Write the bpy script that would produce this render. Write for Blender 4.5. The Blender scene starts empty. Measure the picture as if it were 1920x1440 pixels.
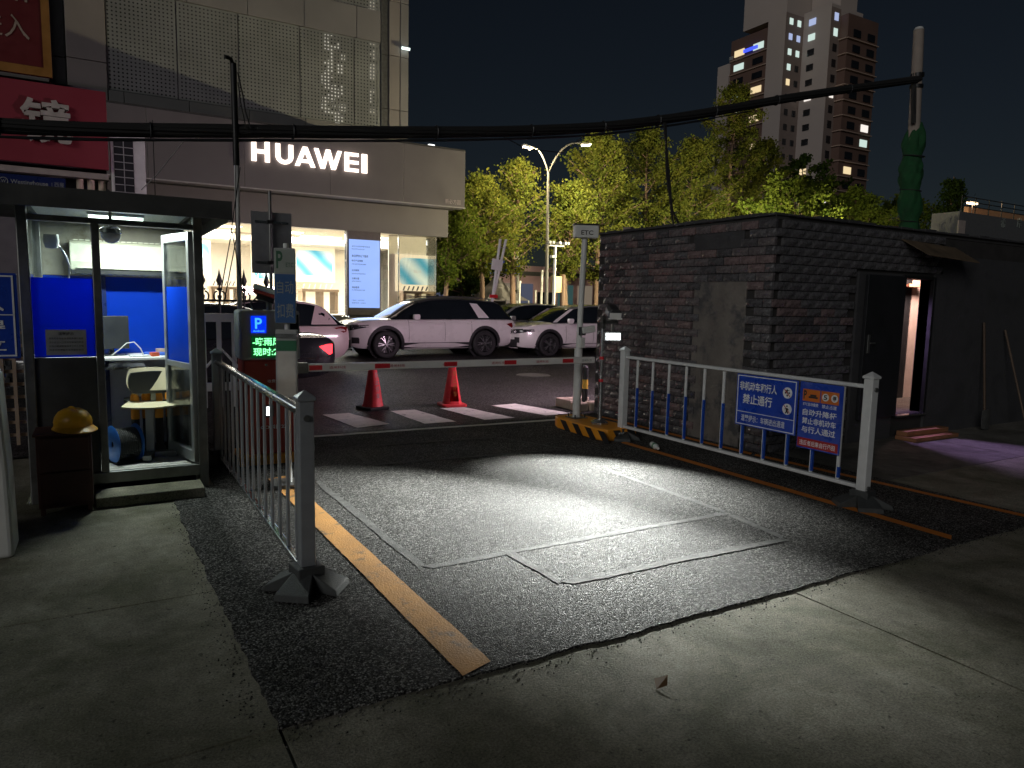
import bpy, bmesh, math, random
from mathutils import Vector, Matrix, Euler
random.seed(7)
R = math.radians
sc = bpy.context.scene
C = sc.collection

# ------------------------------------------------------------------ camera
cam_d = bpy.data.cameras.new("camera")
cam = bpy.data.objects.new("camera", cam_d); C.objects.link(cam)
cam_d.sensor_width = 36.0
cam_d.lens = 36.0 * 1330.0 / 1920.0
cam_d.clip_end = 2000.0
EYE = Vector((0.0, 0.0, 1.6))
RIGHT = Vector((0.8655522, -0.50035324, 0.02158767))
UP = Vector((0.03942573, 0.11104614, 0.99303291))
BACK = Vector((-0.49926446, -0.85867071, 0.11584302))
m = Matrix((RIGHT, UP, BACK)).transposed().to_4x4()
m.translation = EYE
cam.matrix_world = m
sc.camera = cam

# ------------------------------------------------------------------ night sky
world = bpy.data.worlds.new("World"); sc.world = world
world.use_nodes = True
wn, wl = world.node_tree.nodes, world.node_tree.links
sky = wn.new("ShaderNodeTexSky"); sky.sky_type = 'NISHITA'
sky.sun_disc = False
SUN_EL, SUN_AZ = R(17), R(238)          # weak city glow from behind the viewer's left shoulder
sky.sun_elevation = SUN_EL; sky.sun_rotation = SUN_AZ
sky.dust_density = 0.2; sky.ozone_density = 3.0
hs = wn.new("ShaderNodeHueSaturation"); hs.inputs["Saturation"].default_value = 0.8
bgn = wn["Background"]; bgn.inputs["Strength"].default_value = 0.0024
wl.new(sky.outputs[0], hs.inputs["Color"]); wl.new(hs.outputs[0], bgn.inputs["Color"])

# ------------------------------------------------------------------ the one weak sun (night glow)
sun_d = bpy.data.lights.new("night_glow", 'SUN'); sun_d.energy = 0.50
sun_d.angle = R(25); sun_d.color = (1.0, 0.97, 0.94)
sun = bpy.data.objects.new("night_glow", sun_d); C.objects.link(sun)
sd = Vector((math.sin(SUN_AZ) * math.cos(SUN_EL), math.cos(SUN_AZ) * math.cos(SUN_EL), math.sin(SUN_EL)))
sun.rotation_euler = sd.to_track_quat('Z', 'Y').to_euler()

# ------------------------------------------------------------------ exposure / render
sc.view_settings.view_transform = 'Standard'
sc.view_settings.look = 'None'
sc.view_settings.exposure = 0.0
sc.view_settings.gamma = 1.0
sc.view_settings.use_curve_mapping = False
sc.render.engine = 'CYCLES'
sc.cycles.use_denoising = True
sc.cycles.max_bounces = 8
sc.cycles.transparent_max_bounces = 16
sc.cycles.sample_clamp_indirect = 4.0
sc.cycles.caustics_reflective = False
sc.cycles.caustics_refractive = False

# ------------------------------------------------------------------ helpers
def at(px, py, y):
    """the point of the place seen at photo pixel (px, py) that stands at depth line y"""
    d = RIGHT * (px - 960) - UP * (py - 720) - BACK * 1330
    return EYE + d * (y / d.y)

def xr(px, y):
    return at(px, 565, y).x

def put(o, parent=None):
    C.objects.link(o)
    if parent is not None:
        o.parent = parent
    return o

def tag(o, label=None, cat=None, group=None, kind=None):
    if label: o["label"] = label
    if cat: o["category"] = cat
    if group: o["group"] = group
    if kind: o["kind"] = kind
    return o

def thing(name, label, cat, loc=(0, 0, 0), rz=0.0, group=None):
    o = bpy.data.objects.new(name, None)
    o.empty_display_size = 0.1
    o.location = loc; o.rotation_euler = (0, 0, rz)
    C.objects.link(o)
    return tag(o, label, cat, group)

class MB:
    """collects shapes into one mesh"""
    def __init__(self):
        self.v = []; self.f = []; self.mi = []; self.m = 0
    def add(self, vs, fs, mtx=None):
        b = len(self.v)
        for p in vs:
            p = Vector(p)
            self.v.append(tuple(mtx @ p) if mtx is not None else tuple(p))
        for f in fs:
            self.f.append([i + b for i in f]); self.mi.append(self.m)
        return self
    def box(self, x0, x1, y0, y1, z0, z1, mtx=None):
        return self.add([(x0, y0, z0), (x1, y0, z0), (x1, y1, z0), (x0, y1, z0), (x0, y0, z1), (x1, y0, z1), (x1, y1, z1), (x0, y1, z1)],
                        [(3, 2, 1, 0), (4, 5, 6, 7), (0, 1, 5, 4), (1, 2, 6, 5), (2, 3, 7, 6), (3, 0, 4, 7)], mtx)
    def cbox(self, c, s, rot=(0, 0, 0)):
        mt = Matrix.Translation(c) @ Euler(rot).to_matrix().to_4x4()
        return self.box(-s[0] / 2, s[0] / 2, -s[1] / 2, s[1] / 2, -s[2] / 2, s[2] / 2, mt)
    def quad(self, a, b, c, d):
        return self.add([a, b, c, d], [(0, 1, 2, 3)])
    def tube(self, pts, r, n=8, caps=True, closed=False):
        pts = [Vector(p) for p in pts]
        k = len(pts)
        rs = r if isinstance(r, (list, tuple)) else [r] * k
        b = len(self.v)
        ref = None
        for i, p in enumerate(pts):
            if closed:
                t = pts[(i + 1) % k] - pts[i - 1]
            else:
                t = pts[min(i + 1, k - 1)] - pts[max(i - 1, 0)]
            t.normalize()
            if ref is None:
                ref = t.orthogonal().normalized()
            ref = (ref - t * ref.dot(t))
            if ref.length < 1e-6: ref = t.orthogonal()
            ref.normalize()
            bi = t.cross(ref)
            for j in range(n):
                a = 2 * math.pi * j / n
                self.v.append(tuple(p + (ref * math.cos(a) + bi * math.sin(a)) * rs[i]))
        rng = k if closed else k - 1
        for i in range(rng):
            i2 = (i + 1) % k
            for j in range(n):
                self.f.append([b + i * n + j, b + i * n + (j + 1) % n, b + i2 * n + (j + 1) % n, b + i2 * n + j]); self.mi.append(self.m)
        if caps and not closed:
            self.f.append([b + j for j in range(n)][::-1]); self.mi.append(self.m)
            self.f.append([b + (k - 1) * n + j for j in range(n)]); self.mi.append(self.m)
        return self
    def cyl(self, p0, p1, r, n=14, r1=None):
        return self.tube([p0, p1], [r, r if r1 is None else r1], n)
    def prism(self, poly, plane, lo, hi, mtx=None):
        """closed 2D outline pushed from lo to hi along the missing axis"""
        n = len(poly)
        def P(a, b, c):
            return {'xz': (a, c, b), 'xy': (a, b, c), 'yz': (c, a, b)}[plane]
        vs = [P(a, b, lo) for a, b in poly] + [P(a, b, hi) for a, b in poly]
        fs = [list(range(n)), list(range(n, 2 * n))[::-1]]
        for i in range(n):
            j = (i + 1) % n
            fs.append([i, i + n, j + n, j])
        return self.add(vs, fs, mtx)
    def lathe(self, prof, c=(0, 0, 0), n=20, mtx=None):
        b = len(prof); vs = []; fs = []
        for i in range(n):
            a = 2 * math.pi * i / n
            for r, z in prof:
                vs.append((c[0] + r * math.cos(a), c[1] + r * math.sin(a), c[2] + z))
        for i in range(n):
            i2 = (i + 1) % n
            for k in range(b - 1):
                fs.append([i * b + k, i2 * b + k, i2 * b + k + 1, i * b + k + 1])
        return self.add(vs, fs, mtx)
    def build(self, name, mat, parent=None, smooth=False, bevel=0.0, world=False, seg=2):
        """world=True: the shapes were given in place coordinates; stored relative to the unrotated parent"""
        me = bpy.data.meshes.new(name)
        off = parent.location if (world and parent is not None) else None
        if world and parent is not None and parent.parent is not None:
            off = parent.location + parent.parent.location
        vs = self.v if off is None else [(x - off[0], y - off[1], z - off[2]) for x, y, z in self.v]
        me.from_pydata(vs, [], self.f)
        mats = mat if isinstance(mat, (list, tuple)) else [mat]
        for mm in mats: me.materials.append(mm)
        if len(mats) > 1:
            me.polygons.foreach_set("material_index", self.mi)
        bm = bmesh.new(); bm.from_mesh(me)
        bmesh.ops.recalc_face_normals(bm, faces=bm.faces)
        bm.to_mesh(me); bm.free()
        if smooth:
            me.polygons.foreach_set("use_smooth", [True] * len(me.polygons))
            try: me.set_sharp_from_angle(angle=R(40))
            except Exception: pass
        me.update()
        o = bpy.data.objects.new(name, me)
        put(o, parent)
        if bevel:
            md = o.modifiers.new("edge", 'BEVEL'); md.width = bevel; md.segments = seg; md.limit_method = 'ANGLE'
        return o

def bake(o):
    """turn the object's modifiers into plain mesh"""
    bpy.context.view_layer.update()
    dg = bpy.context.evaluated_depsgraph_get(); dg.update()
    me = bpy.data.meshes.new_from_object(o.evaluated_get(dg), preserve_all_data_layers=False, depsgraph=dg)
    o.modifiers.clear()
    o.data = me
    return o

def copy_tree(o, parent=None):
    c = o.copy(); C.objects.link(c)
    if parent is not None: c.parent = parent
    for ch in [x for x in bpy.data.objects if x.parent == o]:
        copy_tree(ch, c)
    return c

def inst(src, name, parent, loc, rot=(0, 0, 0), scale=(1, 1, 1)):
    """another piece sharing the mesh of src"""
    o = bpy.data.objects.new(name, src if isinstance(src, bpy.types.Mesh) else src.data)
    o.location = loc; o.rotation_euler = rot; o.scale = scale
    return put(o, parent)

# ------------------------------------------------------------------ materials
def _nm(name):
    mt = bpy.data.materials.new(name); mt.use_nodes = True
    return mt, mt.node_tree.nodes, mt.node_tree.links

def noise(n, l, scale, detail=5, rough=0.6, coord="Object", dist=0.0):
    tc = n.new("ShaderNodeTexCoord"); t = n.new("ShaderNodeTexNoise")
    t.inputs["Scale"].default_value = scale; t.inputs["Detail"].default_value = detail
    t.inputs["Roughness"].default_value = rough; t.inputs["Distortion"].default_value = dist
    l.new(tc.outputs[coord], t.inputs["Vector"])
    return t

def rng(n, l, src, a, b, c, d, clamp=True):
    r = n.new("ShaderNodeMapRange"); r.clamp = clamp
    for i, v in zip((1, 2, 3, 4), (a, b, c, d)): r.inputs[i].default_value = v
    l.new(src, r.inputs[0]); return r.outputs[0]

def mat(name, col, rough=0.5, metal=0.0, var=0.18, scale=6.0, bump=0.0, bscale=80.0, coat=0.0, wear=None, wamt=0.55, wscale=4.0, spec=0.5):
    mt, n, l = _nm(name)
    p = n["Principled BSDF"]
    t = noise(n, l, scale)
    hv = n.new("ShaderNodeHueSaturation"); hv.inputs["Color"].default_value = (*col, 1)
    l.new(rng(n, l, t.outputs[0], 0.25, 0.75, 1 - var, 1 + var), hv.inputs["Value"])
    out = hv.outputs[0]
    if wear is not None:
        t2 = noise(n, l, wscale, 8, 0.7)
        mx = n.new("ShaderNodeMix"); mx.data_type = 'RGBA'
        l.new(rng(n, l, t2.outputs[0], wamt, wamt + 0.12, 0, 1), mx.inputs["Factor"])
        l.new(out, mx.inputs["A"]); mx.inputs["B"].default_value = (*wear, 1)
        out = mx.outputs["Result"]
    l.new(out, p.inputs["Base Color"])
    l.new(rng(n, l, t.outputs[0], 0.2, 0.8, max(0.03, rough - 0.1), min(1, rough + 0.12)), p.inputs["Roughness"])
    p.inputs["Metallic"].default_value = metal
    p.inputs["Specular IOR Level"].default_value = spec
    p.inputs["Coat Weight"].default_value = coat
    p.inputs["Coat Roughness"].default_value = 0.06
    if bump:
        tb = noise(n, l, bscale, 4)
        b = n.new("ShaderNodeBump"); b.inputs["Strength"].default_value = bump; b.inputs["Distance"].default_value = 0.01
        l.new(tb.outputs[0], b.inputs["Height"]); l.new(b.outputs[0], p.inputs["Normal"])
    return mt

def emit(name, col, strength, base=(0.02, 0.02, 0.02)):
    mt, n, l = _nm(name)
    p = n["Principled BSDF"]
    p.inputs["Base Color"].default_value = (*base, 1)
    p.inputs["Emission Color"].default_value = (*col, 1)
    p.inputs["Emission Strength"].default_value = strength
    return mt

def glass(name, tint=(0.92, 0.96, 0.95), refl=0.10, rough=0.02, dirt=0.06):
    mt, n, l = _nm(name)
    n.remove(n["Principled BSDF"])
    tr = n.new("ShaderNodeBsdfTransparent"); tr.inputs[0].default_value = (*tint, 1)
    gl = n.new("ShaderNodeBsdfGlossy"); gl.inputs["Roughness"].default_value = rough
    df = n.new("ShaderNodeBsdfDiffuse"); df.inputs[0].default_value = (0.5, 0.52, 0.5, 1)
    fr = n.new("ShaderNodeLayerWeight"); fr.inputs[0].default_value = 0.35
    mx = n.new("ShaderNodeMixShader"); m2 = n.new("ShaderNodeMixShader")
    l.new(rng(n, l, fr.outputs["Fresnel"], 0, 1, refl * 0.5, 0.85), mx.inputs[0])
    l.new(tr.outputs[0], mx.inputs[1]); l.new(gl.outputs[0], mx.inputs[2])
    t = noise(n, l, 5, 8, 0.7)
    l.new(rng(n, l, t.outputs[0], 0.45, 0.8, 0.0, dirt * 2.5), m2.inputs[0])
    l.new(mx.outputs[0], m2.inputs[1]); l.new(df.outputs[0], m2.inputs[2])
    l.new(m2.outputs[0], n["Material Output"].inputs[0])
    return mt

def asphalt(name, dark, light, scale, bump, rough, tint=(1, 0.98, 0.93), patch=None):
    mt, n, l = _nm(name)
    p = n["Principled BSDF"]
    tc = n.new("ShaderNodeTexCoord")
    nz = n.new("ShaderNodeTexNoise"); nz.inputs["Scale"].default_value = 40; nz.inputs["Detail"].default_value = 2
    l.new(tc.outputs["Object"], nz.inputs["Vector"])
    mxv = n.new("ShaderNodeMix"); mxv.data_type = 'VECTOR'; mxv.inputs["Factor"].default_value = 0.012
    l.new(tc.outputs["Object"], mxv.inputs["A"]); l.new(nz.outputs["Color"], mxv.inputs["B"])
    v = n.new("ShaderNodeTexVoronoi"); v.inputs["Scale"].default_value = scale; v.inputs["Randomness"].default_value = 1
    l.new(mxv.outputs["Result"], v.inputs["Vector"])
    sep = n.new("ShaderNodeSeparateColor"); l.new(v.outputs["Color"], sep.inputs[0])
    pw = n.new("ShaderNodeMath"); pw.operation = 'POWER'; pw.inputs[1].default_value = 2.4
    l.new(sep.outputs[0], pw.inputs[0])
    stone = rng(n, l, pw.outputs[0], 0, 1, dark, light)
    edge = rng(n, l, v.outputs["Distance"], 0.25, 0.75, 1.0, 0.25)
    mu = n.new("ShaderNodeMath"); mu.operation = 'MULTIPLY'; l.new(stone, mu.inputs[0]); l.new(edge, mu.inputs[1])
    big = n.new("ShaderNodeTexNoise"); big.inputs["Scale"].default_value = 1.3; big.inputs["Detail"].default_value = 7; big.inputs["Roughness"].default_value = 0.65
    l.new(tc.outputs["Object"], big.inputs["Vector"])
    m2 = n.new("ShaderNodeMath"); m2.operation = 'MULTIPLY'; l.new(mu.outputs[0], m2.inputs[0]); l.new(rng(n, l, big.outputs[0], 0.3, 0.7, 0.65, 1.4), m2.inputs[1])
    cmb = n.new("ShaderNodeMix"); cmb.data_type = 'RGBA'; cmb.blend_type = 'MULTIPLY'; cmb.inputs["Factor"].default_value = 1
    cc = n.new("ShaderNodeCombineColor")
    for i in range(3): l.new(m2.outputs[0], cc.inputs[i])
    l.new(cc.outputs[0], cmb.inputs["A"]); cmb.inputs["B"].default_value = (*tint, 1)
    l.new(cmb.outputs["Result"], p.inputs["Base Color"])
    l.new(rng(n, l, sep.outputs[1], 0, 1, rough - 0.2, min(1.0, rough + 0.15)), p.inputs["Roughness"])
    p.inputs["Specular IOR Level"].default_value = 0.12
    inv = rng(n, l, v.outputs["Distance"], 0, 0.8, 1, 0)
    ad = n.new("ShaderNodeMath"); ad.operation = 'ADD'; l.new(inv, ad.inputs[0]); l.new(sep.outputs[2], ad.inputs[1])
    b = n.new("ShaderNodeBump"); b.inputs["Strength"].default_value = bump; b.inputs["Distance"].default_value = 0.006
    l.new(ad.outputs[0], b.inputs["Height"]); l.new(b.outputs[0], p.inputs["Normal"])
    return mt

def concrete(name, col, stain, var=0.25):
    mt, n, l = _nm(name)
    p = n["Principled BSDF"]
    t1 = noise(n, l, 1.1, 10, 0.68, dist=0.4); t2 = noise(n, l, 9, 8, 0.7); t3 = noise(n, l, 95, 5, 0.75); t4 = noise(n, l, 2.3, 9, 0.75, dist=1.2)
    mx = n.new("ShaderNodeMix"); mx.data_type = 'RGBA'; mx.inputs["A"].default_value = (*col, 1); mx.inputs["B"].default_value = (*stain, 1)
    l.new(rng(n, l, t1.outputs[0], 0.42, 0.60, 0, 1.0), mx.inputs["Factor"])
    hv = n.new("ShaderNodeHueSaturation"); l.new(mx.outputs["Result"], hv.inputs["Color"])
    a = n.new("ShaderNodeMath"); a.operation = 'MULTIPLY'
    l.new(rng(n, l, t2.outputs[0], 0.25, 0.75, 1 - var, 1 + var), a.inputs[0]); l.new(rng(n, l, t3.outputs[0], 0.3, 0.7, 0.42, 1.55), a.inputs[1])
    a2 = n.new("ShaderNodeMath"); a2.operation = 'MULTIPLY'
    l.new(a.outputs[0], a2.inputs[0]); l.new(rng(n, l, t4.outputs[0], 0.62, 0.70, 1.0, 0.55), a2.inputs[1])
    tcs = n.new("ShaderNodeTexCoord"); mp = n.new("ShaderNodeMapping"); mp.inputs["Scale"].default_value = (0.9, 0.35, 1); mp.inputs["Rotation"].default_value = (0, 0, 0.5)
    l.new(tcs.outputs["Object"], mp.inputs["Vector"]); ts = n.new("ShaderNodeTexNoise"); ts.inputs["Scale"].default_value = 3; ts.inputs["Detail"].default_value = 8; ts.inputs["Roughness"].default_value = 0.7
    l.new(mp.outputs[0], ts.inputs["Vector"])
    tp_ = noise(n, l, 26, 3, 0.5)
    a3 = n.new("ShaderNodeMath"); a3.operation = 'MULTIPLY'; a4 = n.new("ShaderNodeMath"); a4.operation = 'MULTIPLY'
    l.new(a2.outputs[0], a3.inputs[0]); l.new(rng(n, l, ts.outputs[0], 0.40, 0.66, 1.12, 0.78), a3.inputs[1])
    l.new(a3.outputs[0], a4.inputs[0]); l.new(rng(n, l, tp_.outputs[0], 0.66, 0.72, 1.0, 0.4), a4.inputs[1])
    l.new(a4.outputs[0], hv.inputs["Value"])
    l.new(hv.outputs[0], p.inputs["Base Color"])
    p.inputs["Roughness"].default_value = 0.85
    p.inputs["Specular IOR Level"].default_value = 0.25
    ad = n.new("ShaderNodeMath"); ad.operation = 'ADD'; l.new(t3.outputs[0], ad.inputs[0]); l.new(t2.outputs[0], ad.inputs[1])
    b = n.new("ShaderNodeBump"); b.inputs["Strength"].default_value = 0.9; b.inputs["Distance"].default_value = 0.012
    l.new(ad.outputs[0], b.inputs["Height"]); l.new(b.outputs[0], p.inputs["Normal"])
    return mt

def leafmat(name, col, col2, trans=0.45):
    mt, n, l = _nm(name)
    n.remove(n["Principled BSDF"])
    t = noise(n, l, 0.9, 4); oi = n.new("ShaderNodeNewGeometry")
    mx = n.new("ShaderNodeMix"); mx.data_type = 'RGBA'; mx.inputs["A"].default_value = (*col, 1); mx.inputs["B"].default_value = (*col2, 1)
    ad = n.new("ShaderNodeMath"); ad.operation = 'ADD'
    l.new(rng(n, l, t.outputs[0], 0.3, 0.7, -0.15, 0.75), ad.inputs[0]); l.new(rng(n, l, oi.outputs["Random Per Island"], 0, 1, 0, 0.4), ad.inputs[1])
    l.new(ad.outputs[0], mx.inputs["Factor"])
    d = n.new("ShaderNodeBsdfDiffuse"); tr = n.new("ShaderNodeBsdfTranslucent"); ms = n.new("ShaderNodeMixShader"); ms.inputs[0].default_value = trans
    l.new(mx.outputs["Result"], d.inputs[0]); l.new(mx.outputs["Result"], tr.inputs[0])
    l.new(d.outputs[0], ms.inputs[1]); l.new(tr.outputs[0], ms.inputs[2])
    l.new(ms.outputs[0], n["Material Output"].inputs[0])
    return mt

def perforated(name, col, pitch, hole):
    """sheet metal with real see-through round holes"""
    mt, n, l = _nm(name)
    p = n["Principled BSDF"]; p.inputs["Roughness"].default_value = 0.55; p.inputs["Metallic"].default_value = 0.2
    t = noise(n, l, 0.7, 5)
    hv = n.new("ShaderNodeHueSaturation"); hv.inputs["Color"].default_value = (*col, 1)
    l.new(rng(n, l, t.outputs[0], 0.3, 0.7, 0.8, 1.15), hv.inputs["Value"]); l.new(hv.outputs[0], p.inputs["Base Color"])
    tc = n.new("ShaderNodeTexCoord"); s = n.new("ShaderNodeSeparateXYZ"); l.new(tc.outputs["Object"], s.inputs[0])
    sq = []
    for k in (0, 2):
        a = n.new("ShaderNodeMath"); a.operation = 'DIVIDE'; a.inputs[1].default_value = pitch; l.new(s.outputs[k], a.inputs[0])
        f = n.new("ShaderNodeMath"); f.operation = 'FRACT'; l.new(a.outputs[0], f.inputs[0])
        c = n.new("ShaderNodeMath"); c.operation = 'SUBTRACT'; c.inputs[1].default_value = 0.5; l.new(f.outputs[0], c.inputs[0])
        q = n.new("ShaderNodeMath"); q.operation = 'MULTIPLY'; l.new(c.outputs[0], q.inputs[0]); l.new(c.outputs[0], q.inputs[1]); sq.append(q)
    ad = n.new("ShaderNodeMath"); ad.operation = 'ADD'; l.new(sq[0].outputs[0], ad.inputs[0]); l.new(sq[1].outputs[0], ad.inputs[1])
    lt = n.new("ShaderNodeMath"); lt.operation = 'LESS_THAN'; lt.inputs[1].default_value = hole * hole; l.new(ad.outputs[0], lt.inputs[0])
    tr = n.new("ShaderNodeBsdfTransparent"); ms = n.new("ShaderNodeMixShader")
    l.new(lt.outputs[0], ms.inputs[0]); l.new(p.outputs[0], ms.inputs[1]); l.new(tr.outputs[0], ms.inputs[2])
    l.new(ms.outputs[0], n["Material Output"].inputs[0])
    return mt

M = {}
M['asphalt'] = asphalt('asphalt_lane', 0.026, 0.38, 112, 1.0, 0.84)
M['road'] = asphalt('asphalt_road', 0.015, 0.17, 70, 0.6, 0.55, (1, 0.96, 0.95))
M['concrete'] = concrete('concrete', (0.31, 0.295, 0.235), (0.16, 0.158, 0.108))
M['concrete_dark'] = concrete('concrete_dark', (0.20, 0.19, 0.17), (0.11, 0.105, 0.09))
M['seal'] = mat('cut_seal', (0.098, 0.098, 0.092), 0.85, var=0.4, scale=9, bump=0.8, wear=(0.055, 0.055, 0.053), wamt=0.44, wscale=14)
M['yellow'] = mat('yellow_line_paint', (0.62, 0.30, 0.075), 0.7, var=0.25, scale=3, bump=0.6, bscale=90, wear=(0.16, 0.115, 0.07), wamt=0.55, wscale=7)
M['orange'] = mat('orange_line_paint', (0.62, 0.20, 0.02), 0.6, var=0.2, scale=3, bump=0.5, bscale=90, wear=(0.15, 0.08, 0.03), wamt=0.64, wscale=9)
M['white_paint'] = mat('white_road_paint', (0.78, 0.76, 0.70), 0.55, var=0.2, scale=5, bump=0.4, wear=(0.10, 0.10, 0.10), wamt=0.58, wscale=11)
M['fence_white'] = mat('fence_white_enamel', (0.66, 0.68, 0.68), 0.35, var=0.1, scale=9)
M['fence_blue'] = mat('fence_blue_film', (0.012, 0.07, 0.42), 0.35, var=0.1)
M['steel'] = mat('stainless_steel', (0.55, 0.56, 0.57), 0.22, 1.0, var=0.15, scale=14)
M['fence_grey'] = mat('fence_grey_enamel', (0.30, 0.32, 0.34), 0.35, 0.3, var=0.12, scale=9)
M['rubber'] = mat('black_rubber', (0.018, 0.018, 0.018), 0.75, var=0.3, scale=20, bump=0.4, bscale=120)
M['rubber_top'] = mat('scuffed_rubber', (0.055, 0.06, 0.06), 0.5, var=0.35, scale=20, bump=0.7, bscale=150)
M['black_metal'] = mat('black_metal', (0.016, 0.017, 0.018), 0.45, 0.3, var=0.25)
M['dark_steel'] = mat('dark_steel', (0.20, 0.205, 0.20), 0.38, 0.75, var=0.25, scale=10)
M['kiosk_sheet'] = mat('kiosk_sheet_metal', (0.075, 0.077, 0.075), 0.45, 0.4, var=0.25, scale=5)
M['grey_pole'] = mat('grey_pole_paint', (0.66, 0.67, 0.65), 0.4, var=0.12, scale=7, wear=(0.22, 0.20, 0.17), wamt=0.66, wscale=6)
M['white_plastic'] = mat('white_plastic', (0.72, 0.73, 0.70), 0.42, var=0.08)
M['cream_plastic'] = mat('aged_cream_plastic', (0.66, 0.66, 0.54), 0.45, var=0.1)
M['grey_plastic'] = mat('grey_plastic', (0.36, 0.37, 0.37), 0.45, var=0.1)
M['dark_plastic'] = mat('dark_plastic', (0.025, 0.027, 0.03), 0.4, var=0.2)
M['red_body'] = mat('red_powder_coat', (0.42, 0.05, 0.035), 0.5, var=0.15, scale=4)
M['orange_base'] = mat('orange_base_paint', (0.75, 0.30, 0.02), 0.5, var=0.15, scale=6, wear=(0.3, 0.14, 0.03), wamt=0.66)
M['stripe_black'] = mat('stripe_black', (0.02, 0.021, 0.022), 0.5, var=0.2)
M['cone_red'] = mat('cone_red_plastic', (0.75, 0.04, 0.05), 0.5, var=0.2, scale=7, wear=(0.22, 0.03, 0.03), wamt=0.6)
M['reflector_red'] = mat('red_reflective_film', (0.62, 0.02, 0.03), 0.35, var=0.1)
M['arm_white'] = mat('barrier_arm_white', (0.80, 0.79, 0.76), 0.35, var=0.1, scale=5)
M['text_white'] = mat('white_lettering', (0.80, 0.82, 0.84), 0.4, var=0.05)
M['text_dark'] = mat('dark_lettering', (0.02, 0.02, 0.025), 0.5, var=0.05)
M['text_red'] = mat('red_lettering', (0.42, 0.015, 0.02), 0.45, var=0.05)
M['text_grey'] = mat('faded_lettering', (0.25, 0.28, 0.26), 0.5, var=0.1)
M['sign_blue'] = mat('sign_blue_film', (0.012, 0.055, 0.42), 0.3, var=0.08, coat=0.3)
M['sign_red'] = mat('sign_red_film', (0.40, 0.02, 0.02), 0.35, var=0.08)
M['sign_orange'] = mat('sign_orange_film', (0.62, 0.16, 0.02), 0.35, var=0.08)
M['sign_navy'] = mat('sign_navy', (0.01, 0.02, 0.09), 0.3, var=0.1)
M['glass'] = glass('window_glass', dirt=0.05)
M['shop_glass'] = glass('shop_glass', (0.97, 0.98, 0.96), 0.05, 0.01, 0.01)
M['window_dark'] = mat('dark_window_glass', (0.012, 0.014, 0.018), 0.12, var=0.3, scale=0.4)
# ------------------------------------------------------------------ lettering
_fc = {}
def text_mesh(body, bold=0.0, space=1.0):
    k = (body, bold, space)
    if k in _fc: return _fc[k]
    cu = bpy.data.curves.new("lettering", 'FONT'); cu.body = body; cu.offset = bold; cu.space_character = space
    cu.resolution_u = 3
    o = bpy.data.objects.new("lettering", cu); C.objects.link(o)
    dg = bpy.context.evaluated_depsgraph_get()
    me = bpy.data.meshes.new_from_object(o.evaluated_get(dg))
    vs = [tuple(v.co) for v in me.vertices]; fs = [tuple(p.vertices) for p in me.polygons]
    bpy.data.objects.remove(o); bpy.data.curves.remove(cu); bpy.data.meshes.remove(me)
    _fc[k] = (vs, fs); return _fc[k]

FACE = {'S': ((1, 0, 0), (0, 0, 1), (0, -1, 0)), 'W': ((0, -1, 0), (0, 0, 1), (-1, 0, 0)), 'UP': ((1, 0, 0), (0, 1, 0), (0, 0, 1))}
def letters(body, c, w, h, face, material, parent=None, bold=0.012, name="lettering", depth=0.0, world=True, axes=None):
    """flat (or raised) writing fitted into a w x h box centred on c"""
    vs, fs = text_mesh(body, bold)
    if not vs: return None
    x0 = min(v[0] for v in vs); x1 = max(v[0] for v in vs); y0 = min(v[1] for v in vs); y1 = max(v[1] for v in vs)
    a, b, nn = [Vector(t) for t in (axes or FACE[face])]
    c = Vector(c); out = []
    for v in vs:
        u = ((v[0] - x0) / max(1e-6, x1 - x0) - 0.5) * w; t = ((v[1] - y0) / max(1e-6, y1 - y0) - 0.5) * h
        out.append(c + a * u + b * t)
    mb = MB(); mb.add(out, fs)
    if depth:
        mb.add([p - nn * depth for p in out], [f[::-1] for f in fs])
        ed = {}
        for f in fs:
            for i in range(len(f)):
                e = (f[i], f[(i + 1) % len(f)]); ed[e] = 1
        side = [(e[0], e[1]) for e in ed if (e[1], e[0]) not in ed]
        k = len(out)
        mb.f += [[i, j, j + k, i + k] for i, j in side]; mb.mi += [0] * len(side)
    me = bpy.data.meshes.new(name)
    off = Vector((0, 0, 0))
    if world and parent is not None:
        off = parent.location.copy()
        if parent.parent is not None: off += parent.parent.location
    me.from_pydata([tuple(Vector(p) - off) for p in mb.v], [], mb.f)
    me.materials.append(material); me.update()
    return put(bpy.data.objects.new(name, me), parent)

def wobble(a, b, amp, step, rnd):
    """points from a to b with a broken, uneven edge"""
    a, b = Vector(a), Vector(b); n = max(2, int((b - a).length / step)); d = (b - a).normalized(); p = Vector((-d.y, d.x))
    out = []; w = 0
    for i in range(n):
        w = w * 0.8 + rnd.uniform(-amp, amp) * 0.6
        out.append(a.lerp(b, i / n) + p * (w + rnd.uniform(-amp, amp) * 0.25))
    return [(q.x, q.y) for q in out]

def sheet(name, poly, z, material, parent=None, thick=0.0, kind='structure', label=None):
    mb = MB()
    if thick:
        mb.prism(poly, 'xy', z - thick, z)
    else:
        mb.add([(x, y, z) for x, y in poly], [list(range(len(poly)))])
    me_o = mb.build(name, material, parent, world=True)
    bm = bmesh.new(); bm.from_mesh(me_o.data); bmesh.ops.triangulate(bm, faces=[f for f in bm.faces if len(f.verts) > 4]); bm.to_mesh(me_o.data); bm.free()
    if parent is None: tag(me_o, label, None, None, kind)
    return me_o

rnd = random.Random(3)
# ------------------------------------------------------------------ ground and road
g = MB(); g.quad((-400, -60, -0.06), (500, -60, -0.06), (500, 700, -0.06), (-400, 700, -0.06))
ground = tag(g.build('ground', M['road']), kind='structure')

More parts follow.
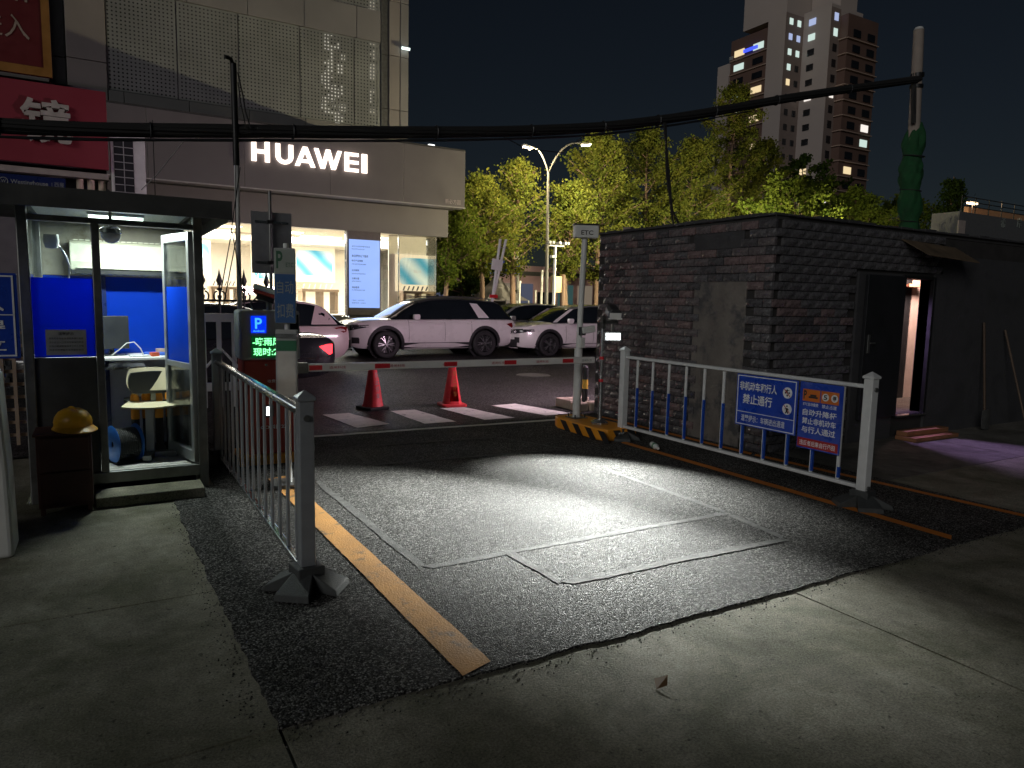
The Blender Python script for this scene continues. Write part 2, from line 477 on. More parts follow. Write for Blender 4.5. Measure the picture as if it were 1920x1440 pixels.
# concrete apron, cast in bays with open joints
apron = bpy.data.objects.new('concrete_apron', None); C.objects.link(apron); tag(apron, kind='structure')
bm_ = MB(); bm_.quad((-14, -8, -0.035), (20, -8, -0.035), (20, 8.2, -0.035), (-14, 8.2, -0.035)); bm_.build('joint_bed', M['rubber'], apron)
def slab(x0, x1, y0, y1, dz=0.0, mt='concrete'):
    j = 0.006
    pts = wobble((x0 + j, y0 + j), (x1 - j, y0 + j), 0.004, 0.12, rnd) + wobble((x1 - j, y0 + j), (x1 - j, y1 - j), 0.004, 0.12, rnd) + \
          wobble((x1 - j, y1 - j), (x0 + j, y1 - j), 0.004, 0.12, rnd) + wobble((x0 + j, y1 - j), (x0 + j, y0 + j), 0.004, 0.12, rnd)
    o = sheet('concrete_slab', pts, dz, M[mt], apron, thick=0.03)
    return o
for x0, x1 in ((-8, -4), (-4, 0.52), (0.52, 3.34), (3.34, 7.2), (7.2, 12), (12, 19)):
    for y0, y1 in ((-5, -1.2), (-1.2, 2.56)):
        slab(x0, x1, y0, y1, rnd.uniform(-0.002, 0.002))
for x0, x1 in ((-8, -3.6), (-3.6, 0.9)):
    for y0, y1 in ((2.56, 4.0), (4.0, 8.1)):
        slab(x0, x1, y0, y1, rnd.uniform(-0.002, 0.002))
for x0, x1 in ((6.2, 8.9), (8.9, 13), (13, 19)):
    for y0, y1 in ((2.56, 3.87), (3.87, 8.1)):
        slab(x0, x1, y0, y1, rnd.uniform(-0.002, 0.002), 'concrete' if y0 < 3 else 'concrete_dark')

AZ = 0.009          # top of the asphalt overlay
lane_poly = wobble((0.51, 2.56), (6.34, 2.52), 0.012, 0.03, rnd) + wobble((6.34, 2.52), (6.34, 5.2), 0.012, 0.08, rnd) + [(6.34, 5.2), (6.34, 8.16)] + \
            [(0.78, 8.16), (0.78, 6.32)] + wobble((0.44, 6.2), (0.51, 2.56), 0.012, 0.03, rnd)
lane = sheet('asphalt_lane', lane_poly, AZ, M['asphalt'], thick=0.03)
road = sheet('road', [(-60, 8.17), (120, 8.17), (120, 62), (-60, 62)], 0.002, M['road'])

def strip(name, pts, w, z, material, parent, amp=0.006):
    """painted or sealed band along a line of points"""
    for (a, b) in zip(pts[:-1], pts[1:]):
        a, b = Vector(a), Vector(b); d = (b - a).normalized(); p = Vector((-d.y, d.x)) * w / 2
        e1 = wobble(a + p, b + p, amp, 0.05, rnd); e2 = wobble(b - p, a - p, amp, 0.05, rnd)
        sheet(name, e1 + e2, z, material, parent)
strip('painted_line', [(1.36, 2.56), (1.30, 6.35)], 0.165, AZ + 0.004, M['yellow'], lane, 0.004)
strip('painted_line', [(5.14, 2.60), (5.17, 6.35)], 0.10, AZ + 0.004, M['orange'], lane, 0.004)
strip('painted_line', [(6.24, 2.58), (6.06, 5.2), (6.06, 8.0)], 0.085, AZ + 0.004, M['orange'], lane, 0.004)
strip('painted_line', [(1.9, 8.06), (5.6, 7.92)], 0.10, AZ + 0.004, M['white_paint'], lane, 0.008)
z4 = AZ + 0.003
for k, pl in enumerate((
        [(1.58, 6.08), (1.61, 3.77), (4.14, 3.77)], [(4.14, 3.77), (4.16, 5.3)], [(2.19, 3.80), (2.22, 3.20), (4.04, 3.14), (4.12, 3.72)],
        [(2.20, 6.44), (2.23, 7.30), (3.98, 7.16)], [(3.98, 7.16), (4.34, 6.26)], [(2.20, 6.42), (4.30, 6.27)])):
    strip('sealed_cut', pl, 0.058, z4 + 0.0006 * k, M['seal'], lane, 0.008)
for q in ([(2.58, 9.57), (2.95, 9.58), (3.16, 8.52), (2.70, 8.42)], [(3.53, 9.52), (3.90, 9.52), (4.02, 8.36), (3.58, 8.37)],
          [(4.30, 9.50), (4.68, 9.46), (4.90, 8.32), (4.43, 8.33)], [(5.14, 9.46), (5.58, 9.50), (5.86, 8.36), (5.40, 8.32)]):
    pts = []
    for a, b in zip(q, q[1:] + q[:1]): pts += wobble(a, b, 0.008, 0.06, rnd)
    sheet('crossing_stripe', pts, 0.007, M['white_paint'], road)
# small round iron cover in the road
mc = MB(); mc.lathe([(0.0, 0.012), (0.30, 0.012), (0.30, 0.016), (0.36, 0.016), (0.38, 0.004)], (8.15, 13.1, 0.0), 28)
tag(mc.build('manhole_cover', M['dark_steel']), 'round iron manhole cover in the road past the barrier arm', 'manhole cover')

# crumbs of asphalt broken off along the overlay edge
gv = MB(); gr = random.Random(12)
def crumb(x, y, s):
    p = [(gr.uniform(-1, 1) * s, gr.uniform(-1, 1) * s, gr.uniform(0.1, 1.0) * s) for _ in range(3)]
    gv.add([(x - s, y - s * .4, 0.0), (x + s * .8, y - s * .7, 0.0), (x + s * .3, y + s, 0.0), (x + p[0][0] * .4, y + p[0][1] * .4, s * 1.1), (x + p[1][0] * .7, y + p[1][1] * .7, s * .8)], [(0, 1, 3), (1, 2, 4), (1, 4, 3), (2, 0, 3), (2, 3, 4)])
for k in range(1500):
    if k % 3: x = gr.uniform(0.5, 6.3); y = 2.545 - abs(gr.gauss(0, 0.06))
    else: y = gr.uniform(2.5, 6.1); x = 0.48 - abs(gr.gauss(0, 0.05))
    crumb(x, y, gr.uniform(.002, .006))
for k in range(160): crumb(gr.uniform(-1.5, 6.5), gr.uniform(0.8, 2.5), gr.uniform(.002, .004))
tag(gv.build('loose_gravel', M['asphalt']), 'dark crumbs of asphalt scattered along the lane edge', None, None, 'stuff')
# loose leaf and twig litter on the concrete
lf = MB(); 
for k in range(1):
    lf.add([(1.95, 2.10, 0.004), (2.0, 2.09, 0.012), (2.04, 2.13, 0.03), (1.99, 2.16, 0.012)], [(0, 1, 2, 3)])
tag(lf.build('fallen_leaf', mat('dry_leaf', (0.16, 0.09, 0.035), 0.7)), 'single dry brown leaf lying on the concrete apron', 'leaf')

# ------------------------------------------------------------------ guard kiosk
K = thing('guard_kiosk', 'small steel and glass guard kiosk with blue film and open door', 'kiosk', (0.12, 6.9, 0))
ks = M['dark_steel']
BX0, BX1, FY, KY = -0.50, 0.74, 6.28, 7.75
for (x, y) in ((BX0, FY), (BX1 - 0.07, FY), (BX0, KY - 0.07), (BX1 - 0.07, KY - 0.07)):
    MB().box(x, x + 0.07, y, y + 0.07, 0.0, 2.26).build('post', ks, K, bevel=0.008, world=True)
MB().box(-0.035, 0.02, FY + 0.005, FY + 0.06, 0.20, 2.112).build('mullion', ks, K, bevel=0.006, world=True)
MB().box(BX0 + 0.07, BX1 - 0.07, FY + 0.003, FY + 0.064, 2.112, 2.155).build('header', ks, K, bevel=0.006, world=True)
MB().box(BX0 + 0.07, BX1 - 0.07, FY + 0.003, FY + 0.064, 0.11, 0.20).build('sill', ks, K, bevel=0.006, world=True)
MB().box(BX0 + 0.07, BX1 - 0.07, FY + 0.02, FY + 0.026, 2.156, 2.258).build('clerestory_glass', M['glass'], K, world=True)
# floor of boards with worn white paint
fm = mat('worn_white_boards', (0.55, 0.55, 0.52), 0.7, var=0.25, scale=7, bump=0.5, wear=(0.16, 0.12, 0.08), wamt=0.56, wscale=10)
for k in range(11):
    y0 = FY + 0.066 + k * 0.125
    MB().box(BX0 + 0.05, BX1 - 0.05, y0, y0 + 0.121, 0.15, 0.185 + rnd.uniform(-.002, .002)).build('floor_board', fm, K, world=True)
MB().box(BX0 + 0.09, BX1 - 0.09, FY + 0.1, KY - 0.1, 0.02, 0.14).build('floor_frame', M['black_metal'], K, world=True)
# lower sheet, blue film and clear pane of the fixed bay
MB().box(BX0 + 0.071, -0.036, FY + 0.02, FY + 0.045, 0.201, 1.105).build('lower_panel', M['kiosk_sheet'], K, bevel=0.004, world=True)
def film(name):
    mt, n, l = _nm(name); n.remove(n["Principled BSDF"])
    d = n.new("ShaderNodeBsdfDiffuse"); t = n.new("ShaderNodeBsdfTranslucent"); gs = n.new("ShaderNodeBsdfGlossy"); gs.inputs["Roughness"].default_value = 0.25
    nz = noise(n, l, 3); mx = n.new("ShaderNodeMix"); mx.data_type = 'RGBA'; mx.inputs["A"].default_value = (0.004, 0.05, 0.62, 1); mx.inputs["B"].default_value = (0.010, 0.09, 0.75, 1)
    l.new(nz.outputs[0], mx.inputs["Factor"]); l.new(mx.outputs["Result"], d.inputs[0]); l.new(mx.outputs["Result"], t.inputs[0])
    a = n.new("ShaderNodeMixShader"); a.inputs[0].default_value = 0.5; b = n.new("ShaderNodeMixShader"); b.inputs[0].default_value = 0.03
    l.new(d.outputs[0], a.inputs[1]); l.new(t.outputs[0], a.inputs[2]); l.new(a.outputs[0], b.inputs[1]); l.new(gs.outputs[0], b.inputs[2]); l.new(b.outputs[0], n["Material Output"].inputs[0])
    return mt
M['film'] = film('blue_window_film')
MB().box(BX0 + 0.071, -0.036, FY + 0.030, FY + 0.034, 1.108, 1.70).build('blue_film', M['film'], K, world=True)
MB().box(BX0 + 0.071, -0.036, FY + 0.030, FY + 0.036, 1.702, 2.110).build('window_pane', M['glass'], K, world=True)
# back wall: blue film low, glass above, white wainscot below; side walls
wains = mat('kiosk_wainscot', (0.45, 0.45, 0.50), 0.6)
MB().box(BX0 + 0.07, BX1 - 0.07, KY - 0.05, KY - 0.03, 0.19, 1.03).build('back_panel', wains, K, world=True)
MB().box(BX0 + 0.07, BX1 - 0.07, KY - 0.052, KY - 0.046, 1.03, 1.745).build('blue_film', M['film'], K, world=True)
bw = mat('kiosk_back_board', (0.34, 0.32, 0.27), 0.6, wear=(0.2, 0.17, 0.12), wamt=0.55)
MB().box(BX0 + 0.07, BX1 - 0.07, KY - 0.05, KY - 0.03, 1.75, 2.26).build('back_panel', bw, K, world=True)
MB().box(0.00, 0.06, KY - 0.075, KY - 0.054, 0.19, 1.95).build('back_mullion', M['sign_navy'], K, world=True)
for x, nm in ((BX0 + 0.02, 'side_panel'), (BX1 - 0.04, 'side_panel')):
    MB().box(x, x + 0.02, FY + 0.07, KY - 0.07, 0.19, 1.05).build('side_panel', wains if x > 0 else M['kiosk_sheet'], K, world=True)
MB().box(BX0 + 0.03, BX0 + 0.036, FY + 0.07, KY - 0.07, 1.05, 2.26).build('side_glass', M['glass'], K, world=True)
MB().box(BX1 - 0.036, BX1 - 0.03, FY + 0.07, KY - 0.07, 1.05, 2.26).build('side_glass', M['glass'], K, world=True)
# roof: flat tray with a deep fascia and a lit soffit
rf = MB().box(-1.25, 0.90, 5.93, 8.1, 2.27, 2.30).build('roof', M['kiosk_sheet'], K, world=True)
MB().box(-1.25, 0.90, 5.915, 5.93, 2.175, 2.315).build('fascia', M['kiosk_sheet'], rf, world=True)
MB().box(0.90, 0.915, 5.915, 8.1, 2.175, 2.315).build('fascia', M['kiosk_sheet'], rf, world=True)
MB().box(-1.25, 0.90, 5.935, 6.27, 2.262, 2.268).build('soffit', M['grey_plastic'], rf, world=True)
MB().box(BX0 + 0.07, BX1 - 0.07, FY + 0.07, KY - 0.07, 2.255, 2.262).build('ceiling_panel', M['white_plastic'], K, world=True)
# open door leaf, hinged at the right post, swung inwards
hx, hy = 0.655, FY + 0.05
D = bpy.data.objects.new('door', None); D.location = (hx - K.location.x, hy - K.location.y, 0.0); D.rotation_euler = (0, 0, R(104)); put(D, K)
W = 0.63
al = mat('door_aluminium', (0.50, 0.53, 0.54), 0.35, 0.8, var=0.12)
MB().box(0, 0.055, -0.02, 0.02, 0.21, 2.10).box(W - 0.055, W, -0.02, 0.02, 0.21, 2.10).box(0.055, W - 0.055, -0.02, 0.02, 2.03, 2.10).box(0.055, W - 0.055, -0.02, 0.02, 0.21, 0.30).box(0.055, W - 0.055, -0.02, 0.02, 0.98, 1.03).build('door_frame', al, D, bevel=0.004)
MB().box(0.055, W - 0.055, -0.004, 0.004, 1.03, 2.03).build('door_glass', M['glass'], D)
MB().box(0.055, W - 0.055, -0.004, 0.004, 0.30, 0.98).build('door_glass', M['glass'], D)
MB().box(0.06, W - 0.06, 0.005, 0.008, 1.03, 1.66).build('blue_film', M['film'], D)
MB().box(W - 0.05, W - 0.01, -0.07, -0.02, 1.02, 1.05).box(W - 0.05, W - 0.03, -0.08, -0.07, 0.98, 1.09).build('door_handle', M['steel'], D, bevel=0.004)
# notice taped to the blue film
nt = MB().box(-0.355, -0.095, FY + 0.024, FY + 0.0285, 1.125, 1.315).build('paper_notice', mat('grubby_notice_paper', (0.30, 0.31, 0.30), 0.7, var=0.2, scale=12), None)
tag(nt, 'grey paper notice taped low on the blue kiosk film', 'notice')
letters('温馨提示', (-0.225, FY + 0.0225, 1.285), 0.10, 0.022, 'S', M['text_dark'], nt)
for k, s in enumerate(('尊敬的各位车主请按序通行谢谢', '请勿在出入口停放车辆保持畅通', '如有问题请联系岗亭工作人员哦', '感谢您的理解与支持配合祝好')):
    letters(s, (-0.225, FY + 0.0225, 1.250 - k * 0.029), 0.22, 0.015, 'S', M['text_dark'], nt, bold=0.0)
# ceiling light of the kiosk
lampm = emit('kiosk_tube_light', (0.86, 1.0, 0.90), 6.0)
KL = thing('ceiling_batten_light', 'white tube light on the kiosk ceiling', 'lamp', (0.10, 6.9, 2.25))
MB().box(-0.06, 0.36, 6.87, 6.93, 2.232, 2.253).build('housing', M['white_plastic'], KL, world=True)
MB().cyl((-0.05, 6.9, 2.218), (0.35, 6.9, 2.218), 0.013, 10).build('tube', lampm, KL, smooth=True, world=True)
def area(name, parent, loc, size, energy, col, direction, sy=None, spread=None):
    d = bpy.data.lights.new(name, 'AREA'); d.energy = energy; d.color = col; d.shape = 'RECTANGLE'; d.size = size; d.size_y = sy or size
    if spread: d.spread = spread
    o = bpy.data.objects.new(name, d); put(o, parent)
    off = parent.location if parent is not None else Vector((0, 0, 0))
    o.location = Vector(loc) - off
    o.rotation_euler = (-Vector(direction)).to_track_quat('Z', 'Y').to_euler()
    return o
def point(name, parent, loc, energy, col, radius=0.05):
    d = bpy.data.lights.new(name, 'POINT'); d.energy = energy; d.color = col; d.shadow_soft_size = radius
    o = bpy.data.objects.new(name, d); put(o, parent)
    o.location = Vector(loc) - (parent.location if parent is not None else Vector((0, 0, 0)))
    return o
area('tube_glow', KL, (0.15, 6.9, 2.20), 0.42, 34.0, (0.88, 1.0, 0.92), (0, 0, -1), 0.08)
def beam(name, parent, loc, energy, col, aim, size, blend=0.4, radius=0.1):
    d = bpy.data.lights.new(name, 'SPOT'); d.energy = energy; d.color = col; d.spot_size = R(size); d.spot_blend = blend; d.shadow_soft_size = radius
    o = bpy.data.objects.new(name, d); put(o, parent)
    o.location = Vector(loc) - parent.location
    o.rotation_euler = (-Vector(aim)).to_track_quat('Z', 'Y').to_euler()
    return o
# dome camera hanging inside the door head
DC = thing('dome_camera', 'silver dome camera hanging inside the kiosk doorway', 'camera', (0.10, 6.45, 2.06))
MB().lathe([(0.0, 0.05), (0.05, 0.05), (0.075, 0.03), (0.078, 0.0), (0.07, -0.005)], (0.10, 6.45, 2.06), 24).build('housing', M['steel'], DC, smooth=True, world=True)
MB().lathe([(0.072, 0.0)] + [(0.072 * math.cos(a), -0.075 * math.sin(a)) for a in [i * math.pi / 16 for i in range(1, 9)]], (0.10, 6.45, 2.055), 24).build('dome', mat('frosted_dome', (0.85, 0.87, 0.86), 0.2, coat=0.6), DC, smooth=True, world=True)
MB().cyl((0.10, 6.45, 2.11), (0.10, 6.45, 2.26), 0.012).build('stem', M['white_plastic'], DC, world=True)
# air conditioner on the back wall
AC = thing('air_conditioner', 'cream wall air conditioner above the blue back panel in the kiosk', 'air conditioner', (0.2, 7.55, 1.75))
MB().prism([(7.695, 1.77), (7.695, 2.055), (7.55, 2.06), (7.495, 2.03), (7.485, 1.87), (7.50, 1.80), (7.56, 1.755)], 'yz', -0.21, 0.60).build('body', M['cream_plastic'], AC, bevel=0.008, world=True)
MB().box(-0.17, 0.56, 7.487, 7.50, 1.765, 1.80).build('air_outlet', M['dark_plastic'], AC, world=True)
MB().box(-0.16, 0.55, 7.470, 7.486, 1.812, 1.826).build('vane', M['cream_plastic'], AC, world=True)
for k in range(16):
    MB().box(-0.18 + k * 0.047, -0.145 + k * 0.047, 7.52, 7.56, 2.0575, 2.0665).build('inlet_slat', M['cream_plastic'], AC, world=True)
letters('FRIGO', (0.16, 7.482, 1.905), 0.05, 0.012, 'S', M['text_grey'], AC)
# small fan-like speaker and wires in the upper pane
sp = MB().lathe([(0, 0.05), (0.05, 0.05), (0.055, 0.0), (0.04, -0.05), (0.0, -0.055)], (-0.30, 6.55, 1.98), 16)
tag(sp.build('wall_speaker', M['white_plastic'], smooth=True), 'white round speaker behind the clear kiosk pane', 'speaker')
wr = MB().tube([(-0.26, 6.6, 1.96), (-0.22, 6.62, 1.90), (-0.19, 6.62, 1.80), (-0.20, 6.62, 1.68), (-0.21, 6.62, 1.4)], 0.007)
tag(wr.build('speaker_wire', M['white_plastic'], smooth=True), 'white wire dangling below the round speaker', 'wire')
# desk with clutter
DK = thing('desk', 'narrow white desk along the kiosk back wall', 'desk', (0.2, 7.4, 0.185))
MB().box(-0.42, 0.60, 7.12, 7.66, 1.005, 1.03).build('desk_top', M['white_plastic'], DK, bevel=0.004, world=True)
for x in (-0.40, 0.56):
    MB().box(x, x + 0.03, 7.16, 7.6, 0.186, 1.004).build('leg', M['dark_steel'], DK, world=True)
MB().box(0.0, 0.34, 7.14, 7.55, 0.925, 0.945).build('keyboard_tray', M['steel'], DK, world=True)
MON = thing('computer_monitor', 'dark monitor turned sideways on the kiosk desk', 'monitor', (0.09, 7.42, 1.03), R(18))
MB().box(-0.14, 0.14, -0.02, 0.02, 0.06, 0.36).build('screen', M['dark_plastic'], MON, bevel=0.006)
MB().box(-0.02, 0.02, 0.02, 0.05, 0.008, 0.20).build('stand', M['dark_plastic'], MON)
MB().box(-0.09, 0.09, -0.07, 0.09, 0.0, 0.012).build('foot', M['dark_plastic'], MON)
for k, (x, y, w, d, col, lab, rz) in enumerate((
        (0.30, 7.25, .16, .11, (0.60, 0.62, 0.64), 'white paper sheet at the front of the kiosk desk', 10),
        (0.44, 7.40, .20, .14, (0.03, 0.10, 0.45), 'blue folder lying on the kiosk desk', -14),
        (0.42, 7.24, .07, .05, (0.55, 0.10, 0.04), 'small red packet on the kiosk desk', 30),
        (0.52, 7.55, .13, .10, (0.50, 0.36, 0.30), 'crumpled pinkish paper at the back of the desk', 5))):
    o = MB().box(-w / 2, w / 2, -d / 2, d / 2, 0.0, 0.012 + 0.012 * k).build(lab.split()[1] + '_' + lab.split()[2] if False else ('paper_sheet', 'folder', 'packet', 'crumpled_paper')[k], mat('desk_item', col, 0.6, var=0.3, scale=30), None, bevel=0.003)
    o.location = (x, y, 1.0305); o.rotation_euler = (0, 0, R(rz)); tag(o, lab, ('paper', 'folder', 'packet', 'paper')[k])
cb = MB().tube([(0.08, 7.3, 1.04), (0.14, 7.28, 1.09), (0.20, 7.27, 1.15), (0.26, 7.27, 1.16), (0.31, 7.27, 1.10), (0.33, 7.27, 1.045)], 0.005, 6)
tag(cb.build('white_cable', M['white_plastic'], smooth=True), 'white cable looping up from the kiosk desk', 'cable')
# plywood chair
CH = thing('plywood_chair', 'plywood swivel chair on a steel post inside the kiosk', 'chair', (0.34, 6.82, 0.187), R(-12))
ply = mat('pale_plywood', (0.62, 0.56, 0.38), 0.55, var=0.15, scale=5)
def slabshape(nx, ny, fn, t):
    vs = []; fs = []
    for s in (0, 1):
        for i in range(nx + 1):
            for j in range(ny + 1):
                p = fn(i / nx, j / ny); vs.append((p[0], p[1], p[2] - s * t) if t > 0 else (p[0], p[1] - s * -t, p[2]))
    k = (nx + 1) * (ny + 1)
    for i in range(nx):
        for j in range(ny):
            a = i * (ny + 1) + j; q = [a, a + 1, a + ny + 2, a + ny + 1]; fs.append(q); fs.append([x + k for x in q][::-1])
    ring = [i * (ny + 1) for i in range(nx + 1)] + [nx * (ny + 1) + j for j in range(1, ny + 1)] + [i * (ny + 1) + ny for i in range(nx - 1, -1, -1)] + [j for j in range(ny - 1, 0, -1)]
    for a, b in zip(ring, ring[1:] + ring[:1]): fs.append([a, b, b + k, a + k])
    return vs, fs
def rr(u, v, w, d):
    """soft-cornered square mapping"""
    x, y = 2 * u - 1, 2 * v - 1
    return (w / 2 * x * math.sqrt(1 - y * y * 0.22), d / 2 * y * math.sqrt(1 - x * x * 0.22))
vs, fs = slabshape(10, 10, lambda u, v: (*rr(u, v, 0.42, 0.40), 0.47 - 0.02 * math.cos((v - .5) * 3) - 0.01 * (1 - (2 * u - 1) ** 2)), 0.014)
MB().add(vs, fs).build('seat', ply, CH, smooth=True)
vs, fs = slabshape(10, 6, lambda u, v: (rr(u, v, 0.40, 0.2)[0], 0.19 + 0.04 * (2 * u - 1) ** 2 * -1 + 0.05 * v, 0.66 + rr(u, v, .4, .2)[1]), -0.012)
MB().add(vs, fs).build('backrest', ply, CH, smooth=True)
for x in (-0.13, 0.13):
    MB().tube([(x, -0.02, 0.435), (x, 0.17, 0.435), (x, 0.215, 0.46), (x, 0.222, 0.70)], 0.011).build('back_tube', M['cream_plastic'], CH, smooth=True)
MB().box(-0.03, 0.03, -0.03, 0.03, 0.05, 0.43).build('post', M['grey_pole'], CH, bevel=0.004)
MB().box(-0.22, 0.22, -0.035, 0.035, 0.0, 0.05).box(-0.035, 0.035, -0.20, -0.036, 0.0, 0.05).build('base', M['dark_steel'], CH, bevel=0.004)
# black padded chair behind it
CB = thing('padded_chair', 'black padded office chair pushed under the kiosk desk', 'chair', (0.36, 7.22, 0.187), R(8))
vs, fs = slabshape(8, 8, lambda u, v: (*rr(u, v, 0.40, 0.34), 0.46), 0.05); MB().add(vs, fs).build('seat', M['dark_plastic'], CB, smooth=True)
vs, fs = slabshape(8, 6, lambda u, v: (rr(u, v, 0.40, 0.2)[0], -0.18, 0.63 + rr(u, v, .4, .2)[1]), -0.04); MB().add(vs, fs).build('backrest', M['dark_plastic'], CB, smooth=True)
MB().cyl((0, 0, 0.04), (0, 0, 0.41), 0.025).build('post', M['dark_steel'], CB); MB().box(-0.2, 0.2, -0.03, 0.03, 0, 0.04).box(-0.03, 0.03, -0.15, -0.031, 0, 0.04).build('base', M['dark_plastic'], CB)
MB().box(-0.02, 0.02, -0.19, -0.15, 0.40, 0.62).build('back_bracket', M['dark_steel'], CB)
# cable reel
CR = thing('cable_reel', 'blue cable reel wound with black cable on the kiosk floor', 'cable reel', (0.14, 6.70, 0.345), R(20))
for s in (-1, 1):
    fl = MB().lathe([(0.03, -0.006), (0.150, -0.006), (0.158, 0.0), (0.150, 0.006), (0.03, 0.006)], (0, 0, 0), 28, Matrix.Translation((s * 0.095, 0, 0)) @ Euler((0, R(90), 0)).to_matrix().to_4x4())
    fl.build('reel_flange', mat('reel_blue', (0.02, 0.13, 0.48), 0.4), CR, smooth=True)
w = []
for k in range(12 * 22):
    a = k / 22 * 2 * math.pi; w.append((-0.085 + 0.17 * k / (12 * 22), 0.122 * math.cos(a), 0.122 * math.sin(a)))
MB().tube(w, 0.0085, 6).build('wound_cable', M['rubber'], CR, smooth=True)
MB().lathe([(0.11, -0.09), (0.11, 0.09)], (0, 0, 0), 24, Euler((0, R(90), 0)).to_matrix().to_4x4()).build('drum', M['dark_plastic'], CR, smooth=True)
MB().box(0.103, 0.13, -0.04, 0.03, 0.03, 0.09).build('socket_block', M['white_plastic'], CR, bevel=0.004)
MB().tube([(-0.10, -0.10, -0.155), (-0.10, 0.12, -0.155), (0.11, 0.12, -0.155), (0.11, -0.10, -0.155)], 0.010, 8, closed=True).build('stand', M['black_metal'], CR, smooth=True)
# orange posts leaning together behind
for k, (x, y) in enumerate(((0.24, 7.07), (0.33, 7.10), (0.43, 7.08), (0.52, 7.11))):
    t = thing('delineator_post', ('orange warning post beside the desk leg, leftmost of four', 'second orange warning post from the reel', 'third orange warning post from the reel', 'orange warning post nearest the kiosk side wall')[k], 'warning post', (x, y, 0.187), 0, 'orange warning posts stored in the kiosk')
    MB().lathe([(0.0, 0.0), (0.05, 0.0), (0.05, 0.03), (0.033, 0.05), (0.033, 0.30)], (0, 0, 0), 10).build('base', M['rubber'], t, smooth=True)
    MB().lathe([(0.033, 0.30), (0.036, 0.31), (0.036, 0.48 + 0.02 * (k % 2)), (0.03, 0.52), (0.0, 0.52)], (0, 0, 0), 10).build('sleeve', M['orange_base'], t, smooth=True)
# step in front of the door
tag(MB().box(-0.08, 0.67, 5.95, 6.24, 0.0, 0.085).build('kiosk_step', M['concrete'], bevel=0.012), 'low concrete step in front of the kiosk door', 'step')
# bedside cabinet with helmet
CA = thing('bedside_cabinet', 'worn reddish brown two-drawer cabinet standing against the kiosk', 'cabinet', (-0.26, 6.08, 0))
wd = mat('dark_brown_veneer', (0.085, 0.035, 0.028), 0.5, var=0.25, scale=5)
MB().box(-0.43, -0.09, 5.93, 6.24, 0.05, 0.575).build('carcass', wd, CA, bevel=0.005, world=True)
MB().box(-0.445, -0.075, 5.905, 6.245, 0.576, 0.598).build('cabinet_top', wd, CA, bevel=0.005, world=True)
for z0, z1 in ((0.08, 0.31), (0.325, 0.56)):
    d = MB().box(-0.415, -0.105, 5.912, 5.929, z0, z1).build('drawer', wd, CA, bevel=0.003, world=True)
for x in (-0.42, -0.13):
    MB().box(x, x + 0.03, 5.94, 5.97, 0, 0.049).build('leg', wd, CA, world=True)
HM = thing('hard_hat', 'yellow hard hat resting on the brown cabinet', 'helmet', (-0.20, 6.03, 0.6), R(25))
hy_ = mat('hard_hat_yellow', (0.80, 0.42, 0.015), 0.35, var=0.12)
prof = [(0.118, 0.03), (0.120, 0.06), (0.112, 0.095), (0.09, 0.13), (0.055, 0.152), (0.02, 0.16), (0.0, 0.161)]
MB().lathe(prof, (0, 0, 0), 28, Matrix.Diagonal((1.0, 1.18, 1.0, 1.0))).build('shell', hy_, HM, smooth=True)
br = MB(); n_ = 28
vs = []; fs = []
for i in range(n_):
    a = 2 * math.pi * i / n_; fr = max(0, -math.sin(a)); ro = 0.132 + 0.035 * fr
    vs += [(0.116 * math.cos(a), 0.137 * math.sin(a), 0.034), (ro * math.cos(a), ro * 1.16 * math.sin(a), 0.012 - 0.012 * fr), (ro * math.cos(a), ro * 1.16 * math.sin(a), 0.007 - 0.012 * fr)]
for i in range(n_):
    j = (i + 1) % n_; fs += [[i * 3, j * 3, j * 3 + 1, i * 3 + 1], [i * 3 + 1, j * 3 + 1, j * 3 + 2, i * 3 + 2]]
MB().add(vs, fs).build('brim', hy_, HM, smooth=True)
MB().tube([(0, 0.13 * math.cos(a), 0.04 + 0.124 * math.sin(a)) for a in [math.pi * i / 12 for i in range(13)]], 0.008, 6).build('ridge', hy_, HM, smooth=True)

# things at the far left edge
BS = thing('information_sign', 'blue parking notice board with white border beside the kiosk', 'sign', (-0.85, 5.6, 0))
MB().box(-1.25, -0.455, 5.60, 5.615, 1.16, 1.71).build('panel', M['sign_blue'], BS, bevel=0.02, world=True)
bd = MB()
for x0, x1, z0, z1 in ((-1.23, -0.475, 1.685, 1.695), (-1.23, -0.475, 1.175, 1.185), (-0.485, -0.475, 1.186, 1.684), (-1.23, -0.475, 1.44, 1.446)): bd.box(x0, x1, 5.596, 5.5995, z0, z1)
bd.build('border', M['text_white'], BS, world=True)
letters('停车入', (-0.74, 5.597, 1.52), 0.42, 0.11, 'S', M['text_white'], BS); letters('禁止碍', (-0.74, 5.597, 1.37), 0.42, 0.08, 'S', M['text_white'], BS); letters('车位立', (-0.74, 5.597, 1.25), 0.42, 0.08, 'S', M['text_white'], BS)
MB().cyl((-0.95, 5.64, 0), (-0.95, 5.64, 1.7), 0.03).build('post', M['grey_pole'], BS, world=True)
WB = MB().prism([(-1.6, 0.0), (-0.50, 0.0), (-0.505, 0.5), (-0.53, 1.10), (-0.56, 1.16), (-0.62, 1.18), (-1.6, 1.18)], 'xz', 5.05, 5.35)
tag(WB.build('plastic_barrier', M['white_plastic'], bevel=0.03, seg=3), 'white plastic water barrier at the left edge beside the cabinet', 'barrier')
LT = thing('lattice_panel', 'pale wooden lattice panel behind the kiosk post', 'lattice', (-0.9, 8.3, 0))
lw = mat('pale_lattice_wood', (0.40, 0.30, 0.22), 0.6)
for k in range(9):
    MB().box(-1.35 + k * 0.10, -1.32 + k * 0.10, 8.30, 8.33, 0.1, 1.25).build('lattice_upright', lw, LT, world=True)
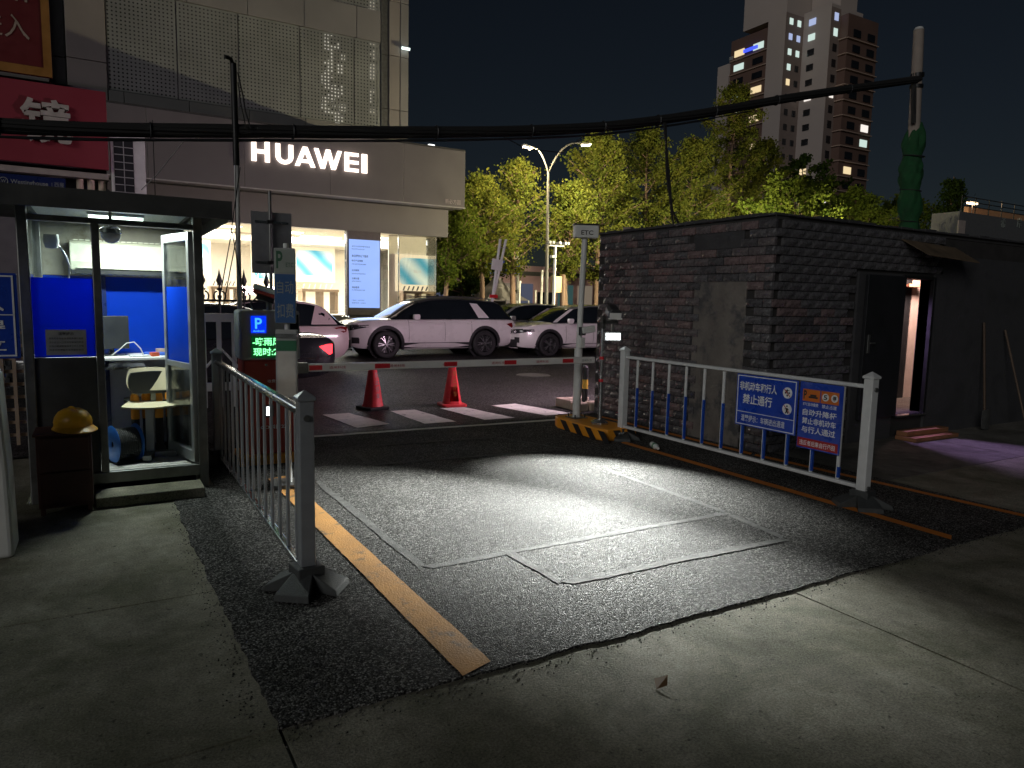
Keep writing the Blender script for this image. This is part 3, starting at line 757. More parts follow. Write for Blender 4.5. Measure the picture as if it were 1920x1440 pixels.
for k in range(9):
    MB().box(-1.36, -0.50, 8.335, 8.36, 0.18 + k * 0.125, 0.21 + k * 0.125).build('lattice_rail', lw, LT, world=True)

# ------------------------------------------------------------------ guard rails
def rubber_foot(name, label, loc, rz=0.0, parent=None):
    t = MB()
    # cross-shaped weighted foot with sloping wings
    def wing(a):
        mt = Matrix.Rotation(a, 4, 'Z')
        t.add([(0.06, -0.06, 0), (0.06, 0.06, 0), (0.21, 0.10, 0), (0.21, -0.10, 0), (0.06, -0.06, 0.10), (0.06, 0.06, 0.10), (0.20, 0.095, 0.035), (0.20, -0.095, 0.035)],
              [(3, 2, 1, 0), (4, 5, 6, 7), (0, 1, 5, 4), (1, 2, 6, 5), (2, 3, 7, 6), (3, 0, 4, 7)], mt)
    for a in (0, 90, 180, 270): wing(R(a + 45))
    t.box(-0.075, 0.075, -0.075, 0.075, 0.0, 0.135)
    o = t.build('foot', M['rubber_top'], parent, bevel=0.006)
    o.location = loc; o.rotation_euler = (0, 0, rz)
    return o
def fence(label, x, ys, post_mat, rail_mat, picket_mat, z_top, z_bot, n, blue, pw, gap_z=AZ, posts=True, round_rail=False):
    F = thing('guard_rail', label, 'guard rail', (x, ys[0], gap_z))
    b = gap_z
    for y in ys:
        p = MB().box(x - 0.04, x + 0.04, y - 0.04, y + 0.04, b + 0.06, b + 1.04).build('post', post_mat, F, bevel=0.006, world=True)
        cap = MB().add([(x - .05, y - .05, b + 1.041), (x + .05, y - .05, b + 1.041), (x + .05, y + .05, b + 1.041), (x - .05, y + .05, b + 1.041), (x - .05, y - .05, b + 1.06), (x + .05, y - .05, b + 1.06), (x + .05, y + .05, b + 1.06), (x - .05, y + .05, b + 1.06), (x, y, b + 1.10)],
                       [(3, 2, 1, 0), (0, 1, 5, 4), (1, 2, 6, 5), (2, 3, 7, 6), (3, 0, 4, 7), (4, 5, 8), (5, 6, 8), (6, 7, 8), (7, 4, 8)])
        cap.build('cap', post_mat, p, bevel=0.004, world=True)
        for zz in (z_top - 0.02, z_bot + 0.0):
            sgn = -1 if y == ys[0] else 1
            MB().cyl((x, y + sgn * 0.041, b + zz), (x, y + sgn * 0.053, b + zz), 0.018, 12).build('bolt_cover', M['dark_steel'], p, smooth=True, world=True)
        f = rubber_foot('foot', None, (0, y - ys[0], 0), R(8), F)
    y0, y1 = min(ys) + 0.041, max(ys) - 0.041
    for z, nm in ((z_top, 'top_rail'), (z_bot, 'bottom_rail')):
        if round_rail and nm == 'top_rail':
            MB().box(x - 0.028, x + 0.028, y0, y1, b + z - 0.022, b + z + 0.022).build(nm, rail_mat, F, bevel=0.014, seg=3, world=True)
        else:
            MB().box(x - 0.022, x + 0.022, y0, y1, b + z - 0.016, b + z + 0.016).build(nm, rail_mat, F, bevel=0.006, world=True)
    pm = None
    for k in range(n):
        y = y0 + (y1 - y0) * (k + 0.75) / (n + 0.5)
        if pm is None:
            pm = MB().box(-0.009, 0.009, -pw, pw, z_bot + 0.017, z_top - 0.023).build('picket', picket_mat, F, bevel=0.003)
            pm.location = (0, y - ys[0], 0); o = pm
        else:
            o = inst(pm, 'picket', F, (0, y - ys[0], 0)); md = o.modifiers.new('edge', 'BEVEL'); md.width = 0.003; md.limit_method = 'ANGLE'
        if blue:
            hgt = 0.12 + 0.36 * min(1, k / 3.0)
            MB().box(-0.0115, 0.0115, -pw - 0.0025, pw * 0.2, z_bot + 0.03, z_bot + hgt).build('blue_film', M['fence_blue'], o)
    return F
LF = fence('grey steel guard rail with slim pickets in front of the kiosk', 0.93, (3.80, 7.12), M['fence_grey'], M['steel'], M['fence_grey'], 0.97, 0.085, 14, False, 0.014, round_rail=True)
RF = fence('white guard rail with blue-footed pickets and two blue signs', 5.30, (3.42, 6.50), M['fence_white'], M['fence_white'], M['fence_white'], 0.975, 0.155, 11, True, 0.014)
# crumpled clear wrapper on the far foot, bottle by the line
wv = []; wf = []
wr_ = random.Random(5)
for i in range(7):
    for j in range(6):
        wv.append((5.12 + i * 0.025, 6.36 + j * 0.03, 0.10 + wr_.uniform(-0.02, 0.02)))
for i in range(6):
    for j in range(5):
        a = i * 6 + j; wf.append([a, a + 1, a + 7, a + 6])
WP = MB().add(wv, wf).build('plastic_wrapper', glass('crumpled_film', (0.85, 0.87, 0.88), 0.5, 0.12, 0.3))
tag(WP, 'crumpled clear plastic wrapper caught on the far rubber foot', 'wrapper')
BT = thing('water_bottle', 'empty clear water bottle lying on the orange line', 'bottle', (5.25, 5.86, AZ + 0.037), R(-25))
bot = [(0.0, -0.11), (0.028, -0.11), (0.033, -0.10), (0.033, -0.02), (0.030, -0.01), (0.033, 0.0), (0.033, 0.05), (0.015, 0.09), (0.012, 0.105)]
rx_ = Euler((R(90), 0, 0)).to_matrix().to_4x4()
MB().lathe(bot, (0, 0, 0), 16, rx_).build('bottle_body', mat('bottle_plastic', (0.75, 0.80, 0.78), 0.15, var=0.2, scale=30), BT, smooth=True)
MB().lathe([(0.0345, -0.02), (0.0345, 0.03)], (0, 0, 0), 16, rx_).build('label_wrap', mat('bottle_label', (0.03, 0.22, 0.09), 0.4), BT, smooth=True)
MB().lathe([(0.015, 0.105), (0.015, 0.122), (0.0, 0.122)], (0, 0, 0), 14, rx_).build('bottle_cap', M['white_plastic'], BT, smooth=True)

# two signs wired to the white guard rail (they face the lane, west)
sx = 5.30 - 0.036
S1 = thing('prohibition_sign', 'wide blue sign forbidding cyclists and pedestrians on the white rail', 'sign', (sx, 4.4, 0.72))
MB().box(sx - 0.008, sx, 4.065, 4.755, 0.475, 0.965).build('panel', M['sign_blue'], S1, bevel=0.004, world=True)
fx = sx - 0.010
b1 = MB()
for y0, y1, z0, z1 in ((4.08, 4.74, 0.945, 0.953), (4.08, 4.74, 0.487, 0.495), (4.08, 4.088, 0.4955, 0.9445), (4.732, 4.74, 0.4955, 0.9445), (4.0885, 4.7315, 0.606, 0.612)): b1.box(fx - 0.002, fx + 0.001, y0, y1, z0, z1)
b1.build('border', M['text_white'], S1, world=True)
letters('非机动车和行人', (fx - .001, 4.50, 0.855), 0.43, 0.085, 'W', M['text_white'], S1, 0.02); letters('禁止通行', (fx - .001, 4.50, 0.735), 0.34, 0.095, 'W', M['text_white'], S1, 0.02)
letters('温馨提示：车辆进出通道', (fx - .001, 4.43, 0.552), 0.50, 0.062, 'W', M['text_white'], S1, 0.01)
S2 = thing('gate_rules_sign', 'tall blue gate rules sign with orange header next to the rail post', 'sign', (sx, 3.84, 0.68))
MB().box(sx - 0.010, sx - 0.002, 3.625, 4.045, 0.385, 0.965).build('panel', M['sign_blue'], S2, bevel=0.004, world=True)
gx = sx - 0.0125
MB().box(gx, gx + 0.002, 3.66, 3.83, 0.80, 0.905).box(gx, gx + 0.002, 3.84, 4.01, 0.80, 0.905).build('orange_box', M['sign_orange'], S2, world=True)
MB().box(gx, gx + 0.002, 3.64, 4.035, 0.40, 0.478).build('red_band', M['sign_red'], S2, world=True)
letters('P', (gx - .001, 3.985, 0.855), 0.03, 0.075, 'W', M['text_dark'], S2, 0.03)
MB().box(gx - .0012, gx - .0002, 3.86, 3.95, 0.83, 0.845).box(gx - .0012, gx - .0002, 3.875, 3.935, 0.846, 0.862).build('car_symbol', M['text_dark'], S2, world=True)
letters('ETC自动缴费', (gx - .001, 3.925, 0.775), 0.15, 0.030, 'W', M['text_white'], S2); letters('禁止占道', (gx - .001, 3.745, 0.775), 0.14, 0.032, 'W', M['text_white'], S2)
for k, s in enumerate(('自动升降杆', '禁止非机动车', '与行人通过')):
    letters(s, (gx - .001, 3.835, 0.705 - 0.075 * k), 0.33, 0.058, 'W', M['text_white'], S2, 0.02)
letters('违反者后果自行承担', (gx - .001, 3.838, 0.438), 0.35, 0.045, 'W', M['text_white'], S2, 0.012)
def disc(parent, y, z, r, x, m1, ring=None, slash=True, glyph=None):
    pts = [(y + r * math.cos(2 * math.pi * i / 24), z + r * math.sin(2 * math.pi * i / 24)) for i in range(24)]
    MB().prism(pts, 'yz', x - 0.0015, x).build('round_symbol', m1, parent, world=True)
    if glyph: letters(glyph, (x - 0.003, y, z), r * 1.1, r * 1.3, 'W', M['text_dark'], parent, 0.03)
    if slash:
        mb = MB(); mb.add([(x - 0.005, y + r * .72, z + r * .62), (x - 0.005, y + r * .62, z + r * .72), (x - 0.005, y - r * .72, z - r * .62), (x - 0.005, y - r * .62, z - r * .72)], [(0, 1, 2, 3)])
        mb.build('slash', M['text_red'], parent, world=True)
disc(S1, 4.17, 0.845, 0.050, fx - 0.001, M['text_white'], glyph='※'); disc(S1, 4.165, 0.70, 0.050, fx - 0.001, M['text_white'])
pg = MB(); pg.tube([(fx - .004, 4.165, 0.71), (fx - .004, 4.165, 0.685)], 0.009, 6).tube([(fx - .004, 4.165, 0.685), (fx - .004, 4.178, 0.662)], 0.005, 6).tube([(fx - .004, 4.165, 0.685), (fx - .004, 4.152, 0.662)], 0.005, 6).tube([(fx - .004, 4.185, 0.70), (fx - .004, 4.165, 0.708), (fx - .004, 4.147, 0.695)], 0.004, 6).lathe([(0.0, -.009), (.009, 0), (0, .009)], (fx - .004, 4.165, 0.727), 8)
pg.build('walker_symbol', M['text_dark'], S1, world=True)
disc(S2, 3.785, 0.853, 0.032, gx - .001, M['text_white'], slash=False, glyph='5'); disc(S2, 3.70, 0.853, 0.032, gx - .001, M['text_white'], slash=False, glyph='停')
# ------------------------------------------------------------------ ticket machine and barrier
TM = thing('parking_machine', 'grey and red parking payment machine with green display', 'parking machine', (1.36, 7.05, AZ))
MB().box(1.14, 1.62, 6.92, 7.26, 0.10, 1.00).build('body', M['red_body'], TM, bevel=0.012, world=True)
MB().box(1.115, 1.655, 6.90, 7.28, 1.002, 1.465).build('display_head', M['grey_plastic'], TM, bevel=0.025, seg=3, world=True)
MB().box(1.08, 1.70, 6.84, 7.32, 0.015, 0.099).build('base_plate', M['orange_base'], TM, bevel=0.006, world=True)
MB().box(1.205, 1.342, 6.893, 6.899, 1.255, 1.415).build('blue_panel', emit('lit_blue_panel', (0.0, 0.035, 0.9), 1.0), TM, world=True)
ec = emit('lit_cyan_letters', (0.05, 0.35, 1.0), 1.6)
letters('P', (1.272, 6.8915, 1.345), 0.062, 0.10, 'S', ec, TM, 0.02); letters('Android', (1.272, 6.8915, 1.275), 0.10, 0.02, 'S', ec, TM)
MB().box(1.205, 1.50, 6.893, 6.899, 1.025, 1.225).build('led_display', emit('led_display_dark', (0.0, 0.10, 0.015), 0.45), TM, world=True)
eg = emit('led_green_letters', (0.22, 1.0, 0.36), 2.6)
letters('-晓雨风!', (1.352, 6.8915, 1.175), 0.27, 0.075, 'S', eg, TM, 0.012); letters('现时:20', (1.352, 6.8915, 1.080), 0.26, 0.075, 'S', eg, TM, 0.012)
# rounded window in the display head
MB().box(1.52, 1.64, 6.893, 6.899, 1.245, 1.43).build('head_window', M['window_dark'], TM, bevel=0.02, world=True)
MB().cyl((1.34, 6.921, 0.955), (1.34, 6.912, 0.955), 0.012).build('lock', M['steel'], TM, world=True)
letters('收费管理系统', (1.46, 6.9185, 0.80), 0.22, 0.030, 'S', M['text_white'], TM); letters('CO科技22', (1.40, 6.9185, 0.36), 0.24, 0.04, 'S', M['text_white'], TM)
MB().box(1.31, 1.40, 6.908, 6.919, 0.46, 0.57).build('scanner_bezel', M['dark_plastic'], TM, bevel=0.004, world=True)
MB().box(1.335, 1.372, 6.902, 6.907, 0.475, 0.555).build('scanner_light', emit('white_scanner_light', (0.95, 1.0, 1.0), 14.0), TM, world=True)
PC = thing('plate_camera', 'white camera housing with red underside on top of the payment machine', 'camera', (1.36, 7.02, 1.465), R(-18))
tl = Matrix.Translation((0, 0.0, 0.16)) @ Euler((R(-6), R(16), 0)).to_matrix().to_4x4()
MB().box(-0.10, 0.16, -0.16, 0.10, 0.0, 0.05, tl).build('hood', M['white_plastic'], PC, bevel=0.015)
MB().box(-0.09, 0.15, -0.15, 0.09, -0.03, -0.001, tl).build('underside', M['red_body'], PC)
MB().box(-0.06, 0.10, -0.05, 0.05, -0.075, -0.031, tl).build('camera_body', M['dark_plastic'], PC)
MB().cyl((0.03, 0, 0), (0.03, 0, 0.11), 0.02).build('stem', M['dark_steel'], PC)
MB().tube([(-0.07, -0.02, 0.12), (-0.13, -0.03, 0.06), (-0.10, -0.03, -0.0), (-0.02, -0.02, 0.005)], 0.008).build('cable', M['rubber'], PC, smooth=True)
# barrier arm on its hinge
BA = thing('barrier_arm', 'white barrier arm with red blocks lowered across the lane', 'barrier', (1.60, 7.02, AZ))
ya, yb = 6.995, 7.035
MB().box(1.60, 5.24, ya, yb, 0.868, 0.945).build('boom', M['arm_white'], BA, bevel=0.008, world=True)
MB().box(1.55, 1.75, ya - 0.012, yb + 0.012, 0.855, 0.958).build('clamp', M['dark_steel'], BA, bevel=0.006, world=True)
for px, pw in ((587, 34), (717, 28), (845, 24), (957, 22), (1065, 20)):
    xa, xb = at(px - pw / 2, 680, ya).x, at(px + pw / 2, 680, ya).x
    if px == 587: xa = 1.76
    MB().box(xa, xb, ya - 0.003, ya - 0.0005, 0.883, 0.930).build('red_block', M['reflector_red'], BA, world=True)
for px in (633, 745, 848 + 58 - 58 - 5, 934, 1017, 1100):
    if px == 843: px = 843 - 0
    c = at(px, 680, ya).x
    letters('道闸科技', (c, ya - 0.002, 0.906), 0.17 if px < 1090 else 0.15, 0.03, 'S', M['text_red'] if px < 1090 else M['text_grey'], BA, 0.0)
# narrow sign stand beside the machine: parking sign above, green-headed card below
PS = thing('payment_sign_stand', 'narrow sign stand reading P ETC over a white card beside the machine', 'sign', (1.33, 6.0, AZ), R(-20))
MB().cyl((0.0, 0.03, 0.0), (0.0, 0.03, 2.02), 0.022).build('post', M['grey_pole'], PS)
MB().box(-0.09, 0.08, -0.03, 0.0, 1.37, 1.98).build('parking_panel', M['grey_plastic'], PS, bevel=0.012)
ax = ((1, 0, 0), (0, 0, 1), (0, -1, 0))
MB().box(-0.085, 0.075, -0.0325, -0.0305, 1.375, 1.77).build('blue_field', mat('faded_sign_blue', (0.03, 0.10, 0.26), 0.4, var=0.15), PS)
MB().box(-0.085, 0.075, -0.0325, -0.0305, 1.775, 1.97).build('pale_field', mat('faded_sign_white', (0.26, 0.30, 0.27), 0.5, var=0.2), PS)
gt = mat('faded_sign_green', (0.02, 0.10, 0.05), 0.5)
letters('P', (-0.045, -0.0335, 1.885), 0.05, 0.14, 'S', gt, PS, 0.02, world=False); letters('ETC', (0.035, -0.0335, 1.845), 0.06, 0.035, 'S', gt, PS, 0.0, world=False)
letters('自动', (-0.004, -0.0335, 1.665), 0.13, 0.105, 'S', M['text_grey'], PS, 0.0, world=False); letters('扣费', (-0.004, -0.0335, 1.475), 0.13, 0.115, 'S', M['text_grey'], PS, 0.0, world=False)
tl = Matrix.Translation((0.0, -0.03, 0.70)) @ Euler((R(-3), 0, 0)).to_matrix().to_4x4()
MB().box(-0.085, 0.085, -0.035, 0.02, 0.0, 0.62, tl).build('card_box', M['grey_plastic'], PS, bevel=0.006)
MB().box(-0.072, 0.072, -0.0385, -0.0365, 0.02, 0.44, tl).build('white_card', mat('white_card', (0.55, 0.54, 0.50), 0.5), PS)
MB().box(-0.080, 0.080, -0.0385, -0.0365, 0.445, 0.53, tl).build('green_header', mat('card_green', (0.03, 0.16, 0.08), 0.4), PS)
MB().box(-0.088, 0.088, -0.05, 0.0, 0.55, 0.585, tl).build('metal_band', M['steel'], PS)
MB().box(-0.14, 0.14, -0.10, 0.16, 0.0, 0.03).build('base', M['dark_steel'], PS, bevel=0.004)
letters('扫码支付停车费', (0.0, -0.067, 0.755), 0.12, 0.022, 'S', M['text_dark'], PS, 0.0, world=False)

# ------------------------------------------------------------------ striped island, ETC mast, floodlight post
IS = thing('traffic_island', 'orange concrete island with black diagonal stripes at the barrier end', 'traffic island', (5.2, 7.0, AZ))
top = [(4.98, 7.40), (5.05, 7.56), (5.42, 7.56), (5.46, 6.42), (5.02, 6.42), (4.96, 6.60)]
MB().prism(top, 'xy', AZ, 0.15).build('block', M['orange_base'], IS, bevel=0.02, world=True)
for k in range(4):
    y0 = 7.30 - 0.27 * k
    a = (y0, y0 - 0.13)
    f = lambda y: 4.96 + 0.02 * (y - 6.6) / 0.8
    MB().add([(f(a[0]) - .004, a[0] + 0.03, 0.135), (f(a[1]) - .004, a[1] + 0.03, 0.135), (f(a[1]) - .004, a[1] - 0.09, AZ + .001), (f(a[0]) - .004, a[0] - 0.09, AZ + .001)], [(0, 1, 2, 3)]).build('black_stripe', M['stripe_black'], IS, world=True)
for k in range(2):
    x0 = 5.10 + 0.20 * k
    MB().add([(x0, 6.416, 0.135), (x0 + .10, 6.416, 0.135), (x0 + .18, 6.416, AZ + .001), (x0 + .08, 6.416, AZ + .001)], [(0, 1, 2, 3)]).build('black_stripe', M['stripe_black'], IS, world=True)
EM = thing('toll_antenna_mast', 'grey mast carrying a white box marked ETC', 'mast', (5.19, 7.28, 0.15))
MB().cyl((5.19, 7.28, 0.162), (5.19, 7.28, 1.03), 0.052, 20).build('sleeve', M['grey_pole'], EM, smooth=True, world=True)
MB().tube([(5.19, 7.28, 1.03), (5.205, 7.28, 1.6), (5.23, 7.28, 2.40)], 0.036, 16).build('pole', M['grey_pole'], EM, smooth=True, world=True)
MB().box(5.09, 5.29, 7.18, 7.38, 0.150, 0.162).build('flange', M['dark_steel'], EM, world=True)
for dx in (-.075, .075):
    for dy in (-.075, .075):
        MB().cyl((5.19 + dx, 7.28 + dy, 0.162), (5.19 + dx, 7.28 + dy, 0.20), 0.009, 8).build('anchor_bolt', M['black_metal'], EM, world=True)
bx = MB().cbox((5.235, 7.27, 2.47), (0.30, 0.14, 0.155), (0, 0, R(-22))).build('antenna_box', M['white_plastic'], EM, bevel=0.014, world=True)
MB().cbox((5.235, 7.27, 2.556), (0.31, 0.15, 0.016), (0, 0, R(-22))).build('box_lid', M['dark_plastic'], EM, world=True)
ca, sa = math.cos(R(-22)), math.sin(R(-22))
nn = Vector((sa, -ca, 0)); cc_ = Vector((5.235, 7.27, 2.455)) + nn * 0.0725
letters('ETC', cc_, 0.15, 0.055, 'S', M['text_dark'], EM, 0.015, axes=((ca, sa, 0), (0.0, 0, 1), tuple(nn)))
MB().tube([(5.30, 7.25, 2.39), (5.33, 7.24, 2.33), (5.31, 7.25, 2.30), (5.24, 7.27, 2.34)], 0.009).build('cable_loop', M['rubber'], EM, smooth=True, world=True)
# small white camera clamped to the mast
MB().cyl((5.20, 7.23, 1.20), (5.20, 7.23, 1.30), 0.045, 14).build('camera_clamp', M['dark_plastic'], EM, smooth=True, world=True)
MB().cbox((5.26, 7.19, 1.27), (0.17, 0.08, 0.08), (0, R(-8), R(-12))).build('camera_body', M['white_plastic'], EM, bevel=0.01, world=True)
MB().box(5.165, 5.235, 7.21, 7.24, 1.04, 1.17).build('junction_box', M['white_plastic'], EM, bevel=0.006, world=True)
# floodlight post
FP = thing('floodlight_post', 'steel post with red bands carrying a camera over a lit LED panel', 'lamp post', (5.19, 6.80, 0.15))
MB().lathe([(0.115, 0.0), (0.115, 0.022), (0.05, 0.055), (0.0, 0.055)], (5.19, 6.80, 0.150), 6).build('base_plate', M['steel'], FP, bevel=0.004, world=True)
MB().cyl((5.19, 6.80, 0.205), (5.19, 6.80, 1.30), 0.026, 18).build('pole', M['steel'], FP, smooth=True, world=True)
MB().box(5.165, 5.215, 6.775, 6.825, 1.301, 1.455).build('pole_head', M['dark_steel'], FP, world=True)
MB().box(5.17, 5.40, 6.775, 6.82, 1.36, 1.40).build('bracket_arm', M['dark_steel'], FP, bevel=0.004, world=True)
for z in (0.93, 0.66):
    MB().cyl((5.19, 6.80, z), (5.19, 6.80, z + 0.035), 0.0275, 18).build('red_band', M['reflector_red'], FP, smooth=True, world=True)
mt_ = Matrix.Translation((5.31, 6.76, 1.50)) @ Euler((R(12), 0, R(-28))).to_matrix().to_4x4()
MB().prism([(-0.075, -0.05), (0.075, -0.05), (0.075, 0.025), (0.04, 0.06), (-0.04, 0.06), (-0.075, 0.025)], 'xz', -0.14, 0.14, mt_).build('camera_housing', M['dark_plastic'], FP, bevel=0.008, world=True)
MB().prism([(-0.082, -0.055), (0.082, -0.055), (0.082, -0.042), (0.068, -0.042), (0.068, 0.02), (-0.068, 0.02), (-0.068, -0.042), (-0.082, -0.042)], 'xz', -0.155, -0.141, mt_).build('camera_visor', M['white_plastic'], FP, world=True)
MB().cyl((5.31, 6.79, 1.40), (5.31, 6.77, 1.45), 0.018).build('camera_joint', M['dark_steel'], FP, world=True)
lrot = Euler((R(-6), 0, R(-20))).to_matrix().to_4x4()
ml = Matrix.Translation((5.27, 6.70, 1.21)) @ lrot
MB().box(-0.105, 0.105, 0.0, 0.05, -0.055, 0.055, ml).build('led_housing', M['grey_plastic'], FP, bevel=0.008, world=True)
led = emit('floodlight_leds', (0.93, 1.0, 1.0), 4.0)
for i in range(4):
    for j in range(2):
        MB().box(-0.088 + i * 0.046, -0.050 + i * 0.046, -0.006, -0.001, -0.040 + j * 0.042, -0.004 + j * 0.042, ml).build('led_cell', led, FP, world=True)
MB().box(-0.012, 0.012, 0.0, 0.05, 0.056, 0.155, ml).build('led_bracket', M['dark_steel'], FP, world=True)
# lens optics: a flat far-throwing beam and a steeper near beam, both leaving the LED face towards the lane
def lens_beam(az, el, roll, hh, hv, blend, power):
    d = bpy.data.lights.new('floodlight_beam', 'SPOT'); d.energy = power; d.color = (0.97, 1.0, 0.95); d.spot_size = R(2 * hh); d.spot_blend = blend; d.shadow_soft_size = 0.035
    o = put(bpy.data.objects.new('floodlight_beam', d), FP)
    o.location = Vector((5.245, 6.62, 1.21)) - FP.location
    aim = Vector((-math.sin(R(az)) * math.cos(R(el)), -math.cos(R(az)) * math.cos(R(el)), -math.sin(R(el))))
    o.rotation_mode = 'QUATERNION'
    o.rotation_quaternion = (-aim).to_track_quat('Z', 'Y') @ Matrix.Rotation(R(roll), 3, 'Z').to_quaternion()
    o.scale = (1.0, math.tan(R(hv)) / math.tan(R(hh)), 1.0)
    return d
beam_far = lens_beam(52.5, 19.0, -3.8, 38.0, 7.2, 1.0, 5200.0)
beam_near = lens_beam(39.7, 31.3, -11.0, 35.0, 15.0, 0.97, 2100.0)

# ------------------------------------------------------------------ traffic cones, bollard, kerb
def cone(label, x, y, rz, torn):
    t = thing('traffic_cone', label, 'traffic cone', (x, y, 0.004), rz, 'traffic cones behind the barrier')
    MB().prism([(-0.19, -0.15), (-0.15, -0.19), (0.15, -0.19), (0.19, -0.15), (0.19, 0.15), (0.15, 0.19), (-0.15, 0.19), (-0.19, 0.15)], 'xy', 0.0, 0.04).build('base', M['rubber'] if not torn else M['cone_red'], t, bevel=0.008)
    # square-section cone, slightly twisted
    vs = []; fs = []; lv = ((0.04, 0.145), (0.08, 0.128), (0.30, 0.098), (0.50, 0.066), (0.62, 0.05), (0.66, 0.045))
    rr_ = random.Random(4 if torn else 9)
    for z, r in lv:
        for i in range(12):
            a = 2 * math.pi * i / 12; q = 1 / max(abs(math.cos(a)), abs(math.sin(a))) ** 0.6
            d = 1 + rr_.uniform(-.05, .05)
            vs.append((r * q * d * math.cos(a), r * q * d * math.sin(a), z))
    for k in range(len(lv) - 1):
        for i in range(12):
            if torn and k == 1 and i in (8, 9): continue
            j = (i + 1) % 12; fs.append([k * 12 + i, k * 12 + j, (k + 1) * 12 + j, (k + 1) * 12 + i])
    fs.append([len(vs) - 12 + i for i in range(12)])
    MB().add(vs, fs).build('cone_body', M['cone_red'], t, smooth=True)
    for k, s in enumerate('禁止停车'):
        z = 0.50 - k * 0.10
        letters(s, (0.01, -(0.075 + (0.62 - z) * 0.145), z), 0.06, 0.075, 'S', M['text_grey'] if not torn else mat('faded_orange_text', (0.55, 0.22, 0.05), 0.5), t, 0.0, world=False)
cone('faded red traffic cone on a black base behind the barrier', 3.39, 9.85, R(12), False)
cone('torn red traffic cone on a red base behind the barrier', 4.58, 9.68, R(-8), True)
BL = thing('bollard', 'black and yellow bollard at the corner of the brick hut', 'bollard', (6.38, 8.75, 0.0))
MB().cyl((6.38, 8.75, 0), (6.38, 8.75, 0.62), 0.045, 14).build('post', M['stripe_black'], BL, smooth=True, world=True)
MB().cyl((6.38, 8.75, 0.30), (6.38, 8.75, 0.44), 0.0465, 14).build('yellow_band', mat('bollard_yellow', (0.65, 0.40, 0.06), 0.5), BL, smooth=True, world=True)
MB().lathe([(0.045, 0.62), (0.03, 0.65), (0.0, 0.655)], (6.38, 8.75, 0), 14).build('cap', M['stripe_black'], BL, smooth=True, world=True)
KB = thing('kerb_stones', 'short run of tan kerb stones at the hut corner', 'kerb', (6.2, 8.7, 0))
km = mat('tan_kerb_stone', (0.36, 0.29, 0.23), 0.8, var=0.25, bump=0.5)
for k, (x0, x1, y0, y1) in enumerate(((6.02, 6.22, 8.42, 8.62), (6.04, 6.2, 8.64, 9.05), (6.22, 6.62, 8.95, 9.1), (6.24, 6.9, 8.4, 8.56))):
    MB().box(x0, x1, y0, y1, 0.0, 0.13 + 0.01 * (k % 2)).build('kerb_stone', km, KB, bevel=0.02, world=True)
# ------------------------------------------------------------------ brick hut
HX, HY, HX2, HY2, HZ = 6.20, 5.20, 12.2, 8.30, 2.55
BH = thing('brick_hut', 'single-storey dark brick hut with an open lit door', 'building', (HX, HY, 0))
plaster = mat('dark_plaster', (0.055, 0.056, 0.060), 0.75, var=0.3, scale=2, bump=0.5, bscale=40, wear=(0.045, 0.045, 0.05), wamt=0.5, wscale=2)
mortar = mat('dark_mortar', (0.035, 0.033, 0.032), 0.85, var=0.3, bump=0.5)
T = 0.16
MB().box(HX + 0.03, HX + T, HY + 0.03, HY2, 0.0, HZ - 0.03).build('wall', mortar, BH, world=True)             # west wall
dx0, dx1 = 8.545, 9.17                                                                                          # doorway in the south wall
MB().box(HX + T + .001, dx0, HY + 0.03, HY + T, 0.0, HZ - 0.03).box(dx1, HX2, HY + 0.03, HY + T, 0.0, HZ - 0.03).box(dx0, dx1, HY + 0.031, HY + T - .001, 1.98, HZ - 0.031).box(dx0, dx1, HY + 0.031, HY + T - .001, 0.0, 0.285).build('wall', mortar, BH, world=True)
MB().box(HX + T + .001, HX2, HY2 - T, HY2 - .001, 0.0, HZ - 0.03).box(HX2 - T, HX2 - .001, HY + T + .001, HY2 - T - .001, 0, HZ - .03).build('wall', mortar, BH, world=True)
rfm = mat('roof_felt', (0.05, 0.05, 0.05), 0.85, var=0.3)
rr_ = random.Random(21)
MB().box(HX + 0.02, HX2, HY + 0.02, HY2, HZ - 0.028, HZ + 0.01).build('roof', rfm, BH, world=True)
for k in range(16):
    y0 = HY + k * 0.194
    MB().box(HX - 0.02, HX + 0.17, y0, y0 + 0.19, HZ + 0.011, HZ + 0.045 + rr_.uniform(-.008, .012)).build('coping_stone', plaster, BH, bevel=0.008, world=True)
for k in range(22):
    x0 = HX + 0.175 + k * 0.25
    MB().box(x0, x0 + 0.245, HY - 0.02, HY + 0.17, HZ + 0.011, HZ + 0.04 + rr_.uniform(-.008, .012)).build('coping_stone', plaster, BH, bevel=0.008, world=True)
MB().cbox((6.3, 7.75, HZ + 0.065), (0.12, 0.12, 0.04), (0, 0, R(20))).build('loose_brick', km, BH, world=True)
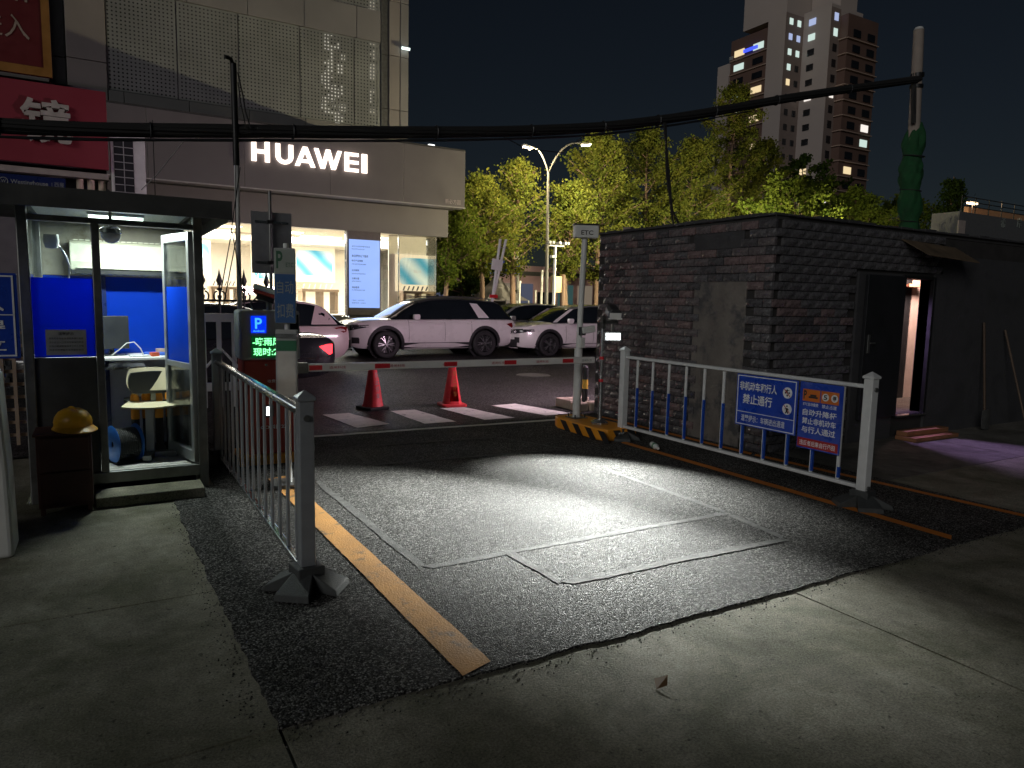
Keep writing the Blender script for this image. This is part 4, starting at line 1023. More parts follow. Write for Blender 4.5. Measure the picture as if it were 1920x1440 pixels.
# rock-faced bricks, four shapes, on the west and south faces
LB, HB = 0.235, 0.0935
brick_mats = [mat('glazed_brick_%d' % k, c, 0.26, var=0.3, scale=22, bump=0.35, bscale=120) for k, c in enumerate(((0.130, 0.116, 0.120), (0.108, 0.106, 0.112), (0.175, 0.130, 0.130), (0.075, 0.074, 0.080)))]
def brick_mesh(seed, cut=1.0):
    rb = random.Random(seed); L = LB * cut - 0.010; H = HB - 0.009
    nx, nz = 4, 2; vs = []; fs = []
    for j in range(nz + 1):
        for i in range(nx + 1):
            edge = i in (0, nx) or j in (0, nz)
            vs.append((L * i / nx - L / 2 + (0 if edge else rb.uniform(-.012, .012)), (-0.006 if edge else -rb.uniform(0.014, 0.030)), H * j / nz - H / 2))
    for j in range(nz):
        for i in range(nx):
            a = j * (nx + 1) + i; q = [a, a + 1, a + nx + 2, a + nx + 1]
            fs += [[q[0], q[1], q[2]], [q[0], q[2], q[3]]]
    k = len(vs); ring = [i for i in range(nx + 1)] + [nx + (nx + 1) * j for j in range(1, nz + 1)] + [(nx + 1) * nz + i for i in range(nx - 1, -1, -1)] + [(nx + 1) * j for j in range(nz - 1, 0, -1)]
    for i in ring: vs.append((vs[i][0], 0.028, vs[i][2]))
    n = len(ring)
    for i in range(n): fs.append([ring[i], ring[(i + 1) % n], k + (i + 1) % n, k + i])
    return vs, fs
BM = []
for s in range(8):
    vs, fs = brick_mesh(100 + s); me = bpy.data.meshes.new('brick'); me.from_pydata(vs, [], fs); me.materials.append(brick_mats[s % 4]); BM.append(me)
BHf = []
for s in range(4):
    vs, fs = brick_mesh(200 + s, 0.5); me = bpy.data.meshes.new('brick'); me.from_pydata(vs, [], fs); me.materials.append(brick_mats[s % 4]); BHf.append(me)
rows = 27
def in_patch(y, z): return (5.55 < y < 6.37 and z < 1.885) or (5.63 < y < 6.42 and 2.24 < z < 2.47)
count = 0
rest = MB()
for r_ in range(rows):
    z = (r_ + 0.5) * HB + 0.003
    off = (r_ % 2) * LB / 2
    y = HY + off + LB / 2
    if off:
        inst(BHf[r_ % 4], 'brick', BH, (0.002, HY + LB / 4 - HY, z), (0, 0, R(-90))); count += 1
    while y + LB / 2 <= HY2 + 0.01:
        if not in_patch(y, z):
            inst(rr_.choice(BM), 'brick', BH, (0.002 + rr_.uniform(-.003, .003), y - HY, z), (rr_.uniform(-.01, .01), rr_.uniform(-.01, .01), R(-90))); count += 1
        y += LB
    if not off: pass
vs0 = [brick_mesh(100 + s) for s in range(4)]
for r_ in range(rows):
    z = (r_ + 0.5) * HB + 0.003
    off = ((r_ + 1) % 2) * LB / 2
    x = HX + off + LB / 2
    lim = 7.62 if z < 2.06 else 9.4
    while x + LB / 2 <= lim:
        if count < 298 and z > 1.2 and x < 7.6:
            inst(rr_.choice(BM), 'brick', BH, (x - HX, 0.002 + rr_.uniform(-.003, .003), z)); count += 1
        else:
            vs, fs = vs0[rr_.randrange(4)]; rest.add(vs, fs, Matrix.Translation((x, HY + 0.002, z)))
        x += LB
tag(rest.build('brickwork', brick_mats[1], BH, world=True), kind='stuff')
cpm = mat('cement_patch', (0.165, 0.15, 0.135), 0.8, var=0.3, scale=3, bump=0.6, bscale=30, wear=(0.075, 0.075, 0.078), wamt=0.5, wscale=3.5)
MB().box(HX + 0.008, HX + 0.029, 5.56, 6.36, 0.0, 1.88).build('cement_patch', cpm, BH, bevel=0.006, world=True)
MB().box(HX + 0.008, HX + 0.029, 5.64, 6.41, 2.245, 2.465).build('cement_patch', plaster, BH, bevel=0.006, world=True)
MB().box(7.66, dx0 - 0.04, HY - 0.004, HY + 0.029, 0.0, 2.03).box(dx1 + .05, HX2, HY - 0.004, HY + 0.029, 0.0, 2.3).build('plaster_face', plaster, BH, world=True)
# door frame, leaf folded back flat against the wall, canopy, lit room behind
MB().box(dx0 - 0.039, dx0, HY - 0.02, HY + T, 0.286, 2.02).box(dx1, dx1 + 0.049, HY - 0.02, HY + T, 0.286, 2.02).box(dx0, dx1, HY - 0.02, HY + T - .002, 1.981, 2.02).build('door_frame', M['black_metal'], BH, bevel=0.004, world=True)
DL = MB().box(7.74, dx0 - 0.06, HY - 0.075, HY - 0.035, 0.29, 2.0).build('door', mat('dark_door_sheet', (0.03, 0.032, 0.036), 0.4, 0.4, var=0.2), BH, bevel=0.004, world=True)
MB().box(7.79, 7.83, HY - 0.09, HY - 0.076, 1.08, 1.30).box(7.80, 7.90, HY - 0.115, HY - 0.1, 1.19, 1.21).build('door_handle', M['dark_steel'], DL, bevel=0.004, world=True)
MB().box(dx0 - 0.01, dx1 + 0.01, HY - 0.06, HY + T, 0.262, 0.284).build('threshold', M['steel'], BH, world=True)
MB().add([(8.42, HY - 0.35, 2.24), (9.60, HY - 0.32, 2.20), (9.60, HY - 0.005, 2.40), (8.42, HY - 0.005, 2.44), (8.42, HY - 0.35, 2.25), (9.60, HY - 0.32, 2.21), (9.60, HY - 0.005, 2.41), (8.42, HY - 0.005, 2.45)], [(3, 2, 1, 0), (4, 5, 6, 7), (0, 1, 5, 4), (1, 2, 6, 5), (2, 3, 7, 6), (3, 0, 4, 7)]).build('canopy', mat('canopy_rust', (0.12, 0.085, 0.05), 0.8, var=0.4), BH, world=True)
wood_s = mat('shelf_wood', (0.4, 0.25, 0.15), 0.5); inr = mat('room_wall_pink', (0.80, 0.66, 0.58), 0.6); inr2 = mat('room_wall_red', (0.50, 0.13, 0.16), 0.6)
MB().box(HX + T + .01, HX2 - T - .01, HY + T, HY2 - T, 0.27, 0.285).build('room_floor', M['concrete_dark'], BH, world=True)
MB().box(7.0, 10.25, 6.22, 6.26, 0.286, 2.5).build('room_partition', inr2, BH, world=True)
MB().box(10.42, 12.0, 6.20, 6.26, 0.286, 2.5).build('room_partition', inr, BH, world=True)
MB().box(10.251, 10.419, 6.21, 6.26, 0.286, 2.5).build('room_door', M['dark_plastic'], BH, world=True)
MB().box(10.0, 10.5, 6.0, 6.19, 1.93, 1.97).build('shelf', wood_s, BH, world=True)
RL = thing('room_lamp', 'pink glowing strip lamp inside the hut doorway', 'lamp', (9.8, 5.75, 2.3))
MB().box(9.45, 10.2, 5.71, 5.79, 2.30, 2.34).build('housing', M['white_plastic'], RL, world=True)
MB().box(9.46, 10.19, 5.72, 5.78, 2.285, 2.299).build('diffuser', emit('pink_strip', (1.0, 0.45, 0.55), 4.0), RL, world=True)
area('strip_glow', RL, (10.1, 5.72, 2.2), 0.5, 30.0, (1.0, 0.68, 0.58), (0.2, 0.5, -1), 0.2)
area('violet_glow', RL, (8.85, 5.95, 1.75), 0.25, 11.0, (0.66, 0.42, 1.0), (0.05, -1, -0.75), 0.15, R(80))
tag(MB().box(8.50, 9.45, 4.86, 5.12, 0.0, 0.05).box(8.52, 9.43, 4.98, 5.121, 0.051, 0.11).build('wooden_step', mat('orange_brown_boards', (0.26, 0.12, 0.055), 0.7, var=0.3), bevel=0.006), 'low wooden step below the hut doorway', 'step')
# shovel and stick leaning in the dark
SH = thing('shovel', 'long-handled shovel leaning on the dark hut wall', 'shovel', (10.35, 5.05, 0.0))
MB().cyl((10.35, 5.02, 0.25), (10.40, 5.16, 1.45), 0.016, 8).build('handle', mat('shovel_wood', (0.08, 0.05, 0.03), 0.6), SH, world=True)
vs, fs = slabshape(6, 6, lambda u, v: (10.35 + rr(u, v, .22, .28)[0], 5.0 - 0.03 * math.cos((u - .5) * 3) , 0.15 + rr(u, v, .22, .28)[1]), -0.006)
MB().add(vs, fs).build('blade', M['dark_steel'], SH, smooth=True, world=True)
tag(MB().cyl((11.05, 4.80, 0.0), (10.95, 5.15, 1.35), 0.014, 8).build('broom_stick', mat('pale_stick', (0.11, 0.075, 0.05), 0.6)), 'thin pale stick leaning on the wall beside the shovel', 'stick')
# assumed unseen sign on the hut's far side, added to light the road magenta
NS = thing('assumed_neon_sign', 'assumed magenta lit sign, unseen on the far wall of the brick hut', 'sign', (7.6, 8.42, 1.9))
MB().box(6.5, 8.8, 8.31, 8.40, 1.55, 2.15).build('sign_box', M['dark_plastic'], NS, world=True)
MB().box(6.55, 8.75, 8.401, 8.408, 1.60, 2.10).build('sign_face', emit('magenta_face', (1.0, 0.18, 0.75), 3.0), NS, world=True)
area('assumed_neon_glow', NS, (7.6, 8.45, 1.85), 2.1, 330.0, (1.0, 0.74, 0.88), (0, 1, -0.25), 0.5)
# ------------------------------------------------------------------ cars
paint_white = mat('pearl_white_paint', (0.70, 0.67, 0.66), 0.28, 0.0, var=0.04, scale=2, coat=0.9)
paint_black = mat('black_paint', (0.014, 0.015, 0.018), 0.22, 0.0, var=0.1, coat=1.0)
paint_silver = mat('silver_paint', (0.42, 0.42, 0.40), 0.3, 0.5, var=0.05, coat=0.8)
paint_red = mat('dull_pink_white_paint', (0.52, 0.42, 0.42), 0.35, 0.0, var=0.06, coat=0.7)
car_glass = mat('tinted_car_glass', (0.010, 0.014, 0.017), 0.06, var=0.2, scale=2, coat=0.5)
cladding = mat('black_cladding', (0.018, 0.018, 0.02), 0.55, var=0.2)
chrome = mat('chrome', (0.62, 0.62, 0.62), 0.15, 1.0, var=0.1)
tyre_m = mat('tyre_rubber', (0.014, 0.014, 0.015), 0.7, var=0.2)
rim_m = mat('alloy_rim', (0.45, 0.45, 0.46), 0.25, 0.9, var=0.15)
lamp_dark = mat('smoked_headlamp', (0.03, 0.032, 0.036), 0.08, var=0.3, scale=12, coat=0.8)
tail_off = mat('tail_lamp_off', (0.16, 0.008, 0.01), 0.12, var=0.2, coat=0.8)
tail_on = emit('tail_lamp_lit', (1.0, 0.02, 0.03), 3.0, (0.4, 0.01, 0.01))
plate_blue = mat('licence_plate_blue', (0.03, 0.08, 0.40), 0.35, var=0.1)

def lerp(a, b, t): return a + (b - a) * t
def spline(tab, x):
    """smooth interpolation of table rows (x, values...)"""
    if x <= tab[0][0]: return tab[0][1:]
    if x >= tab[-1][0]: return tab[-1][1:]
    for i in range(len(tab) - 1):
        if tab[i][0] <= x <= tab[i + 1][0]:
            t = (x - tab[i][0]) / (tab[i + 1][0] - tab[i][0])
            p0 = tab[max(i - 1, 0)]; p1 = tab[i]; p2 = tab[i + 1]; p3 = tab[min(i + 2, len(tab) - 1)]
            out = []
            for k in range(1, len(p1)):
                d1 = (p2[k] - p0[k]) / max(1e-6, p2[0] - p0[0]) * (p2[0] - p1[0]); d2 = (p3[k] - p1[k]) / max(1e-6, p3[0] - p1[0]) * (p2[0] - p1[0])
                out.append((2 * t**3 - 3 * t**2 + 1) * p1[k] + (t**3 - 2 * t**2 + t) * d1 + (-2 * t**3 + 3 * t**2) * p2[k] + (t**3 - t**2) * d2)
            return out

def loft(rings, closed_ring=True):
    n = len(rings[0]); vs = [p for r_ in rings for p in r_]; fs = []
    for i in range(len(rings) - 1):
        for j in range(n):
            j2 = (j + 1) % n
            fs.append([i * n + j, i * n + j2, (i + 1) * n + j2, (i + 1) * n + j])
    fs.append(list(range(n))[::-1]); fs.append([(len(rings) - 1) * n + j for j in range(n)])
    return vs, fs

_wheel = {}
def wheel(parent, x, y, r, spokes, side, far):
    key = (r, spokes)
    w = bpy.data.objects.new('wheel', None); w.location = (x, y, r); w.rotation_euler = (0, 0, 0 if side < 0 else math.pi); put(w, parent)
    if key not in _wheel:
        rx = Euler((R(90), 0, 0)).to_matrix().to_4x4()
        t = MB().lathe([(r * .66, -.11), (r * .9, -.115), (r * .985, -.09), (r, -.05), (r, .05), (r * .985, .09), (r * .9, .115), (r * .66, .11)], (0, 0, 0), 36, rx)
        o1 = t.build('tyre', tyre_m, w, smooth=True)
        rm = MB().lathe([(r * .67, .08), (r * .665, -.02), (r * .62, .06), (r * .62, .10)], (0, 0, 0), 36, rx)
        rm.lathe([(0.0, .118), (r * .12, .118), (r * .14, .07)], (0, 0, 0), 16, rx)
        o2 = rm.build('rim', rim_m, w, smooth=True)
        sp_ = MB()
        for k in range(spokes):
            a = 2 * math.pi * k / spokes
            for s2 in (-1, 1):
                b = a + s2 * 0.16
                p = Vector((math.cos(b) * r * .63, -.095, math.sin(b) * r * .63)); q = Vector((math.cos(a) * r * .12, -.11, math.sin(a) * r * .12))
                tt = Vector((-math.sin(a), 0, math.cos(a))) * r * .035
                sp_.add([q - tt, q + tt, p + tt, p - tt, q - tt + Vector((0, .03, 0)), q + tt + Vector((0, .03, 0)), p + tt + Vector((0, .03, 0)), p - tt + Vector((0, .03, 0))], [(0, 1, 2, 3), (7, 6, 5, 4), (0, 4, 5, 1), (1, 5, 6, 2), (2, 6, 7, 3), (3, 7, 4, 0)])
        o3 = sp_.build('spokes', rim_m, w)
        hb = MB().lathe([(0, .02), (r * .62, .02)], (0, 0, 0), 24, rx); o4 = hb.build('hub_well', M['black_metal'], w)
        _wheel[key] = (o1, o2, o3, o4)
    else:
        for o in _wheel[key]:
            inst(o, o.name.split('.')[0], w, (0, 0, 0))
    return w

def car(name, label, loc, rz, L, W, body, gh, wheels, r, paint, roofpaint, opts):
    """front at x=0, rear at x=L; body rows (x, zbottom, ztop, halfwidth); greenhouse rows (x, zbelt, zroof, hw_belt, hw_roof)"""
    t = thing(name, label, 'car', loc, rz, opts.get('group'))
    def ring(x):
        zb, zt, hw = spline(body, x); h = zt - zb
        half = [(0.0, zb), (hw * .86, zb), (hw * .95, zb + .10 * h), (hw * .99, zb + .30 * h), (hw, zb + .50 * h), (hw * .985, zb + .70 * h), (hw * .965, zb + .86 * h), (hw * .90, zb + .96 * h), (hw * .75, zt), (0.0, zt + 0.02)]
        return [(x, y, z) for y, z in half] + [(x, -y, z) for y, z in half[-2:0:-1]]
    xs = sorted(set([L * i / 46 for i in range(47)] + [0.02, 0.05, 0.1, L - .02, L - .05, L - .1]))
    vs, fs = loft([ring(x) for x in xs])
    bo = MB().add(vs, fs).build('body', [paint, cladding], t, smooth=True)
    # cut the wheel arches
    cut = MB()
    for wx in wheels:
        cut.cyl((wx, -W, r), (wx, -W / 2 + 0.28, r), r * 1.17, 32); cut.cyl((wx, W / 2 - 0.28, r), (wx, W, r), r * 1.17, 32)
    co = cut.build('cutter', cladding, t)
    md = bo.modifiers.new('cut', 'BOOLEAN'); md.operation = 'DIFFERENCE'; md.object = co; md.solver = 'EXACT'
    bake(bo)
    cm = co.data; bpy.data.objects.remove(co)
    bo.data.polygons.foreach_set('use_smooth', [True] * len(bo.data.polygons))
    if len(bo.data.materials) < 2: bo.data.materials.append(cladding)
    for p in bo.data.polygons:
        c = p.center
        p.material_index = 1 if (any((c.x - wx) ** 2 + (c.z - r) ** 2 < (r * 1.185) ** 2 for wx in wheels) and (abs(p.normal.y) < .5 or abs(c.y) < W / 2 - .2)) or c.z < opts.get('skirt', .0) else 0
    try: bo.data.set_sharp_from_angle(angle=R(35))
    except Exception: pass
    def gring(x, dz=0.0, k=1.0):
        zb, zr, hb, hr = spline(gh, x)
        half = [(hb, zb), (lerp(hb, hr, .35) + .012, lerp(zb, zr, .35)), (lerp(hb, hr, .75) + .012, lerp(zb, zr, .75)), (hr, zr - .03), (hr * .93, zr - .008), (hr * .6, zr + .012), (0, zr + .02)]
        return [(x, y * k, z + dz) for y, z in half] + [(x, -y * k, z + dz) for y, z in half[-2::-1]]
    g0, g1 = gh[0][0], gh[-1][0]
    gx = [lerp(g0, g1, i / 30) for i in range(31)]
    rings = [gring(x) for x in gx]
    n = len(rings[0]); vs = [p for q in rings for p in q]; fs = []
    for i in range(len(rings) - 1):
        for j in range(n - 1): fs.append([i * n + j, i * n + j + 1, (i + 1) * n + j + 1, (i + 1) * n + j])
    fs.append(list(range(n))[::-1]); fs.append([(len(rings) - 1) * n + j for j in range(n)])
    MB().add(vs, fs).build('cabin_glass', car_glass, t, smooth=True)
    # roof skin
    ra, rb = opts['roof']
    rg = []
    for i in range(13):
        x = lerp(ra, rb, i / 12); zb, zr, hb, hr = spline(gh, x)
        rg.append([(x, y, z) for y, z in ((-hr - .004, zr - .05), (-hr, zr - .022), (-hr * .93, zr + .002), (-hr * .6, zr + .022), (0, zr + .03), (hr * .6, zr + .022), (hr * .93, zr + .002), (hr, zr - .022), (hr + .004, zr - .05))])
    vs = [p for q in rg for p in q]; fs = []
    for i in range(12):
        for j in range(8): fs.append([i * 9 + j, i * 9 + j + 1, (i + 1) * 9 + j + 1, (i + 1) * 9 + j])
    MB().add(vs, fs).build('roof', roofpaint, t, smooth=True)
    def sidey(x, z, s):
        if z > spline(gh, min(max(x, g0), g1))[0] + 0.005 and g0 < x < g1:
            zb, zr, hb, hr = spline(gh, x); q = (z - zb) / max(.02, zr - zb); return s * (lerp(hb, hr, q) + .022)
        zb, zt, hw = spline(body, x); q = (z - zb) / (zt - zb)
        f = [(0, .86), (.1, .95), (.3, .99), (.5, 1.0), (.7, .985), (.86, .965), (.96, .90), (1.0, .80)]
        for (a, fa), (b, fb) in zip(f, f[1:]):
            if a <= q <= b: return s * (hw * lerp(fa, fb, (q - a) / (b - a)) + .006)
        return s * hw
    def panel(nm, pts, mt, sides=(-1, 1), dense=True):
        for s in sides:
            P = []
            for a, b in zip(pts, pts[1:] + pts[:1]):
                k = 4 if dense else 1
                for i in range(k): P.append((lerp(a[0], b[0], i / k), lerp(a[1], b[1], i / k)))
            vs = [(x, sidey(x, z, s), z) for x, z in P]
            o = MB().add(vs, [list(range(len(vs)))]).build(nm, mt, t)
            bm = bmesh.new(); bm.from_mesh(o.data); bmesh.ops.triangulate(bm, faces=bm.faces[:]); bm.to_mesh(o.data); bm.free()
    for pl in opts.get('pillars', []): panel('pillar', pl, paint)
    if opts.get('sill'): 
        z0, z1 = opts['sill']; panel('sill_cladding', [(wheels[0] + r * 1.15, z0), (wheels[1] - r * 1.15, z0), (wheels[1] - r * 1.15, z1), (wheels[0] + r * 1.15, z1)], cladding)
    # arch lips
    for wx in wheels:
        for s in (-1, 1):
            lip = MB(); pts = []
            for i in range(17):
                a = math.pi * (-0.08 + 1.16 * i / 16); x = wx + math.cos(a) * r * 1.19; z = r + math.sin(a) * r * 1.19
                pts.append((x, sidey(x, max(z, .2), s) - s * .01, z))
            lip.tube(pts, opts.get('lip', .03) * .6, 6); lip.build('wheel_arch_trim', cladding if opts.get('suv') else paint, t, smooth=True)
            if opts.get('suv'):
                vs = []; fs = []
                for i in range(21):
                    a = math.pi * (-0.10 + 1.20 * i / 20)
                    for k_, q in enumerate((1.165, 1.25, 1.36)):
                        x = wx + math.cos(a) * r * q; z = max(.22, r + math.sin(a) * r * q); vs.append((x, sidey(x, z, s) + s * (.012 if k_ < 2 else .002), z))
                for i in range(20):
                    for k_ in range(2): fs.append([i * 3 + k_, i * 3 + k_ + 1, i * 3 + k_ + 4, i * 3 + k_ + 3])
                MB().add(vs, fs).build('arch_cladding', cladding, t, smooth=True)
            wheel(t, wx, s * (W / 2 - .12), r, opts.get('spokes', 5), s, False)
            MB().cyl((wx, s * (W / 2 - .30), r), (wx, s * (W / 2 - .26), r), r * 1.15, 24).build('wheel_well', M['black_metal'], t)
    # door seams and handles
    for x, z0, z1 in opts.get('seams', []):
        for s in (-1, 1):
            pts = [(x + .0, sidey(x, lerp(z0, z1, i / 6), s), lerp(z0, z1, i / 6)) for i in range(7)]
            MB().tube(pts, .004, 4).build('door_seam', M['black_metal'], t)
    for x, z in opts.get('handles', []):
        for s in (-1, 1):
            y = sidey(x, z, s); MB().cbox((x, y + s * .01, z), (.19, .025, .028)).build('door_handle', paint, t, bevel=.006)
    mx, mz = opts['mirror']
    for s in (-1, 1):
        y = s * (W / 2 - .02)
        vs, fs = slabshape(6, 5, lambda u, v: (mx + rr(u, v, .20, .15)[0] * .9, y + s * .12 - s * 0.05, mz + rr(u, v, .20, .15)[1]), -.11)
        MB().add(vs, fs).build('mirror', paint, t, smooth=True, bevel=.01)
    fz = opts['face']
    # front: grille bars, lamps, plate, all following the curve of the nose
    gz0, gz1, gw, _ = fz['grille']
    hwf = spline(body, .5)[2]
    def nose(y, z):
        lo, hi = 0.0, 1.3
        zb, zt, _h = spline(body, .1); q = (z - zb) / (zt - zb); k = .985 if q < .8 else lerp(.985, .90, min(1, (q - .8) / .2))
        for _i in range(24):
            mid = (lo + hi) / 2
            if spline(body, mid)[2] * k < abs(y): lo = mid
            else: hi = mid
        return lo
    def patch(nm, y0, y1, zf, mt, off, par=None, ny=10, nz=3):
        """zf(y) gives the lower and upper edge"""
        vs = []; fs = []
        for i in range(ny + 1):
            y = lerp(y0, y1, i / ny); za, zb_ = zf(y)
            for j in range(nz + 1):
                z = lerp(za, zb_, j / nz); vs.append((nose(y, z) - off, y, z))
        for i in range(ny):
            for j in range(nz): fs.append([i * (nz + 1) + j, (i + 1) * (nz + 1) + j, (i + 1) * (nz + 1) + j + 1, i * (nz + 1) + j + 1])
        return MB().add(vs, fs).build(nm, mt, par or t, smooth=True)
    nb = fz.get('bars', 5)
    patch('grille', -gw, gw, lambda y: (gz0 + .05 * abs(y) / gw, gz1), M['black_metal'], .014, ny=14)
    for k in range(nb):
        z = lerp(gz0 + .03, gz1 - .03, k / max(1, nb - 1)); ww = gw * lerp(.88, 1.0, k / max(1, nb - 1))
        MB().tube([(nose(y, z) - .024, y, z) for y in [lerp(-ww, ww, i / 14) for i in range(15)]], .016, 6).build('grille_bar', chrome, t, smooth=True)
    hz0, hz1, hx = fz['lamp']
    ye = spline(body, hx)[2] * .975
    for s in (-1, 1):
        hl_ = patch('headlight', s * (gw + .02), s * ye, lambda y: (lerp(hz0, hz1 - .05, max(0, (abs(y) - gw - .02) / (ye - gw - .02)) ** 2), lerp(hz1 - .02, hz1 + .03, (abs(y) - gw) / (ye - gw))), lamp_dark, .012, ny=12)
        MB().tube([(nose(y, hz1 - .04) - .022, y, hz1 - .035 + .02 * i / 7) for i, y in enumerate([s * lerp(gw + .05, ye * .96, q / 7) for q in range(8)])], .011, 6).build('light_strip', chrome, hl_, smooth=True)
        MB().lathe([(0, 0), (.045, .0), (.055, .02)], (0, 0, 0), 12, Matrix.Translation((nose(gw + .16, (hz0 + hz1) / 2) - .03, s * (gw + .16), (hz0 + hz1) / 2 - .01)) @ Euler((0, R(-90), 0)).to_matrix().to_4x4()).build('projector', chrome, hl_, smooth=True)
        patch('fog_lamp_recess', s * (gw + .10), s * (gw + .26), lambda y: (gz0 - .22, gz0 - .06), cladding, .010, ny=5)
    pz = fz.get('plate', .5)
    pl = MB().box(-.045, -.030, -.22, .22, pz - .07, pz + .07).build('licence_plate', plate_blue, t)
    letters('京A·N580', (-.0465, 0, pz), .36, .075, 'W', M['text_white'], pl, .0, world=False)
    patch('lower_intake', -hwf * .66, hwf * .66, lambda y: (.27, gz0 - .13), cladding, .010, ny=14)
    MB().tube([(nose(y, .26) - .03, y, .235) for y in [lerp(-hwf * .72, hwf * .72, i / 14) for i in range(15)]], .028, 6).build('skid_plate', chrome, t, smooth=True)
    patch('bonnet_badge', -.06, .06, lambda y: (gz1 + .01, gz1 + .05), chrome, .012, ny=4)
    # tail lamps
    tz0, tz1, tx = fz['tail']
    for s in (-1, 1):
        pts = [(L - tx, lerp(tz0, tz1, .8)), (L - tx * .4, tz0), (L - .06, tz0 + .02), (L - .045, tz1), (L - tx * .5, tz1)]
        vs = [(x, sidey(x, z, s) + s * .004, z) for x, z in pts] ; vs2 = [(L + .006, s * hwf * .62, tz0 + .03), (L + .006, s * hwf * .62, tz1 - .02)]
        MB().add(vs, [[0, 1, 2, 3, 4]]).add([vs[2], vs2[0], vs2[1], vs[3]], [[0, 1, 2, 3]]).build('tail_light', tail_on if opts.get('lit') else tail_off, t)
    if opts.get('rails'):
        for s in (-1, 1):
            pts = [(x, s * (spline(gh, x)[3] - .05), spline(gh, x)[1] + .055) for x in [lerp(ra + .25, rb - .3, i / 8) for i in range(9)]]
            MB().tube(pts, .018, 6).build('roof_rail', M['dark_steel'], t, smooth=True)
    return t

suv_body = [(0.0, .40, .88, .40), (.04, .34, .92, .60), (.12, .30, .96, .74), (.28, .27, .99, .86), (.55, .25, 1.03, .95), (1.25, .24, 1.06, .99), (2.2, .24, 1.07, .995), (3.6, .25, 1.08, .995), (4.5, .28, 1.08, .98), (4.86, .36, 1.06, .93), (4.95, .48, 1.0, .88)]
suv_gh = [(1.10, 1.04, 1.06, .82, .70), (1.55, 1.05, 1.33, .86, .68), (1.95, 1.06, 1.53, .885, .66), (2.4, 1.06, 1.615, .90, .68), (3.2, 1.07, 1.63, .90, .68), (4.1, 1.07, 1.59, .89, .66), (4.55, 1.07, 1.50, .87, .62), (4.80, 1.07, 1.20, .83, .66), (4.87, 1.06, 1.10, .80, .68)]
car('parked_suv', 'white three-row SUV with black roof parked in front of the shop', (5.68, 19.02, 0.003), 0, 4.95, 1.99, suv_body, suv_gh, (.92, 3.88), .375, paint_white, M['dark_plastic'], dict(
    suv=True, group='cars parked past the barrier', roof=(1.95, 4.5), pillars=[[(3.70, 1.10), (4.05, 1.10), (3.72, 1.50), (3.48, 1.52)]], sill=(.26, .42), seams=[(1.55, .45, 1.06), (2.62, .45, 1.06), (3.45, .60, 1.06)],
    handles=[(2.42, .93), (3.40, .94)], mirror=(1.72, 1.12), spokes=6, lip=.045, rails=True, face=dict(grille=(.62, .90, .56, -.02), bars=5, lamp=(.74, .90, .62), plate=.52, tail=(.80, .97, .36))))
suv2_gh = [(1.15, .98, 1.0, .78, .66), (1.6, .99, 1.25, .82, .63), (2.0, 1.0, 1.42, .84, .62), (2.5, 1.0, 1.50, .85, .63), (3.3, 1.0, 1.50, .85, .63), (3.9, 1.0, 1.44, .84, .60), (4.2, 1.0, 1.2, .80, .62), (4.3, 1.0, 1.05, .78, .64)]
suv2_body = [(0.0, .38, .80, .36), (.04, .32, .84, .55), (.12, .28, .87, .69), (.28, .26, .90, .81), (.6, .24, .95, .92), (1.3, .23, .99, .935), (2.4, .23, 1.0, .94), (3.6, .24, 1.0, .935), (4.2, .30, 1.0, .90), (4.4, .42, .95, .84)]
car('parked_crossover', 'white crossover with twin-bar grille parked behind the SUV', (10.45, 18.42, 0.003), 0, 4.4, 1.88, suv2_body, suv2_gh, (.98, 3.55), .345, paint_white, paint_silver, dict(
    suv=True, group='cars parked past the barrier', roof=(1.9, 4.0), pillars=[[(3.62, 1.02), (4.0, 1.02), (3.85, 1.38), (3.70, 1.40)], [(1.18, 1.0), (1.30, 1.0), (1.98, 1.40), (1.86, 1.40)]], sill=(.25, .38), seams=[(1.55, .40, .98), (2.55, .40, .98)],
    handles=[(2.35, .86), (3.30, .87)], mirror=(1.62, 1.05), spokes=5, lip=.05, face=dict(grille=(.62, .78, .40, -.02), bars=3, lamp=(.66, .80, .75), plate=.40, tail=(.78, .92, .3))))
sed_body = [(0.0, .34, .64, .40), (.05, .28, .68, .60), (.15, .24, .72, .74), (.5, .2, .80, .88), (1.3, .19, .88, .905), (2.4, .19, .91, .91), (3.6, .2, .93, .905), (4.35, .24, .94, .88), (4.62, .30, .92, .82), (4.72, .42, .84, .76)]
sed_gh = [(1.25, .86, .88, .76, .62), (1.8, .88, 1.22, .80, .58), (2.3, .9, 1.40, .82, .57), (2.9, .9, 1.43, .82, .57), (3.4, .91, 1.36, .81, .56), (3.9, .92, 1.10, .78, .58), (4.15, .93, .95, .74, .62)]
car('parked_sedan', 'black sedan with lit red tail lamp behind the payment machine', (-1.22, 12.9, 0.003), 0, 4.72, 1.82, sed_body, sed_gh, (.90, 3.70), .325, paint_black, paint_black, dict(
    group='cars parked past the barrier', roof=(2.2, 3.5), seams=[(1.6, .3, .88), (2.6, .3, .9), (3.45, .5, .9)], handles=[(2.4, .78), (3.3, .79)], mirror=(1.75, .95), spokes=5, lit=True,
    face=dict(grille=(.42, .60, .40, -.02), bars=4, lamp=(.52, .64, .5), plate=.38, tail=(.62, .80, .30))))
hat_gh = [(1.05, .94, .96, .76, .62), (1.5, .95, 1.2, .80, .60), (1.95, .96, 1.44, .82, .60), (2.6, .97, 1.50, .83, .60), (3.3, .98, 1.47, .82, .58), (3.7, .98, 1.36, .80, .56), (4.05, .98, 1.05, .76, .60), (4.12, .98, 1.0, .75, .6)]
